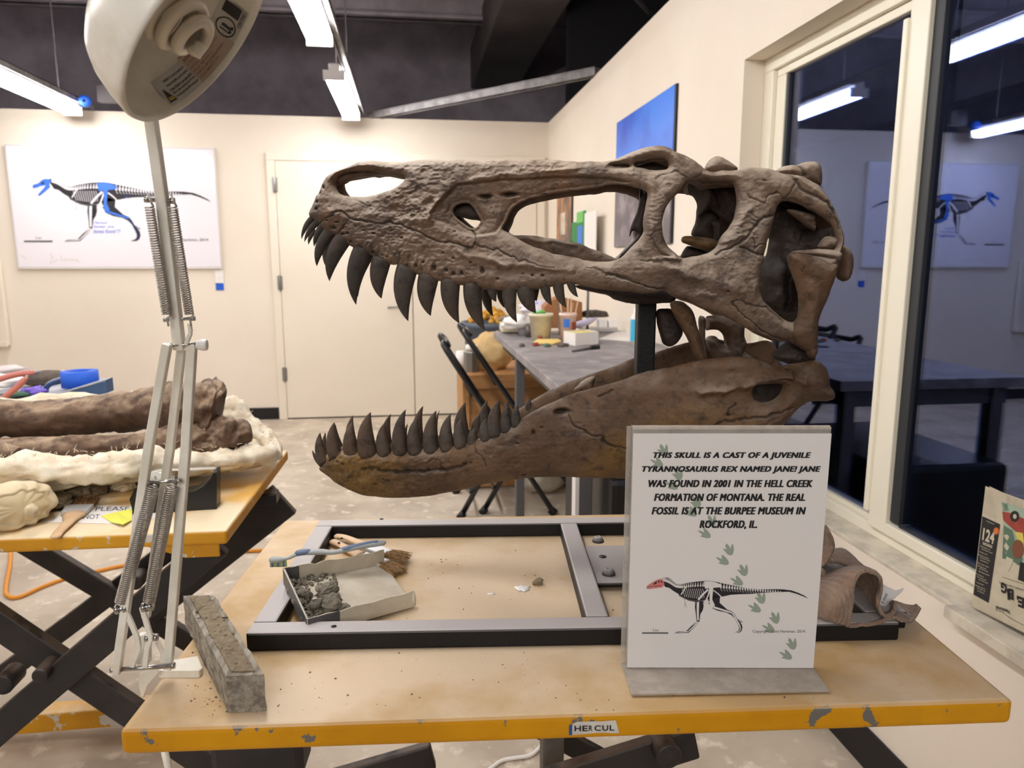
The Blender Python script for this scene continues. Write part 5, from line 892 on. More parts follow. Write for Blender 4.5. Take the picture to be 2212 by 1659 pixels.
# shade
vw = ray(425, 80); vw /= np.linalg.norm(vw); vr = RGT - vw * (RGT @ vw); vr /= np.linalg.norm(vr); vu = np.cross(vr, vw)
nS = .929 * (.725 * vr - .688 * vu) - .371 * vw; nS /= np.linalg.norm(nS); e1 = -.688 * vr - .725 * vu; e1 = e1 - nS * (e1 @ nS); e1 /= np.linalg.norm(e1); e2 = np.cross(nS, e1)
if e2 @ FWD < 0: e2 = -e2
c0 = CAM + ray(430, 84) * .63; RS = .63 * 221 / F
def shp(phi, r, s): return c0 + r * (math.cos(phi) * e1 + math.sin(phi) * e2) - nS * s
def shlathe(prof, mt, name, n=72, **kw):
    G = np.array([[shp(2 * math.pi * j / n, r, s) for j in range(n)] for r, s in prof]); v, q = gridmesh(G, closed_v=True); return place(fastmesh(name, v, q, [M[mt]]), name, lamp, **kw)
prof_o = [(RS * 1.0, 0), (RS * 1.015, .004), (RS * 1.0, .010), (RS * .975, .020), (RS * .91, .037), (RS * .82, .050), (RS * .68, .060), (RS * .50, .069), (RS * .40, .075), (RS * .36, .085), (RS * .35, .13), (RS * .30, .135), (.004, .136)]
prof_i = [(RS * .965, .001), (RS * .955, .006), (RS * .95, .019), (RS * .885, .034), (RS * .80, .040), (RS * .77, .047), (RS * .65, .057), (RS * .48, .065), (RS * .38, .070), (RS * .32, .075), (.004, .078)]
sp_ = c0 - nS * .118 + e2 * .052; a_ = lp(324, 246, .006); m = MB(); m.bar(a_, sp_, pxr(a_, 22), .008, FWD); m.build('neck_arm', M['enamel'], lamp, bevel=.001)
m = MB(); m.cyl(sp_ - e2 * .04, sp_ + e2 * .006, .006, n=12); m.build('swivel_pin', M['chrome'], lamp)
shade = shlathe(prof_i[::-1] + prof_o, 'enamel', 'lamp_shade')
def wallr(s):
    for (r0, s0), (r1, s1) in zip(prof_i[:-1], prof_i[1:]):
        if s0 <= s <= s1: return r0 + (r1 - r0) * (s - s0) / (s1 - s0 + 1e-9)
    return prof_i[0][0]
def lab(phi, s, k): return shp(phi, wallr(s) - .0006 - .0003 * k, s)
def label_patch(phi0, w_, s0, h_, mt, name='warning_label'):
    G = np.array([[lab(phi0 + (i / 12 - .5) * w_ / RS, s0 + h_ * j / 6, 0) for i in range(13)] for j in range(7)]); v, q = gridmesh(G); return place(fastmesh(name, v, q, [M[mt]]), name, shade)
def label_text(phi0, w_, s0, lines, mt, k=1, bold=.01, par=None):
    m = MB()
    for t_, x0, x1, y0, y1 in lines:
        v, f = text_fit(t_, (x1 - x0), (y1 - y0), bold); m.add([lab(phi0 + (x0 + p[0] - .5) * w_ / RS, s0 + y0 + p[1], k) for p in v], f)
    return m.build('label_print', M[mt], shade)
LP1, LP2, LP3 = math.radians(55), math.radians(86), math.radians(114)
label_patch(LP1, .044, .005, .026, 'lab_white'); label_patch(LP2, .052, .005, .029, 'lab_pink'); label_patch(LP3, .034, .006, .026, 'lab_white')
label_text(LP1, .044, .005, [('WARNING: This product can expose you to', .28, .96, .0195, .0225), ('chemicals including Mercury, which is known to', .28, .98, .0155, .0185), ('the State of California to cause cancer and birth', .28, .98, .0115, .0145), ('defects or other reproductive harm. For more', .28, .98, .0075, .0105), ('information go to www.P65Warnings.ca.gov.', .28, .98, .0035, .0065)], 'lab_ink')
m = MB(); m.add([lab(LP1 + (x - .5) * .044 / RS, .005 + y, 1) for x, y in ((.02, .003), (.24, .003), (.13, .017))], [(0, 1, 2)], 0); m.add([lab(LP1 + (x - .5) * .044 / RS, .005 + y, 2) for x, y in ((.05, .0043), (.21, .0043), (.13, .0148))], [(0, 1, 2)], 1)
m.add([lab(LP1 + (x - .5) * .044 / RS, .005 + y, 3) for x, y in ((.122, .0072), (.138, .0072), (.145, .0125), (.115, .0125))], [(0, 1, 2, 3)], 0); m.add([lab(LP1 + (x - .5) * .044 / RS, .005 + y, 3) for x, y in ((.12, .0052), (.14, .0052), (.14, .0064), (.12, .0064))], [(0, 1, 2, 3)], 0); m.build('warning_sign', [M['lab_ink'], M['lab_yellow']], shade)
label_text(LP2, .052, .005, [('CAUTION: TO REDUCE RISK OF FIRE, USE 13W MAX SMALLER', .03, .97, .0262, .0288), ('FLUORESCENT LAMP', .05, .5, .0225, .025), ('ATTENTION: AFIN DE REDUIRE', .05, .75, .0185, .021), ('RISQUE, AMPOULE CFL', .05, .62, .011, .0135), ('FLUOCOMPACTE 13W', .05, .6, .0035, .006)], 'lab_red')
label_text(LP2, .052, .005, [('TYPE A LAMP OR COMPACT SELF-BALLASTED', .05, .85, .0225, .0248), ("D'INCENDIE UTILISER UNE AMPOULE DE TYPE A", .05, .88, .0148, .0172), ('OU MOINS, LAMPE AUTOBALLASTEE MAX', .05, .85, .0073, .0097)], 'lab_red')
label_text(LP3, .034, .006, [('CERTIFIED', .44, .94, .0012, .0046)], 'lab_ink'); label_text(LP3, .034, .006, [('UL', .10, .34, .006, .017)], 'lab_ink', bold=.04)
m = MB(); cc = LP3 - .28 * .034 / RS
ring = [lab(cc + .0085 * r_ / .01 * math.cos(a) / RS, .0185 + .0085 * r_ / .01 * math.sin(a), 1) for r_ in (.0098, .0112) for a in np.linspace(0, 2 * math.pi, 28, endpoint=False)]
m.add(ring, [(i, (i + 1) % 28, 28 + (i + 1) % 28, 28 + i) for i in range(28)]); m.add([lab(LP3 + (x - .5) * .034 / RS, .006 + y, 1) for x, y in ((.6, .006), (.95, .006), (.95, .022), (.6, .022))], [(0, 1, 2, 3)]); m.build('certification_mark', M['lab_ink'], shade)
label_text(LP3, .034, .006, [('E249677', .62, .92, .008, .013)], 'lab_white', k=2)
# spiral bulb
bc = c0 - nS * .004; P_ = []
for i in range(150): a = i / 149 * 2 * math.pi * 4.2; r_ = .0105 + .0125 * min(1, i / 60); P_.append(bc + r_ * (math.cos(a) * e1 + math.sin(a) * e2) - nS * (.050 * (i / 149) ** 1.1 - .006))
P_ = [bc + nS * .008 + e1 * .002, bc + nS * .009 + e1 * .012] + P_
m = MB(); m.tube(P_, .0054, 14); m.tube([bc - nS * .046, bc - nS * .074], [.022, .02], 24); m.build('spiral_bulb', M['cfl'], lamp)
# ------------------------------------------------------------------ wooden block, tray with stones, brushes on the front table
def rough_box(c, a, b_, h, n=(14, 8, 6), amp=.001, freq=60, seed=1):
    V_, Q_ = [], []; o = 0
    for ax in range(3):
        for s in (-1, 1):
            u, w_ = [(b_, h), (h, a), (a, b_)][ax]; t_ = (a, b_, h)[ax]; nu, nw = [(n[1], n[2]), (n[2], n[0]), (n[0], n[1])][ax]
            G = np.array([[c + t_ * s / 2 + u * (i / nu - .5) + w_ * (j / nw - .5) for j in range(nw + 1)] for i in range(nu + 1)]); v, q = gridmesh(G); V_.append(v); Q_.append((q if s > 0 else q[:, ::-1]) + o); o += len(v)
    v = np.concatenate(V_); d = v - c; v = v + d / (np.linalg.norm(d, axis=1, keepdims=True) + 1e-9) * (amp * fbm(v * freq, 4, seed))[:, None]; return v, np.concatenate(Q_)
M['oldwood'] = mat('grey_weathered_wood', (164, 156, 142), .85, c2=(120, 112, 100), scale=18, stretch=(6, 1, 6), lo=.4, hi=.6, c3=(176, 168, 152), s3=16, bump=.8, bscale=90)
M['sediment'] = mat('brown_sediment', (120, 106, 86), .95, c2=(150, 136, 112), scale=120, lo=.4, hi=.7, bump=.8, bscale=300)
M['rock'] = mat('grey_siltstone', (104, 98, 86), .9, c2=(130, 122, 108), scale=60, bump=.7, bscale=160, c3=(70, 66, 58), s3=30)
w0, w1, w2 = hz(494, 1541, TZ), hz(576, 1537, TZ), hz(400, 1352, TZ); wa = w2 - w0; wbv = w1 - w0; wh = EZ * .043; wc = (w1 + w2) / 2 + wh / 2 + EZ * .0004
blk = thing('wood_block', 'old grey wooden block with brown sediment on top, beside the lamp base', 'block', wc * V3(1, 1, 0) + V3(0, 0, TZ))
v, q = rough_box(wc - wa * .17, wa * .655, wbv, wh, (26, 10, 8), .0016, 80, 3); place(fastmesh('wood_piece', v, q, [M['oldwood']], smooth=False), 'wood_piece', blk, bevel=0)
v, q = rough_box(wc + wa * .337, wa * .322, wbv * .97, wh * .98, (14, 10, 8), .0016, 80, 5); place(fastmesh('wood_piece', v, q, [M['oldwood']], smooth=False), 'wood_piece', blk)
v, q = rough_box(wc + wh * .49, wa * .93, wbv * .62, EZ * .004, (60, 22, 1), .0024, 170, 9); sd = place(fastmesh('sediment_layer', v, q, [M['sediment']], smooth=False), 'sediment_layer', blk); sd['kind'] = 'stuff'
V_, Q_ = [], []; o = 0; rg = np.random.default_rng(5)
for i in range(150):
    p = wc + wh * .53 + wa * (rg.random() - .5) * .9 + wbv * (rg.random() - .5) * .66; r_ = .0006 + .0022 * rg.random() ** 4; v, q = blob(p, (r_, r_, r_ * .7), .3, 2, i, 6, 8); V_.append(v); Q_.append(q + o); o += len(v)
gr = place(fastmesh('grit', np.concatenate(V_), np.concatenate(Q_), [M['sediment']], smooth=False), 'grit', blk); gr['kind'] = 'stuff'
# crumbs over the table top
V_, Q_ = [], []; o = 0
for i in range(420):
    k = rg.random()
    if k < .35: x, y = 400 + 160 * rg.random(), 1400 + 150 * rg.random()
    else: x, y = 600 + 1350 * rg.random() ** 1.2, 1160 + 380 * rg.random()
    p = hz(x, y, TZ); r_ = .0004 + .0011 * rg.random() ** 3; v, q = blob(p + EZ * r_ * .3, (r_, r_, r_ * .6), .3, 2, i, 5, 6); V_.append(v); Q_.append(q + o); o += len(v)
me = fastmesh('table_crumbs', np.concatenate(V_), np.concatenate(Q_), [M['rock']], smooth=False); tag(place(me, 'table_crumbs'), 'tiny stone crumbs scattered over the yellow table top', 'crumbs', kind='stuff')
def stone(px_, py_, z, rad, seed, label, group=None, mt='rock', amp=.28, rot=0):
    v, q = blob(hz(px_, py_, z) + EZ * rad[2] * .62, rad, amp, 1.7, seed, 16, 22, .65, rot); return tag(place(fastmesh('stone', v, q, [M[mt]], smooth=False), 'stone'), label, 'stone', group)
stone(1162, 1262, TZ, (.0078, .006, .006), 3, 'single dark brown stone on the table inside the steel frame', mt='sediment', amp=.35)
v, q = blob(hz(1128, 1272, TZ) + EZ * .0006, (.010, .009, .0012), .6, 3, 4, 10, 28); tag(place(fastmesh('plaster_flake', v, q, [M['plate']]), 'plaster_flake'), 'thin white plaster flake on the table beside the dark stone', 'flake')
v, q = blob(hz(1062, 1283, TZ) + EZ * .0004, (.006, .003, .0008), .5, 3, 6, 8, 20); tag(place(fastmesh('plaster_flake', v, q, [M['plate']]), 'plaster_flake'), 'small pale flake lying left of the dark stone and larger flake', 'flake')
M['card'] = mat('grey_white_card', (204, 196, 178), .85, c2=(188, 178, 158), scale=20, bump=.3, bscale=120); M['ducttape'] = mat('grey_duct_tape', (92, 90, 90), .45, c2=(76, 74, 74), scale=30)
A4, B4, C4, D4 = hz(613, 1228, .874), hz(829, 1189, .848), hz(893, 1277, .845), hz(664, 1337, .852); dn = V3(0, 0, -.023); tray = thing('cardboard_tray', 'shallow cardboard tray patched with grey tape, holding stones, tilted on the steel rail', 'tray', (A4 + C4) / 2 + dn)
def wall_(a, b_, name='side_wall', th=.0016, dy0=0, dy1=0, ragged=0):
    n = 24; P_ = [a + (b_ - a) * i / n + V3(0, 0, ragged * .002 * noise3(np.array([i * .7, 3., a[0] * 9]))) for i in range(n + 1)]; nrm = np.cross(b_ - a, EZ); nrm /= np.linalg.norm(nrm); m = MB()
    for i in range(n): m.add([P_[i], P_[i + 1], P_[i + 1] * V3(1, 1, 0) + V3(0, 0, (a + dn)[2] + ((b_ - a)[2]) * (i + 1) / n), P_[i] * V3(1, 1, 0) + V3(0, 0, (a + dn)[2] + ((b_ - a)[2]) * i / n)], [(0, 1, 2, 3)])
    return m.build(name, M['card'], tray, solid=th)
wall_(A4, B4, ragged=1); wall_(D4, C4 + (C4 - D4) * .0, ragged=.6); wall_(D4, A4); m = MB(); m.add([A4 + dn, B4 + dn, C4 + dn, D4 + dn], [(0, 1, 2, 3)]); m.build('tray_floor', M['card'], tray, solid=.0016)
m = MB(); cw = C4 + V3(.010, .006, -.004); m.tube([C4 + dn * .9, C4 + dn * .5, C4 - EZ * .001], [.003, .0036, .002], 10); m.build('curled_corner', M['card'], tray)
def tape_on(a, b_, s0, s1, off):
    nrm = np.cross(b_ - a, EZ); nrm /= np.linalg.norm(nrm); p = a + (b_ - a) * s0; q = a + (b_ - a) * s1; m = MB(); m.add([x + nrm * off for x in (p + EZ * .0003, q + EZ * .0003, q + dn * .98, p + dn * .98)], [(0, 1, 2, 3)]); return m.build('tape_patch', M['ducttape'], tray, solid=.0006)
tape_on(A4, B4, 0, .13, .0013); tape_on(A4, B4, 0, .13, -.0013); tape_on(D4, C4, 0, .28, .0013); tape_on(D4, C4, 0, .1, -.0013); tape_on(D4, A4, 0, 1, -.0013); tape_on(D4, A4, 0, 1, .0013)
for i, (x, y, r_, lb) in enumerate([(655, 1290, .011, 'oval grey stone nearest the back left corner of the tray'), (712, 1282, .016, 'large rounded grey stone at the back of the tray pile'), (716, 1308, .017, 'largest flat grey stone at the front of the tray pile'), (742, 1318, .009, 'small angular dark stone at the right end of the tray pile'), (683, 1312, .010, 'small dark stone in the middle of the tray pile'), (690, 1276, .008, 'small pale stone between the two back stones of the tray')]):
    stone(x, y, (.848, .846, .842, .838, .842, .848)[i], (r_, r_ * .72, r_ * .62), 20 + i, lb, 'stones in the cardboard tray', rot=i)
V_, Q_ = [], []; o = 0
for i in range(300):
    a, c_ = rg.random() * .46, rg.random(); p = (A4 * (1 - a) + B4 * a) * (1 - c_) + (D4 * (1 - a) + C4 * a) * c_ + dn; r_ = .0014 + .0040 * rg.random() ** 2 * (1 - a * 1.6); v, q = blob(p + EZ * (.003 + .016 * rg.random() * (.46 - a)), (r_, r_, r_ * .8), .35, 2, i, 7, 9); V_.append(v); Q_.append(q + o); o += len(v)
gr = tag(place(fastmesh('gravel', np.concatenate(V_), np.concatenate(Q_), [M['rock']], smooth=False), 'gravel'), 'fine gravel under the stones in the left end of the tray', 'gravel', kind='stuff')
M['tb_blue'] = mat('toothbrush_blue', (96, 112, 140), .5); M['tb_white'] = mat('toothbrush_grey', (158, 162, 162), .5); M['bristle'] = mat('brown_bristles', (176, 140, 96), .9, c2=(130, 98, 64), scale=200, stretch=(1, 1, 1)); M['handle_wood'] = mat('pale_brush_wood', (214, 182, 146), .5, c2=(204, 170, 132), scale=20); M['ferrule'] = mat('brush_ferrule', (196, 196, 196), .4, .25)
tb = thing('toothbrush', 'blue and grey toothbrush lying across the rail behind the cardboard tray', 'toothbrush', hz(700, 1200, .85))
zt_ = lambda x, y, z=.872: hz(x, y, z); pth = resample([zt_(582, 1209, .864), zt_(604, 1209, .864), zt_(625, 1205, .866), zt_(645, 1196, .87), zt_(690, 1192, .872), zt_(722, 1193, .873), zt_(760, 1184, .876), zt_(800, 1176, .878), zt_(834, 1172, .878)], 40)
rr = np.interp(np.linspace(0, 1, 40), [0, .03, .12, .2, .3, .5, .62, .75, .9, .98, 1], [.003, .006, .006, .0028, .0035, .0058, .0042, .0055, .0062, .005, .002]); m = MB(); m.tube(pth, rr, 12, flat=.75); m.build('handle', M['tb_white'], tb)
m = MB(); m.tube(pth[13:19] + EZ * .0012, [.002, .0052, .0056, .0056, .0052, .002], 12, flat=.8); m.build('grip', M['tb_blue'], tb); m = MB(); m.tube(pth[26:38] + EZ * .0012, [.002] + [.005] * 10 + [.002], 12, flat=.8); m.build('grip', M['tb_blue'], tb)
m = MB()
for i in range(9): p = zt_(585 + i * 4, 1212 - i * .1, .862); m.cyl(p, p - EZ * .009, .0018, n=6, m=(0, 1, 2)[i % 3])
m.build('bristles', [M['tb_white'], M['tb_blue'], mat('green_bristles', (150, 176, 90), .6)], tb)['kind'] = 'stuff'
def brush(hpts, z0, fer, bri, label, hw, seed):
    t = thing('paint_brush', label, 'brush', hz(*hpts[-1], TZ), 'paint brushes behind the tray'); P_ = resample([hz(x, y, z0) for x, y in hpts], 20); m = MB(); m.tube(P_, np.interp(np.linspace(0, 1, 20), [0, .08, .4, .8, 1], [.002, hw, hw * .8, hw * 1.1, hw * 1.3]), 12, flat=.45); m.build('handle', M['handle_wood'], t)
    h = hz(hpts[0][0] + 16, hpts[0][1] + 5, z0 + .0045); m = MB(); m.cyl(h - EZ * .0005, h + EZ * .0012, .0022, n=12); m.build('hang_hole', M['black_rubber'], t)
    m = MB(); m.bar(hz(*fer[0], z0), hz(*fer[1], z0), .024, .006); m.build('ferrule', M['ferrule'], t, bevel=.001); a, c_ = hz(*bri[0], z0), hz(*bri[1], z0 - .004); m = MB(); d = c_ - a; s = np.cross(d, EZ); s /= np.linalg.norm(s); rb = np.random.default_rng(seed)
    for i in range(160): u = rb.random() - .5; w_ = rb.random() - .5; p = a + s * u * .022 + EZ * w_ * .006; q = a + d * (.85 + .2 * rb.random()) + s * u * .032 + EZ * w_ * .008; m.tube([p, (p + q) / 2 + EZ * .001, q], [.0007, .0006, .0003], 3, caps=False)
    m.build('bristles', M['bristle'], t)['kind'] = 'stuff'; return t
brush([(722, 1158), (745, 1160), (775, 1172), (800, 1182)], .832, ((800, 1182), (836, 1196)), ((834, 1195), (882, 1206)), 'wooden paint brush lying farther back, bristles towards the right', .008, 3)
brush([(716, 1168), (732, 1175), (760, 1190), (780, 1200)], .828, ((780, 1200), (832, 1218)), ((826, 1216), (866, 1238)), 'wooden paint brush nearer the tray, bristles half hidden behind it', .009, 4)
# ------------------------------------------------------------------ left lift table with the jacketed bones
T2 = .76
L1, L2 = hz(489, 1146, T2), hz(622, 972, T2); t2y = (L2 - L1); D2 = np.linalg.norm(t2y); t2y /= D2; t2x = V3(-t2y[1], t2y[0], 0)   # t2x points to the left
t2 = thing('lift_table', 'chipped yellow scissor lift table at the left carrying the large brown bones', 'table', L1 * V3(1, 1, 0) + t2x * .5 + t2y * .3)
m = MB(); m.prism([L1, L2, L2 + t2x * .99, L1 + t2x * .99], -EZ * .030); m.build('table_top', M['table2'], t2, bevel=.006, seg=3)
m = MB(); a = L1 + t2x * .02 + t2y * .012 - EZ * .030; m.prism([a, a + t2x * .09 - EZ * .0, a + t2x * .14, a + t2x * .14 - EZ * .004, a + t2x * .07 - EZ * .03, a + t2x * .0 - EZ * .03], t2y * .006); m.build('corner_skirt', M['table2'], t2, bevel=.002)
def bar2(a, b_, Y, w, x0, x1, t=.028): return diag(t2, hy(*a, Y), hy(*b_, Y), w, t, x0, x1)
bar2((0, 1345), (300, 1548), 1.58, .062, -1.5, -.36); bar2((0, 1572), (420, 1215), 1.55, .062, -1.3, -.42); bar2((125, 1215), (410, 1385), 2.04, .055, -1.35, -.42); bar2((0, 1462), (330, 1215), 2.06, .055, -1.35, -.50)
bar2((440, 1215), (345, 1290), 2.0, .10, -.75, -.36)
for x, y, Y, r_ in ((100, 1445, 1.54, .016), (20, 1465, 1.60, .022), (300, 1250, 2.0, .02)):
    p = hy(x, y, Y); m = MB(); m.cyl(p - V3(0, .03, 0), p + V3(0, .03, 0), r_, n=20); m.build('pivot', M['scissor'], t2, bevel=.003)
for Y in (1.62, 2.0):
    m = MB(); m.box(-1.4, -.42, Y - .03, Y + .03, .03, .085); m.build('base_rail', M['table2'], t2, bevel=.004)
for X in (-1.36, -.47):
    m = MB(); m.box(X - .03, X + .03, 1.65, 1.97, .03, .085); m.build('base_rail', M['table2'], t2, bevel=.004)
p = hz(600, 1073, .70); m = MB(); m.bar(p - V3(.16, 0, 0), p, .05, .03); m.build('side_handle', M['black_plastic'], t2, bevel=.004)
# bones
M['femur'] = bone_mat('brown_fossil', (80, 59, 45), (102, 77, 60), (70, 50, 38), (160, 136, 110), .36)
M['plaster'] = mat('plaster_bandage', (240, 230, 210), .9, c2=(220, 204, 176), scale=26, bump=.9, bscale=90, c3=(240, 232, 214), s3=9)
def px_path(pts, Y): return [hy(x, y, Yy if Yy else Y) for x, y, Yy in pts]
def bone_obj(name, label, ctr, rads, n=110, amp=.008, freq=14, seed=1, sq=.9):
    c_ = resample([hy(x, y, Y) for x, y, Y in ctr], n); r_ = np.interp(np.linspace(0, len(rads) - 1, n), range(len(rads)), rads)
    v, q = sweep(c_, [(a, a * sq) for a in r_], 56, amp, freq, seed, 6, .62); return tag(place(fastmesh(name, v, q, [M['femur']]), name), label, 'bone', 'fossil bones in the plaster jacket')
bone_obj('fossil_bone', 'largest brown fossil bone, lying at the back in the plaster jacket', [(-260, 905, 1.92), (0, 905, 1.92), (150, 898, 1.92), (280, 888, 1.92), (360, 880, 1.90), (420, 880, 1.88), (466, 884, 1.88), (474, 885, 1.88)], [.058, .056, .052, .050, .050, .052, .060, .076, .084, .078, .05], amp=.013, freq=11, seed=3)
bone_obj('fossil_bone', 'slender brown fossil bone in front, flared at its right end', [(-260, 985, 1.76), (0, 975, 1.76), (150, 970, 1.76), (300, 962, 1.77), (400, 955, 1.80), (470, 945, 1.83), (540, 935, 1.86)], [.026, .027, .031, .032, .030, .036, .050, .060, .056, .03], amp=.010, freq=12, seed=9)
bone_obj('fossil_bone', 'thin dark fossil rib between the two large bones', [(-260, 955, 1.86), (0, 955, 1.86), (150, 953, 1.86), (310, 942, 1.86)], [.015, .014, .013, .006], amp=.002, seed=12)
bone_obj('fossil_bone', 'short stub of bone at the left front of the jacket', [(-60, 985, 1.72), (10, 982, 1.72), (38, 985, 1.72)], [.026, .03, .022], n=16, amp=.004, seed=15)
# plaster jacket
jk = thing('plaster_jacket', 'rough white plaster and burlap jacket cradling the fossil bones', 'jacket', V3(-.8, 1.85, T2))
rimp = resample([hy(x, y, Y) for x, y, Y in [(-260, 1016, 1.66), (0, 1014, 1.66), (150, 1012, 1.67), (300, 1000, 1.70), (420, 996, 1.74), (520, 990, 1.80), (590, 982, 1.90), (575, 950, 2.02), (520, 905, 2.07), (470, 880, 2.08), (300, 872, 2.08), (0, 880, 2.08), (-260, 890, 2.08)]], 130)
rr = np.interp(np.linspace(0, 1, 130), [0, .3, .45, .5, .55, .7, 1], [.034, .031, .028, .026, .024, .03, .03]); v, q = sweep(rimp, [(a, a * .92) for a in rr], 44, .013, 24, 5, 5); place(fastmesh('jacket_rim', v, q, [M['plaster']]), 'jacket_rim', jk)
v, q = blob((-.86, 1.90, T2 + .050), (.46, .17, .05), .12, 5, 3, 24, 60, .85); place(fastmesh('jacket_body', v, q, [M['plaster']]), 'jacket_body', jk)
v, q = blob(hy(490, 985, 1.9), (.10, .09, .035), .25, 3, 6, 24, 40); place(fastmesh('jacket_end', v, q, [M['plaster']]), 'jacket_end', jk)
v, q = blob(hz(20, 1056, .80), (.13, .05, .04), .3, 3, 8, 26, 50); place(fastmesh('jacket_flap', v, q, [M['plaster']]), 'jacket_flap', jk)
rt = np.random.default_rng(11); m = MB()
for i in range(170):
    k = rt.integers(2, 96); p = rimp[k] + EZ * (rr[k] * .9) + V3(rt.normal() * .01, rt.normal() * .012, rt.normal() * .006); d = V3(rt.normal(), rt.normal(), abs(rt.normal()) + .3) * .0035; m.tube([p, p + d, p + d * 1.6 + V3(rt.normal(), rt.normal(), 0) * .004], [.0008, .0006, .0003], 4, caps=False)
m.build('burlap_fibres', M['plaster'], jk)['kind'] = 'stuff'
for i, (x, y, r_, mt, lb) in enumerate([(160, 1078, .035, 'sediment', 'dark sediment lump under the jacket, left of the others'), (205, 1066, .032, 'sediment', 'dark sediment lump under the middle of the jacket'), (250, 1056, .026, 'rock', 'grey lump under the jacket beside the pale fragment'), (270, 1060, .022, 'plaster', 'pale plaster fragment lying beside the tape dispenser'), (125, 1098, .028, 'sediment', 'dark sediment lump behind the cloth sack')]):
    v, q = blob(hz(x, y, T2) + EZ * r_ * .5, (r_ * 1.2, r_, r_ * .7), .3, 2, 40 + i, 16, 22, .6, i); tag(place(fastmesh('lump', v, q, [M[mt]], smooth=False), 'lump'), lb, 'lump')
# cloth sack tied at the front
M['sack'] = mat('cream_cotton', (214, 198, 164), .85, c2=(202, 184, 148), scale=16, bump=.25, bscale=200, sheen=.2)
sack = thing('cloth_sack', 'cream cotton sack tied in a knot, lying at the left front of the chipped table', 'sack', hz(30, 1140, T2)); ctr = hz(28, 1135, T2) + EZ * .042; kn = hy(70, 1103, 1.50)
nu, nv = 40, 90; G = []
for i in range(nu):
    th = math.pi * (i + .01) / nu; row = []
    for j in range(nv):
        ph = 2 * math.pi * j / nv; ax = (kn - ctr) / np.linalg.norm(kn - ctr); u = np.cross(ax, EZ); u /= np.linalg.norm(u); w_ = np.cross(ax, u); pl_ = 1 + .10 * math.sin(ph * 11 + 2 * math.sin(ph * 3)) * (max(0, math.cos(th)) ** 1.2 + .15)
        R_ = .062 * (math.sin(th) ** .8) * pl_; p = ctr + ax * (.062 * math.cos(th) * (1 - .12 * (math.cos(th) > .8))) + u * (math.cos(ph) * R_ * 1.35) + w_ * (math.sin(ph) * R_ * .8); row.append([p[0], p[1], max(p[2], T2 + .001)])
    G.append(row)
v, q = gridmesh(np.array(G), closed_v=True); place(fastmesh('sack_body', v, q, [M['sack']]), 'sack_body', sack)
v, q = blob(ctr + (kn - ctr) * .97, (.012, .010, .012), .2, 3, 3, 14, 18); place(fastmesh('knot', v, q, [M['sack']]), 'knot', sack)
# tape dispenser
disp = thing('tape_dispenser', 'black desktop tape dispenser with a roll of clear tape, in front of the jacket', 'dispenser', hz(380, 1100, T2))
a, b_ = hz(288, 1112, T2), hz(468, 1100, T2); u = b_ - a; Ld = np.linalg.norm(u); u /= Ld; n_ = V3(-u[1], u[0], 0)
pr = [(0, 0), (1, 0), (1.015, .40), (1.03, .95), (.99, .95), (.95, .80), (.86, .62), (.74, .50), (.60, .46), (.45, .46), (.34, .55), (.26, .70), (.14, .78), (.04, .66), (-.03, .40)]
m = MB(); m.prism([a + u * (x * Ld) + EZ * (y * .088) for x, y in pr], n_ * .05); m.build('body', M['black_plastic'], disp, bevel=.003)
rc = a + u * .30 * Ld + EZ * .058 + n_ * .012; m = MB(); m.lathe([(.012, 0), (.032, 0), (.032, .022), (.012, .022), (.012, 0)], rc, n_, 32); m.build('tape_roll', mat('clear_tape', (206, 206, 196), .2, alpha=.8), disp)
m = MB(); s0, s1 = rc + EZ * .032, a + u * 1.0 * Ld + EZ * .088 + n_ * .012; m.add([s0, s1, s1 + n_ * .02, s0 + n_ * .02], [(0, 1, 2, 3)]); m.build('tape_strip', mat('tape_film', (216, 212, 200), .2, alpha=.6), disp, solid=.0004)
m = MB(); m.obox(a + u * 1.0 * Ld + EZ * .086 + n_ * .022, u * .006, n_ * .026, EZ * .004); m.build('cutter', M['steel'], disp)
# paper, note, brush
pp = thing('paper_note', 'white paper with a handwritten notice under the brush on the chipped table', 'paper', hz(200, 1118, T2))
m = MB(); m.prism([hz(x, y, T2 + .0012) for x, y in ((95, 1128), (175, 1091), (352, 1094), (340, 1118), (250, 1131))], -EZ * .0005); m.build('sheet', M['plate'], pp)
m = MB()
for t_, x, y, w_, h_ in (('PLEASE', 205, 1104, 76, 9), ('DO NOT', 150, 1122, 66, 10)):
    v, f = text_fit(t_, w_, h_, .01, .15); m.add([hz(x + p[0], y - p[1] - p[0] * .02, T2 + .0014) for p in v], f)
m.build('handwriting', M['print_grey'], pp)
m = MB(); P_ = [hz(x, y, T2 + z) for x, y, z in ((218, 1114, .002), (252, 1106, .006), (286, 1099, .010), (284, 1124, .003), (266, 1133, .008), (240, 1128, .003))]; m.poly(P_); tag(m.build('sticky_note', mat('yellow_note', (226, 226, 96), .7), solid=.0008), 'curled yellow sticky note beside the paper notice', 'note')
b2 = thing('flat_brush', 'flat wooden brush with a wide bristle head on the chipped yellow table', 'brush', hz(150, 1130, T2)); P_ = resample([hz(118, 1162, T2 + .006), hz(128, 1148, T2 + .007), hz(146, 1130, T2 + .008), hz(160, 1112, T2 + .008)], 20); m = MB(); m.tube(P_, np.interp(np.linspace(0, 1, 20), [0, .08, .4, .75, 1], [.003, .010, .010, .012, .024]), 14, flat=.4); m.build('handle', M['handle_wood'], b2)
a, b_, c_, d = [hz(x, y, T2 + .012) for x, y in ((131, 1106), (186, 1104), (203, 1088), (143, 1090))]; m = MB(); m.prism([a, b_, c_, d], -EZ * .008); m.build('ferrule', M['ferrule'], b2, bevel=.001); m = MB(); rb = np.random.default_rng(6)
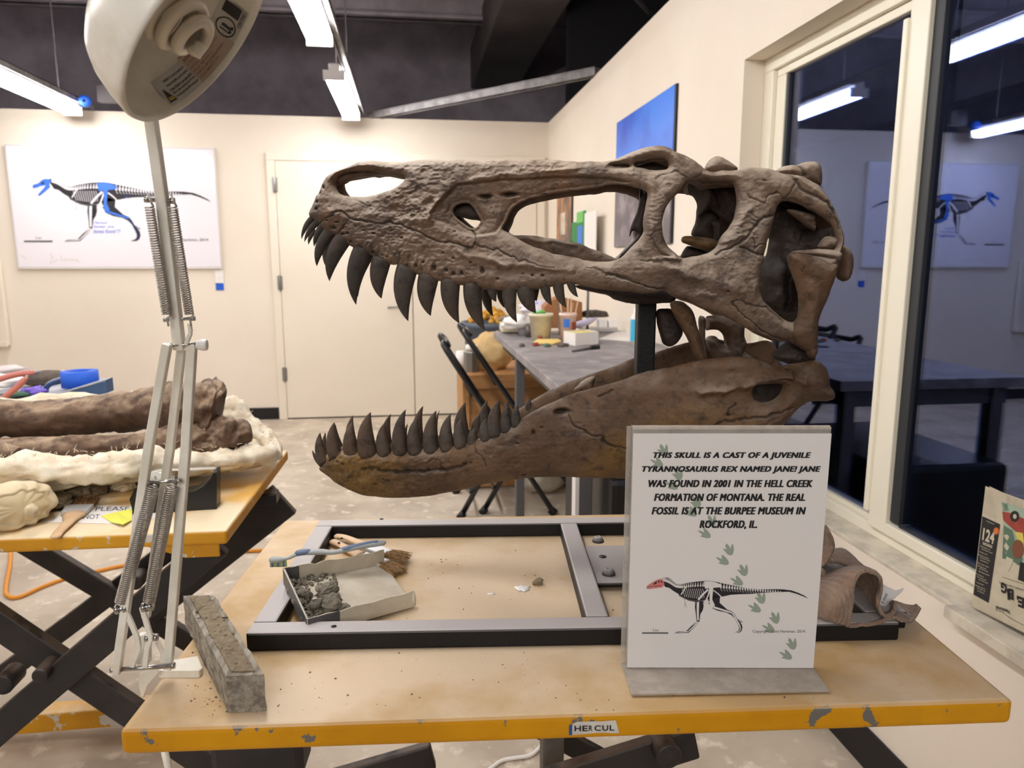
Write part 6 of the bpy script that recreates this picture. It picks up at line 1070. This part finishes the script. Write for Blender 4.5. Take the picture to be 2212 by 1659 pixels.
for i in range(260): s = rb.random(); p = d + (c_ - d) * s - EZ * rb.random() * .008; q = p + (d - a) * (.9 + .5 * rb.random()) + (c_ - d) * (s - .5) * .12 + EZ * (rb.random() * .006); m.tube([p, (p + q) / 2, q], [.0008, .0007, .0003], 3, caps=False)
m.build('bristles', M['bristle'], b2)['kind'] = 'stuff'
# ------------------------------------------------------------------ cart behind with tools
M['toolblue'] = mat('blue_painted_steel', (62, 92, 132), .5, c2=(54, 82, 120), scale=10, dust=(178, 176, 178), dust_amt=.6); TC = .862
cart = thing('tool_cart', 'pale topped tool cart behind the large bones at the left', 'cart', (-1.6, 2.7, 0)); m = MB(); m.box(-2.1, -1.32, 2.33, 2.74, TC - .03, TC); m.build('top', M['plate'], cart, bevel=.004)
for x in (-2.05, -1.75):
    for y in (2.38, 2.70): m = MB(); m.box(x - .02, x + .02, y - .02, y + .02, 0, TC - .03); m.build('leg', M['grey_steel'], cart)
wdg = thing('blue_tray_box', 'blue steel wedge shaped tray with a curved handle, behind the bones', 'tray', hy(150, 868, 2.3))
pr = [hy(x, y, 2.30) for x, y in ((30, 872), (70, 869), (130, 850), (229, 820), (232, 849), (150, 866))]; m = MB(); m.prism(pr, V3(0, .05, 0)); m.build('tray_body', M['toolblue'], wdg, bevel=.002)
m = MB(); m.tube(resample([hy(x, y, 2.42) for x, y in ((99, 852), (100, 838), (110, 828), (135, 819), (148, 818), (157, 828), (161, 836))], 30), .0085, 12); m.build('handle', M['toolblue'], wdg)
for x, y in ((97, 854), (168, 832)): p = hy(x, y, 2.42); m = MB(); m.lathe([(.001, .004), (.022, .003), (.024, 0)], p, EZ, 20); m.build('handle_foot', M['steel'], wdg)
p = hy(174, 830, 2.40); m = MB(); m.lathe([(.030, 0), (.052, 0), (.052, .048), (.030, .048), (.030, 0)], p - EZ * .006, V3(0, 0, 1), 40); tag(m.build('tape_roll', M['bluetape']), 'large roll of blue tape standing on the blue steel tray', 'tape')
plr = thing('pliers', 'pliers with two pink rubber handles lying on the blue tray', 'pliers', hy(40, 815, 2.3)); m = MB(); m.tube(resample([hy(x, y, 2.25) for x, y in ((-30, 828), (5, 817), (40, 808), (74, 805))], 20), [.008] * 4 + [.0085] * 14 + [.006] * 2, 12); m.build('handle', mat('pink_rubber', (196, 122, 112), .5), plr)
m = MB(); m.tube(resample([hy(x, y, 2.22) for x, y in ((-10, 880), (10, 858), (35, 838), (57, 816))], 20), [.008] * 4 + [.0085] * 14 + [.006] * 2, 12); m.build('handle', bpy.data.materials['pink_rubber'], plr); m = MB(); m.tube([hy(57, 816, 2.24), hy(66, 808, 2.26), hy(84, 803, 2.3)], [.006, .008, .004], 10); m.build('jaw', M['steel'], plr)
def lumpy(name, label, cat, x, y, Y, rad, col, seed, amp=.25, flat=.6):
    v, q = blob(hy(x, y, Y), rad, amp, 2.4, seed, 20, 30, flat); return tag(place(fastmesh(name, v, q, [col if not isinstance(col, str) else M[col]]), name), label, cat)
lumpy('rolled_pouch', 'grey brown rolled pouch behind the curved blue handle', 'pouch', 105, 819, 2.60, (.085, .05, .028), mat('brown_canvas', (104, 92, 82), .9, c2=(84, 74, 66), scale=20), 3, .12)
lumpy('glove', 'purple rubber glove bundled on the blue tray', 'glove', 72, 847, 2.38, (.034, .03, .016), mat('purple_rubber', (118, 92, 196), .5), 5, .45)
lumpy('green_cloth', 'dark green cloth scrap on the tray under the pink handle', 'cloth', 35, 852, 2.36, (.042, .03, .008), mat('green_cloth', (70, 100, 82), .8), 7, .3)
lumpy('paper_towel', 'crumpled white paper towel behind the pink handles', 'paper', 8, 825, 2.45, (.06, .04, .024), 'plate', 9, .3)
lumpy('plastic_bag', 'clear grey plastic bag at the far left edge above the pink handles', 'bag', 12, 803, 2.6, (.075, .05, .018), mat('grey_film', (190, 178, 174), .4), 11, .3)
m = MB(); a = hy(45, 800, 2.75); c_ = hy(160, 803, 2.75); m.box(a[0], c_[0], 2.68, 2.735, TC, a[2]); tag(m.build('white_box', M['plate'], bevel=.004), 'low white box behind the rolled pouch on the tool cart', 'box')
m = MB(); m.prism([hy(x, y, Y) for x, y, Y in ((-40, 872, 2.28), (60, 868, 2.29), (228, 820, 2.30), (226, 816, 2.5), (120, 828, 2.6), (-40, 846, 2.6))], -EZ * .004); m.build('tray_top', mat('dusty_blue_top', (186, 186, 190), .6, c2=(150, 158, 172), scale=12), wdg)
# ------------------------------------------------------------------ grey workbench and what stands on it
M['bench'] = mat('grey_bench_top', (150, 144, 144), .5, c2=(126, 120, 122), scale=5, c3=(172, 166, 164), s3=9, bump=.15, bscale=60); M['bench_leg'] = mat('grey_bench_leg', (92, 90, 92), .5)
BT = .92; bench = thing('workbench', 'long grey workbench along the right wall behind the skull', 'table', (.8, 3.1, 0))
m = MB(); m.box(hz(1066, 716, BT)[0], XR - .004, hz(1210, 838, BT)[1], hz(1066, 716, BT)[1], BT - .035, BT); m.build('bench_top', M['bench'], bench, bevel=.003)
m = MB(); m.box(.49, 1.12, 2.18, 3.98, BT - .09, BT - .035); m.build('under_rail', M['bench_leg'], bench)
for x0, x1, y in ((.452, .49, 3.2), (1.08, 1.12, 3.2)): m = MB(); m.box(x0, x1, y - .022, y + .022, 0, BT - .035); m.build('leg', M['bench_leg'], bench, bevel=.002)
for x0, x1, y in ((.510, .552, 2.17), (1.08, 1.12, 2.17)): m = MB(); m.box(x0, x1, y, y + .05, 0, BT - .035); m.build('leg', M['bench_leg'], bench, bevel=.002)
m = MB(); m.box(.497, .509, 2.17, 2.22, 0, BT - .09); m.build('side_strip', M['fixture'], bench)
m = MB(); m.box(.575, 1.06, 2.04, 2.7, .01, .66); tag(m.build('black_bin', M['black_plastic'], bevel=.02), 'black storage bin under the near end of the grey workbench', 'bin')
def ben(x, y): return hz(x, y, BT)
def bucket(px_, py_, r0, r1, h, name, label, col, cat='bucket', z=BT):
    c_ = hz(px_, py_, z); t = thing(name, label, cat, c_); m = MB(); m.lathe([(.001, .001), (r0, .001), (r1, h), (r1 * 1.05, h), (r1 * 1.05, h - .014), (r1 * 1.0, h - .014), (r1 * .96, h), (r0 * .95, .006), (.001, .006)], c_, EZ, 36); m.build('shell', col, t); return t, c_
M['cream_plastic'] = mat('cream_plastic', (232, 224, 196), .5, c2=(222, 212, 182), scale=30); M['pink_plastic'] = mat('pale_pink_cup', (236, 208, 200), .5)
tb1, cb1 = bucket(1168, 734, .046, .058, .13, 'plaster_bucket', 'cream plastic bucket on the grey bench with green matter on its rim', M['cream_plastic']); m = MB(); m.tube([cb1 + V3(-.043, -.03, .135), cb1 + V3(0, -.04, .141), cb1 + V3(.016, -.04, .135)], [.006, .009, .005], 10); m.build('green_scrap', M['folder_lime'], tb1); m = MB(); m.lathe([(.001, .010), (.010, .008), (.012, 0)], cb1 + V3(-.012, -.050, .012), V3(0, -1, 0), 16); m.build('red_seal', M['news_red'], tb1)
tb2, cb2 = bucket(1226, 736, .032, .041, .135, 'paper_cup', 'tall pale pink cup with a blue square holding wooden sticks', M['pink_plastic'], 'cup'); m = MB(); m.add([cb2 + V3(.040 * math.sin(a), -.040 * math.cos(a), z) for z in (.068, .108) for a in (-.75, -.4, .0)], [(0, 1, 4, 3), (1, 2, 5, 4)]); m.build('blue_square', M['print_blue'], tb2, solid=.002)
m = MB(); m.add([cb2 + V3(.0405 * math.sin(a), -.0405 * math.cos(a), z) for z in (.056, .092) for a in (.35, .8, 1.2)], [(0, 1, 4, 3), (1, 2, 5, 4)]); m.build('red_mark', M['news_red'], tb2, solid=.002)
for i, (dx, dz) in enumerate(((-.035, .06), (.0, .09), (.015, .095), (.045, .075), (.02, .06))):
    s = MB(); s.cyl(cb2 + V3(dx * .3, 0, .02), cb2 + V3(dx * 1.1, 0, .135 + dz * .8), .003, n=8); tag(s.build('stir_stick', M['handle_wood']), 'thin wooden stick standing in the pale pink cup', 'stick', 'sticks in the pink cup')
bx = thing('small_box', 'open white cardboard box with a yellow sponge on the grey bench', 'box', ben(1255, 745)); a, b_, c_ = ben(1218, 741), ben(1243, 747), ben(1292, 743); d = a + (c_ - b_); m = MB()
for p, q in ((a, b_), (b_, c_), (c_, d), (d, a)): m.add([p, q, q + EZ * .058, p + EZ * .058], [(0, 1, 2, 3)])
m.add([a + EZ * .002, b_ + EZ * .002, c_ + EZ * .002, d + EZ * .002], [(0, 1, 2, 3)]); m.build('box_wall', M['plate'], bx, solid=.003)
ce = (a + c_) / 2; m = MB(); m.obox(ce + EZ * .042, (c_ - b_) * .85, (b_ - a) * .8, EZ * .028); tag(m.build('sponge', mat('yellow_sponge', (226, 208, 120), .9), bevel=.006), 'yellow sponge lying inside the open white box', 'sponge')
m = MB(); m.prism([ben(x, y) + EZ * .004 for x, y in ((1295, 733), (1330, 718), (1410, 719), (1440, 738), (1380, 740))], -EZ * .003); tag(m.build('paper_sheets', M['plate']), 'white paper sheets lying on the grey bench near the steel post', 'papers')
m = MB(); m.prism([ben(x, y) + EZ * .003 for x, y in ((1153, 743), (1160, 737), (1205, 736), (1213, 741), (1195, 746), (1160, 745))], EZ * .008); tag(m.build('yellow_scraper', mat('yellow_plastic', (236, 206, 128), .6), bevel=.002), 'pale yellow flat piece on the bench in front of the cream bucket', 'scraper')
for i, (x, y, col, lb) in enumerate([(1127, 749, 'rock', 'small dark pebble leftmost in the row on the grey bench'), (1157, 748, 'news_red', 'small dark red pebble in the row on the grey bench'), (1182, 750, 'news_green', 'small green pebble in the row on the grey bench'), (1211, 750, 'rock', 'grey pebble beside the corner of the white box'), (1222, 749, 'grey_steel', 'grey metal piece touching the white box')]):
    v, q = blob(ben(x, y) + EZ * .008, (.016, .012, .009), .3, 2, 60 + i, 10, 14, .6); tag(place(fastmesh('pebble', v, q, [M[col]]), 'pebble'), lb, 'pebble')
t = thing('dental_pick', 'dark handled tool lying diagonally on the grey bench', 'tool', ben(1262, 757)); m = MB(); m.tube([ben(1236, 761) + EZ * .005, ben(1275, 755) + EZ * .006], [.004, .006], 8); m.build('blade', M['grey_steel'], t); m = MB(); m.tube([ben(1275, 755) + EZ * .007, ben(1292, 753) + EZ * .009], [.008, .012], 10); m.build('handle', M['black_plastic'], t)
m = MB(); c_ = ben(1130, 725); m.lathe([(.001, 0), (.024, 0), (.024, .08), (.019, .088), (.019, .104), (.001, .104)], c_, EZ, 24); tag(m.build('glass_jar', mat('grey_glass_jar', (176, 170, 176), .2, spec=.7)), 'grey glass jar left of the cream bucket', 'jar')
m = MB(); c_ = ben(1142, 728); m.lathe([(.001, 0), (.018, 0), (.018, .056), (.001, .056)], c_, EZ, 20); tag(m.build('dark_can', mat('dark_can', (96, 90, 88), .4, .3)), 'small dark can against the cream bucket', 'can')
lumpy('white_bag', 'crumpled white plastic bag behind the glass jar on the bench', 'bag', 1118, 698, 3.76, (.085, .06, .042), 'plate', 21, .3); lumpy('dark_lump', 'dark rock lump on a white dish at the bench corner', 'lump', 1098, 690, 3.92, (.05, .04, .024), 'sediment', 22, .3)
m = MB(); m.obox(hy(1105, 705, 3.90), (.12, 0, 0), (0, .11, 0), (0, 0, .055)); tag(m.build('white_dish', M['cream_plastic'], bevel=.01), 'small white dish at the far corner of the bench', 'dish')
lumpy('clear_bag', 'pale crinkled bag with blue print behind the cream bucket', 'bag', 1160, 668, 3.88, (.09, .06, .047), mat('pale_film', (224, 218, 226), .3, c2=(90, 100, 196), scale=9, lo=.66, hi=.7), 23, .35)
lumpy('bark_piece', 'dark rough bark-like bone lying behind the pink cup', 'bone', 1283, 679, 3.84, (.075, .045, .024), mat('dark_bark', (98, 90, 80), .9, c2=(70, 64, 58), scale=60, bump=.8), 24, .3)
m = MB(); m.tube([hy(1248, 702, 3.56), hy(1272, 694, 3.60), hy(1292, 686, 3.64)], [.017, .017, .003], 14); tag(m.build('glue_tube', mat('lilac_tube', (196, 190, 214), .4, c2=(70, 80, 160), scale=22, lo=.62, hi=.66)), 'lilac and white squeeze tube lying right of the pink cup', 'tube')
for i, (x, lb) in enumerate(((1300, 'pale grey plastic box, left one of the pair near the wall'), (1322, 'white plastic box, right one of the pair near the wall'))): m = MB(); m.obox(hy(x, 698, 3.64), (.045, 0, 0), (0, .05, 0), (0, 0, .04)); tag(m.build('plastic_box', M[('grey_steel', 'plate')[i]] if i else M['fixture'], bevel=.003), lb, 'box')
m = MB(); a = ben(1262, 720); m.obox(a + V3(.09, .06, .014), (.20, 0, 0), (0, .09, 0), (0, 0, .028)); tag(m.build('clear_tray', mat('clear_plastic_tray', (204, 208, 212), .15, alpha=.55), bevel=.004), 'clear plastic tray lying behind the white box', 'tray')
t = thing('spray_bottle', 'tall bottle with a bright blue label partly behind the steel post', 'bottle', hy(1372, 717, 3.25)); c_ = V3(hy(1374, 717, 3.25)[0], 3.25, BT); m = MB(); m.lathe([(.001, 0), (.026, 0), (.026, .13), (.012, .15), (.012, .17), (.001, .17)], c_, EZ, 24); m.build('bottle_body', M['plate'], t); m = MB(); m.lathe([(.0268, .02), (.0268, .12)], c_, EZ, 24); m.build('label_band', mat('sky_blue_label', (70, 178, 216), .4), t)
cbx = thing('cardboard_box', 'brown cardboard box standing at the back of the grey bench', 'box', hy(1210, 709, 3.76)); m = MB(); a, c_ = hy(1176, 655, 5.45), hy(1268, 740, 5.45); m.prism([hy(x, y, 3.74) for x, y in ((1174, 709), (1176, 662), (1190, 650), (1212, 640), (1258, 653), (1258, 709))], V3(0, .12, 0)); m.build('carton', mat('brown_cardboard', (168, 116, 78), .85, c2=(150, 102, 66), scale=5), cbx, bevel=.004)
m = MB(); a = hy(1209, 642, 3.735); m.box(a[0] - .005, a[0] + .005, 3.734, 3.74, .83, a[2]); m.build('carton_edge', M['oldwood'], cbx)
m = MB(); a = hy(1274, 640, 3.72); m.cyl((a[0] - .01, 3.72, BT), (a[0] - .01, 3.72, a[2] + .06), .007, n=8); tag(m.build('thin_pole', M['grey_steel']), 'thin dark pole standing on the bench right of the brown box', 'pole')
# bin and crate
bin_ = thing('storage_tub', 'blue grey plastic tub heaped with yellow pieces behind the wooden crate', 'tub', (.585, 5.42, 0)); m = MB(); m.lathe([(.001, .01), (.17, .01), (.205, .82), (.228, .825), (.228, .86), (.205, .86), (.16, .03), (.001, .03)], (.585, 5.42, 0), EZ, 40); m.build('shell', mat('slate_plastic', (86, 96, 112), .5), bin_)
rg2 = np.random.default_rng(9)
for i in range(60):
    a = rg2.random() * 6.28; r_ = .17 * rg2.random() ** .5; c_ = V3(.585 + r_ * math.cos(a), 5.42 + r_ * math.sin(a), .86 + .10 * (1 - r_ / .17) + .01 * rg2.random()); v, q = blob(c_, (.024, .024, .02), .15, 2, i, 8, 10)
    o = place(fastmesh('yellow_piece', v, q, [M['yellow_ball'] if 'yellow_ball' in M else M.setdefault('yellow_ball', mat('amber_pieces', (214, 166, 60), .5, c2=(190, 130, 40), scale=20))]), 'yellow_piece'); tag(o, 'small amber yellow piece in the blue grey tub', 'piece', 'yellow pieces in the tub')
M['plywood'] = mat('plywood', (186, 138, 88), .6, c2=(168, 120, 72), scale=4, stretch=(1, 1, 6), bump=.1, bscale=60); crate = thing('wooden_crate', 'low plywood crate on the floor under the grey bench', 'crate', (.7, 4.35, 0))
for nm, x0, x1, y0, y1, z0, z1 in (('front_board', .275, 1.10, 4.07, 4.09, .02, .645), ('side_board', .275, .295, 4.09, 4.64, .02, .645), ('top_board', .265, 1.11, 4.06, 4.65, .645, .67), ('side_board', 1.08, 1.10, 4.09, 4.64, .02, .645), ('corner_batten', .272, .31, 4.052, 4.07, .02, .645), ('top_batten', .31, 1.10, 4.052, 4.07, .59, .645), ('bottom_batten', .31, 1.10, 4.052, 4.07, .02, .07)):
    m = MB(); m.box(x0, x1, y0, y1, z0, z1); m.build(nm, M['plywood'], crate, bevel=.002)
v, q = blob((.47, 4.30, .765), (.125, .10, .12), .22, 1.6, 5, 26, 40, .9); tag(place(fastmesh('sand_bag', v, q, [mat('tan_canvas', (214, 184, 132), .85, c2=(202, 170, 118), scale=9)]), 'sand_bag'), 'bulging tan canvas bag on the plywood crate', 'bag')
v, q = blob((.38, 4.34, .815), (.035, .035, .03), .1, 2, 6, 14, 20); tag(place(fastmesh('tan_lump', v, q, [M['plywood']]), 'tan_lump'), 'small round tan lump beside the canvas bag', 'lump')
t = thing('metal_can', 'silver metal can with a white cap on the plywood crate', 'can', (.335, 4.2, .67)); m = MB(); m.lathe([(.001, 0), (.046, 0), (.046, .115), (.04, .12), (.001, .12)], (.335, 4.2, .67), EZ, 8, sm=False); m.build('can_body', M['steel'], t, bevel=.002); m = MB(); m.lathe([(.001, 0), (.034, 0), (.034, .035), (.001, .035)], (.335, 4.2, .79), EZ, 24); m.build('cap', M['plate'], t)
t = thing('paper_canister', 'white canister with a blue label behind the silver can', 'canister', (.29, 4.32, .67)); m = MB(); m.lathe([(.001, 0), (.035, 0), (.035, .10), (.001, .10)], (.29, 4.36, .67), EZ, 24); m.build('body', M['plate'], t)
for i, (x0, z0, lb) in enumerate(((.66, .67, 'pale wood offcut lying on the crate, lower of the two'), (.70, .715, 'pale wood offcut on the crate, upper of the two'))): m = MB(); m.box(x0, x0 + .22, 4.1, 4.3, z0, z0 + .044); tag(m.build('wood_offcut', M['dusty_sill'], bevel=.002), lb, 'board')
m = MB(); m.box(.60, .9, 3.9, 4.04, .40, .54); v, q = blob((.72, 3.96, .07), (.12, .07, .07), .2, 2, 3, 14, 24); tag(place(fastmesh('grey_bundle', v, q, [M['dusty_sill']]), 'grey_bundle'), 'grey cloth bundle on the floor in front of the crate', 'bundle')
# folding chairs
M['chair'] = mat('black_enamel_tube', (24, 23, 25), .3, spec=.6)
def chair(label, top, dy, ft):
    """black tube folding chair seen from behind; its long rails slope from the top left down to the right"""
    x0, z0 = top; x1, z1 = ft; t = thing('folding_chair', label, 'chair', ((x0 + x1) / 2, dy, 0), 'folding chairs by the crate'); r_ = .0145
    for k, y in enumerate((dy, dy + .42)):
        m = MB(); m.tube(resample([(x0 + .01, y + (.05 if k == 0 else -.05), z0 + .02), (x0, y, z0), (x0 + (x1 - x0) * .5, y, z0 + (z1 - z0) * .5), (x1, y, z1)], 16), r_, 10); m.build('long_rail', M['chair'], t)
        m = MB(); m.tube([(x0 + (x1 - x0) * .52, y + .02, z0 * .48), (x0 + (x1 - x0) * .12, y + .02, .012)], r_, 10); m.build('rear_leg', M['chair'], t)
        for xx, zz in ((x1, z1), (x0 + (x1 - x0) * .12, .012)): m = MB(); m.cyl((xx - .015, y + .01, .0), (xx + .01, y + .01, .03), .02, n=12); m.build('rubber_foot', M['black_rubber'], t)
    m = MB(); m.tube([(x0 + .01, dy + .05, z0 + .02), (x0 + .01, dy + .37, z0 + .02)], r_, 10); m.build('top_rail', M['chair'], t)
    m = MB(); m.tube([(x0 + (x1 - x0) * .2, dy, .14), (x0 + (x1 - x0) * .2, dy + .42, .14)], .008, 8); m.build('stretcher', M['chair'], t)
    m = MB(); m.obox((x0 + (x1 - x0) * .60, dy + .21, .40), (.34, 0, .02), (0, .38, 0), (0, 0, .025)); m.build('seat', M['chair'], t, bevel=.01)
    m = MB(); m.obox((x0 + (x1 - x0) * .17, dy + .21, z0 - .17), ((x1 - x0) * .12, 0, -z0 * .16), (0, .37, 0), (.012, 0, .006)); m.build('backrest', M['chair'], t, bevel=.004)
    return t
for lb, tp_, ft_, Y in (('black folding chair nearer the door, its rail top lower', (965, 758), (1196, 1126), 3.58), ('black folding chair nearer the bench, its rail top higher', (1012, 733), (1262, 1122), 3.64)):
    a, b_ = hy(*tp_, Y), hy(*ft_, Y); chair(lb, (a[0], a[2]), Y, (b_[0], max(b_[2], .012)))
# cables on the floor
M['orange'] = mat('orange_cable', (230, 152, 52), .5)
m = MB(); m.tube(resample([hz(x, y, .008) for x, y in ((24, 1150), (22, 1215), (14, 1262), (15, 1285), (40, 1290), (90, 1268), (140, 1250), (182, 1240), (300, 1215), (420, 1200), (490, 1193), (560, 1189), (700, 1180), (900, 1172))], 90), .008, 8)
tag(m.build('extension_cord', M['orange']), 'orange extension cord snaking over the floor under the left table', 'cord')
m = MB(); m.tube(resample([hz(x, y, .006) for x, y in ((1010, 1700), (1060, 1660), (1085, 1643), (1115, 1637), (1145, 1632), (1165, 1615), (1180, 1590), (1200, 1560))], 50), .005, 8); tag(m.build('floor_cord', M['plate']), 'white cord lying on the floor below the front table', 'cord')
m = MB(); m.tube(resample([lp(345, 1500, .02), lp(352, 1600, .03), lp(362, 1650, .02), lp(380, 1720, .02)], 20), .0045, 8); m.build('power_cord', M['enamel'], lamp)
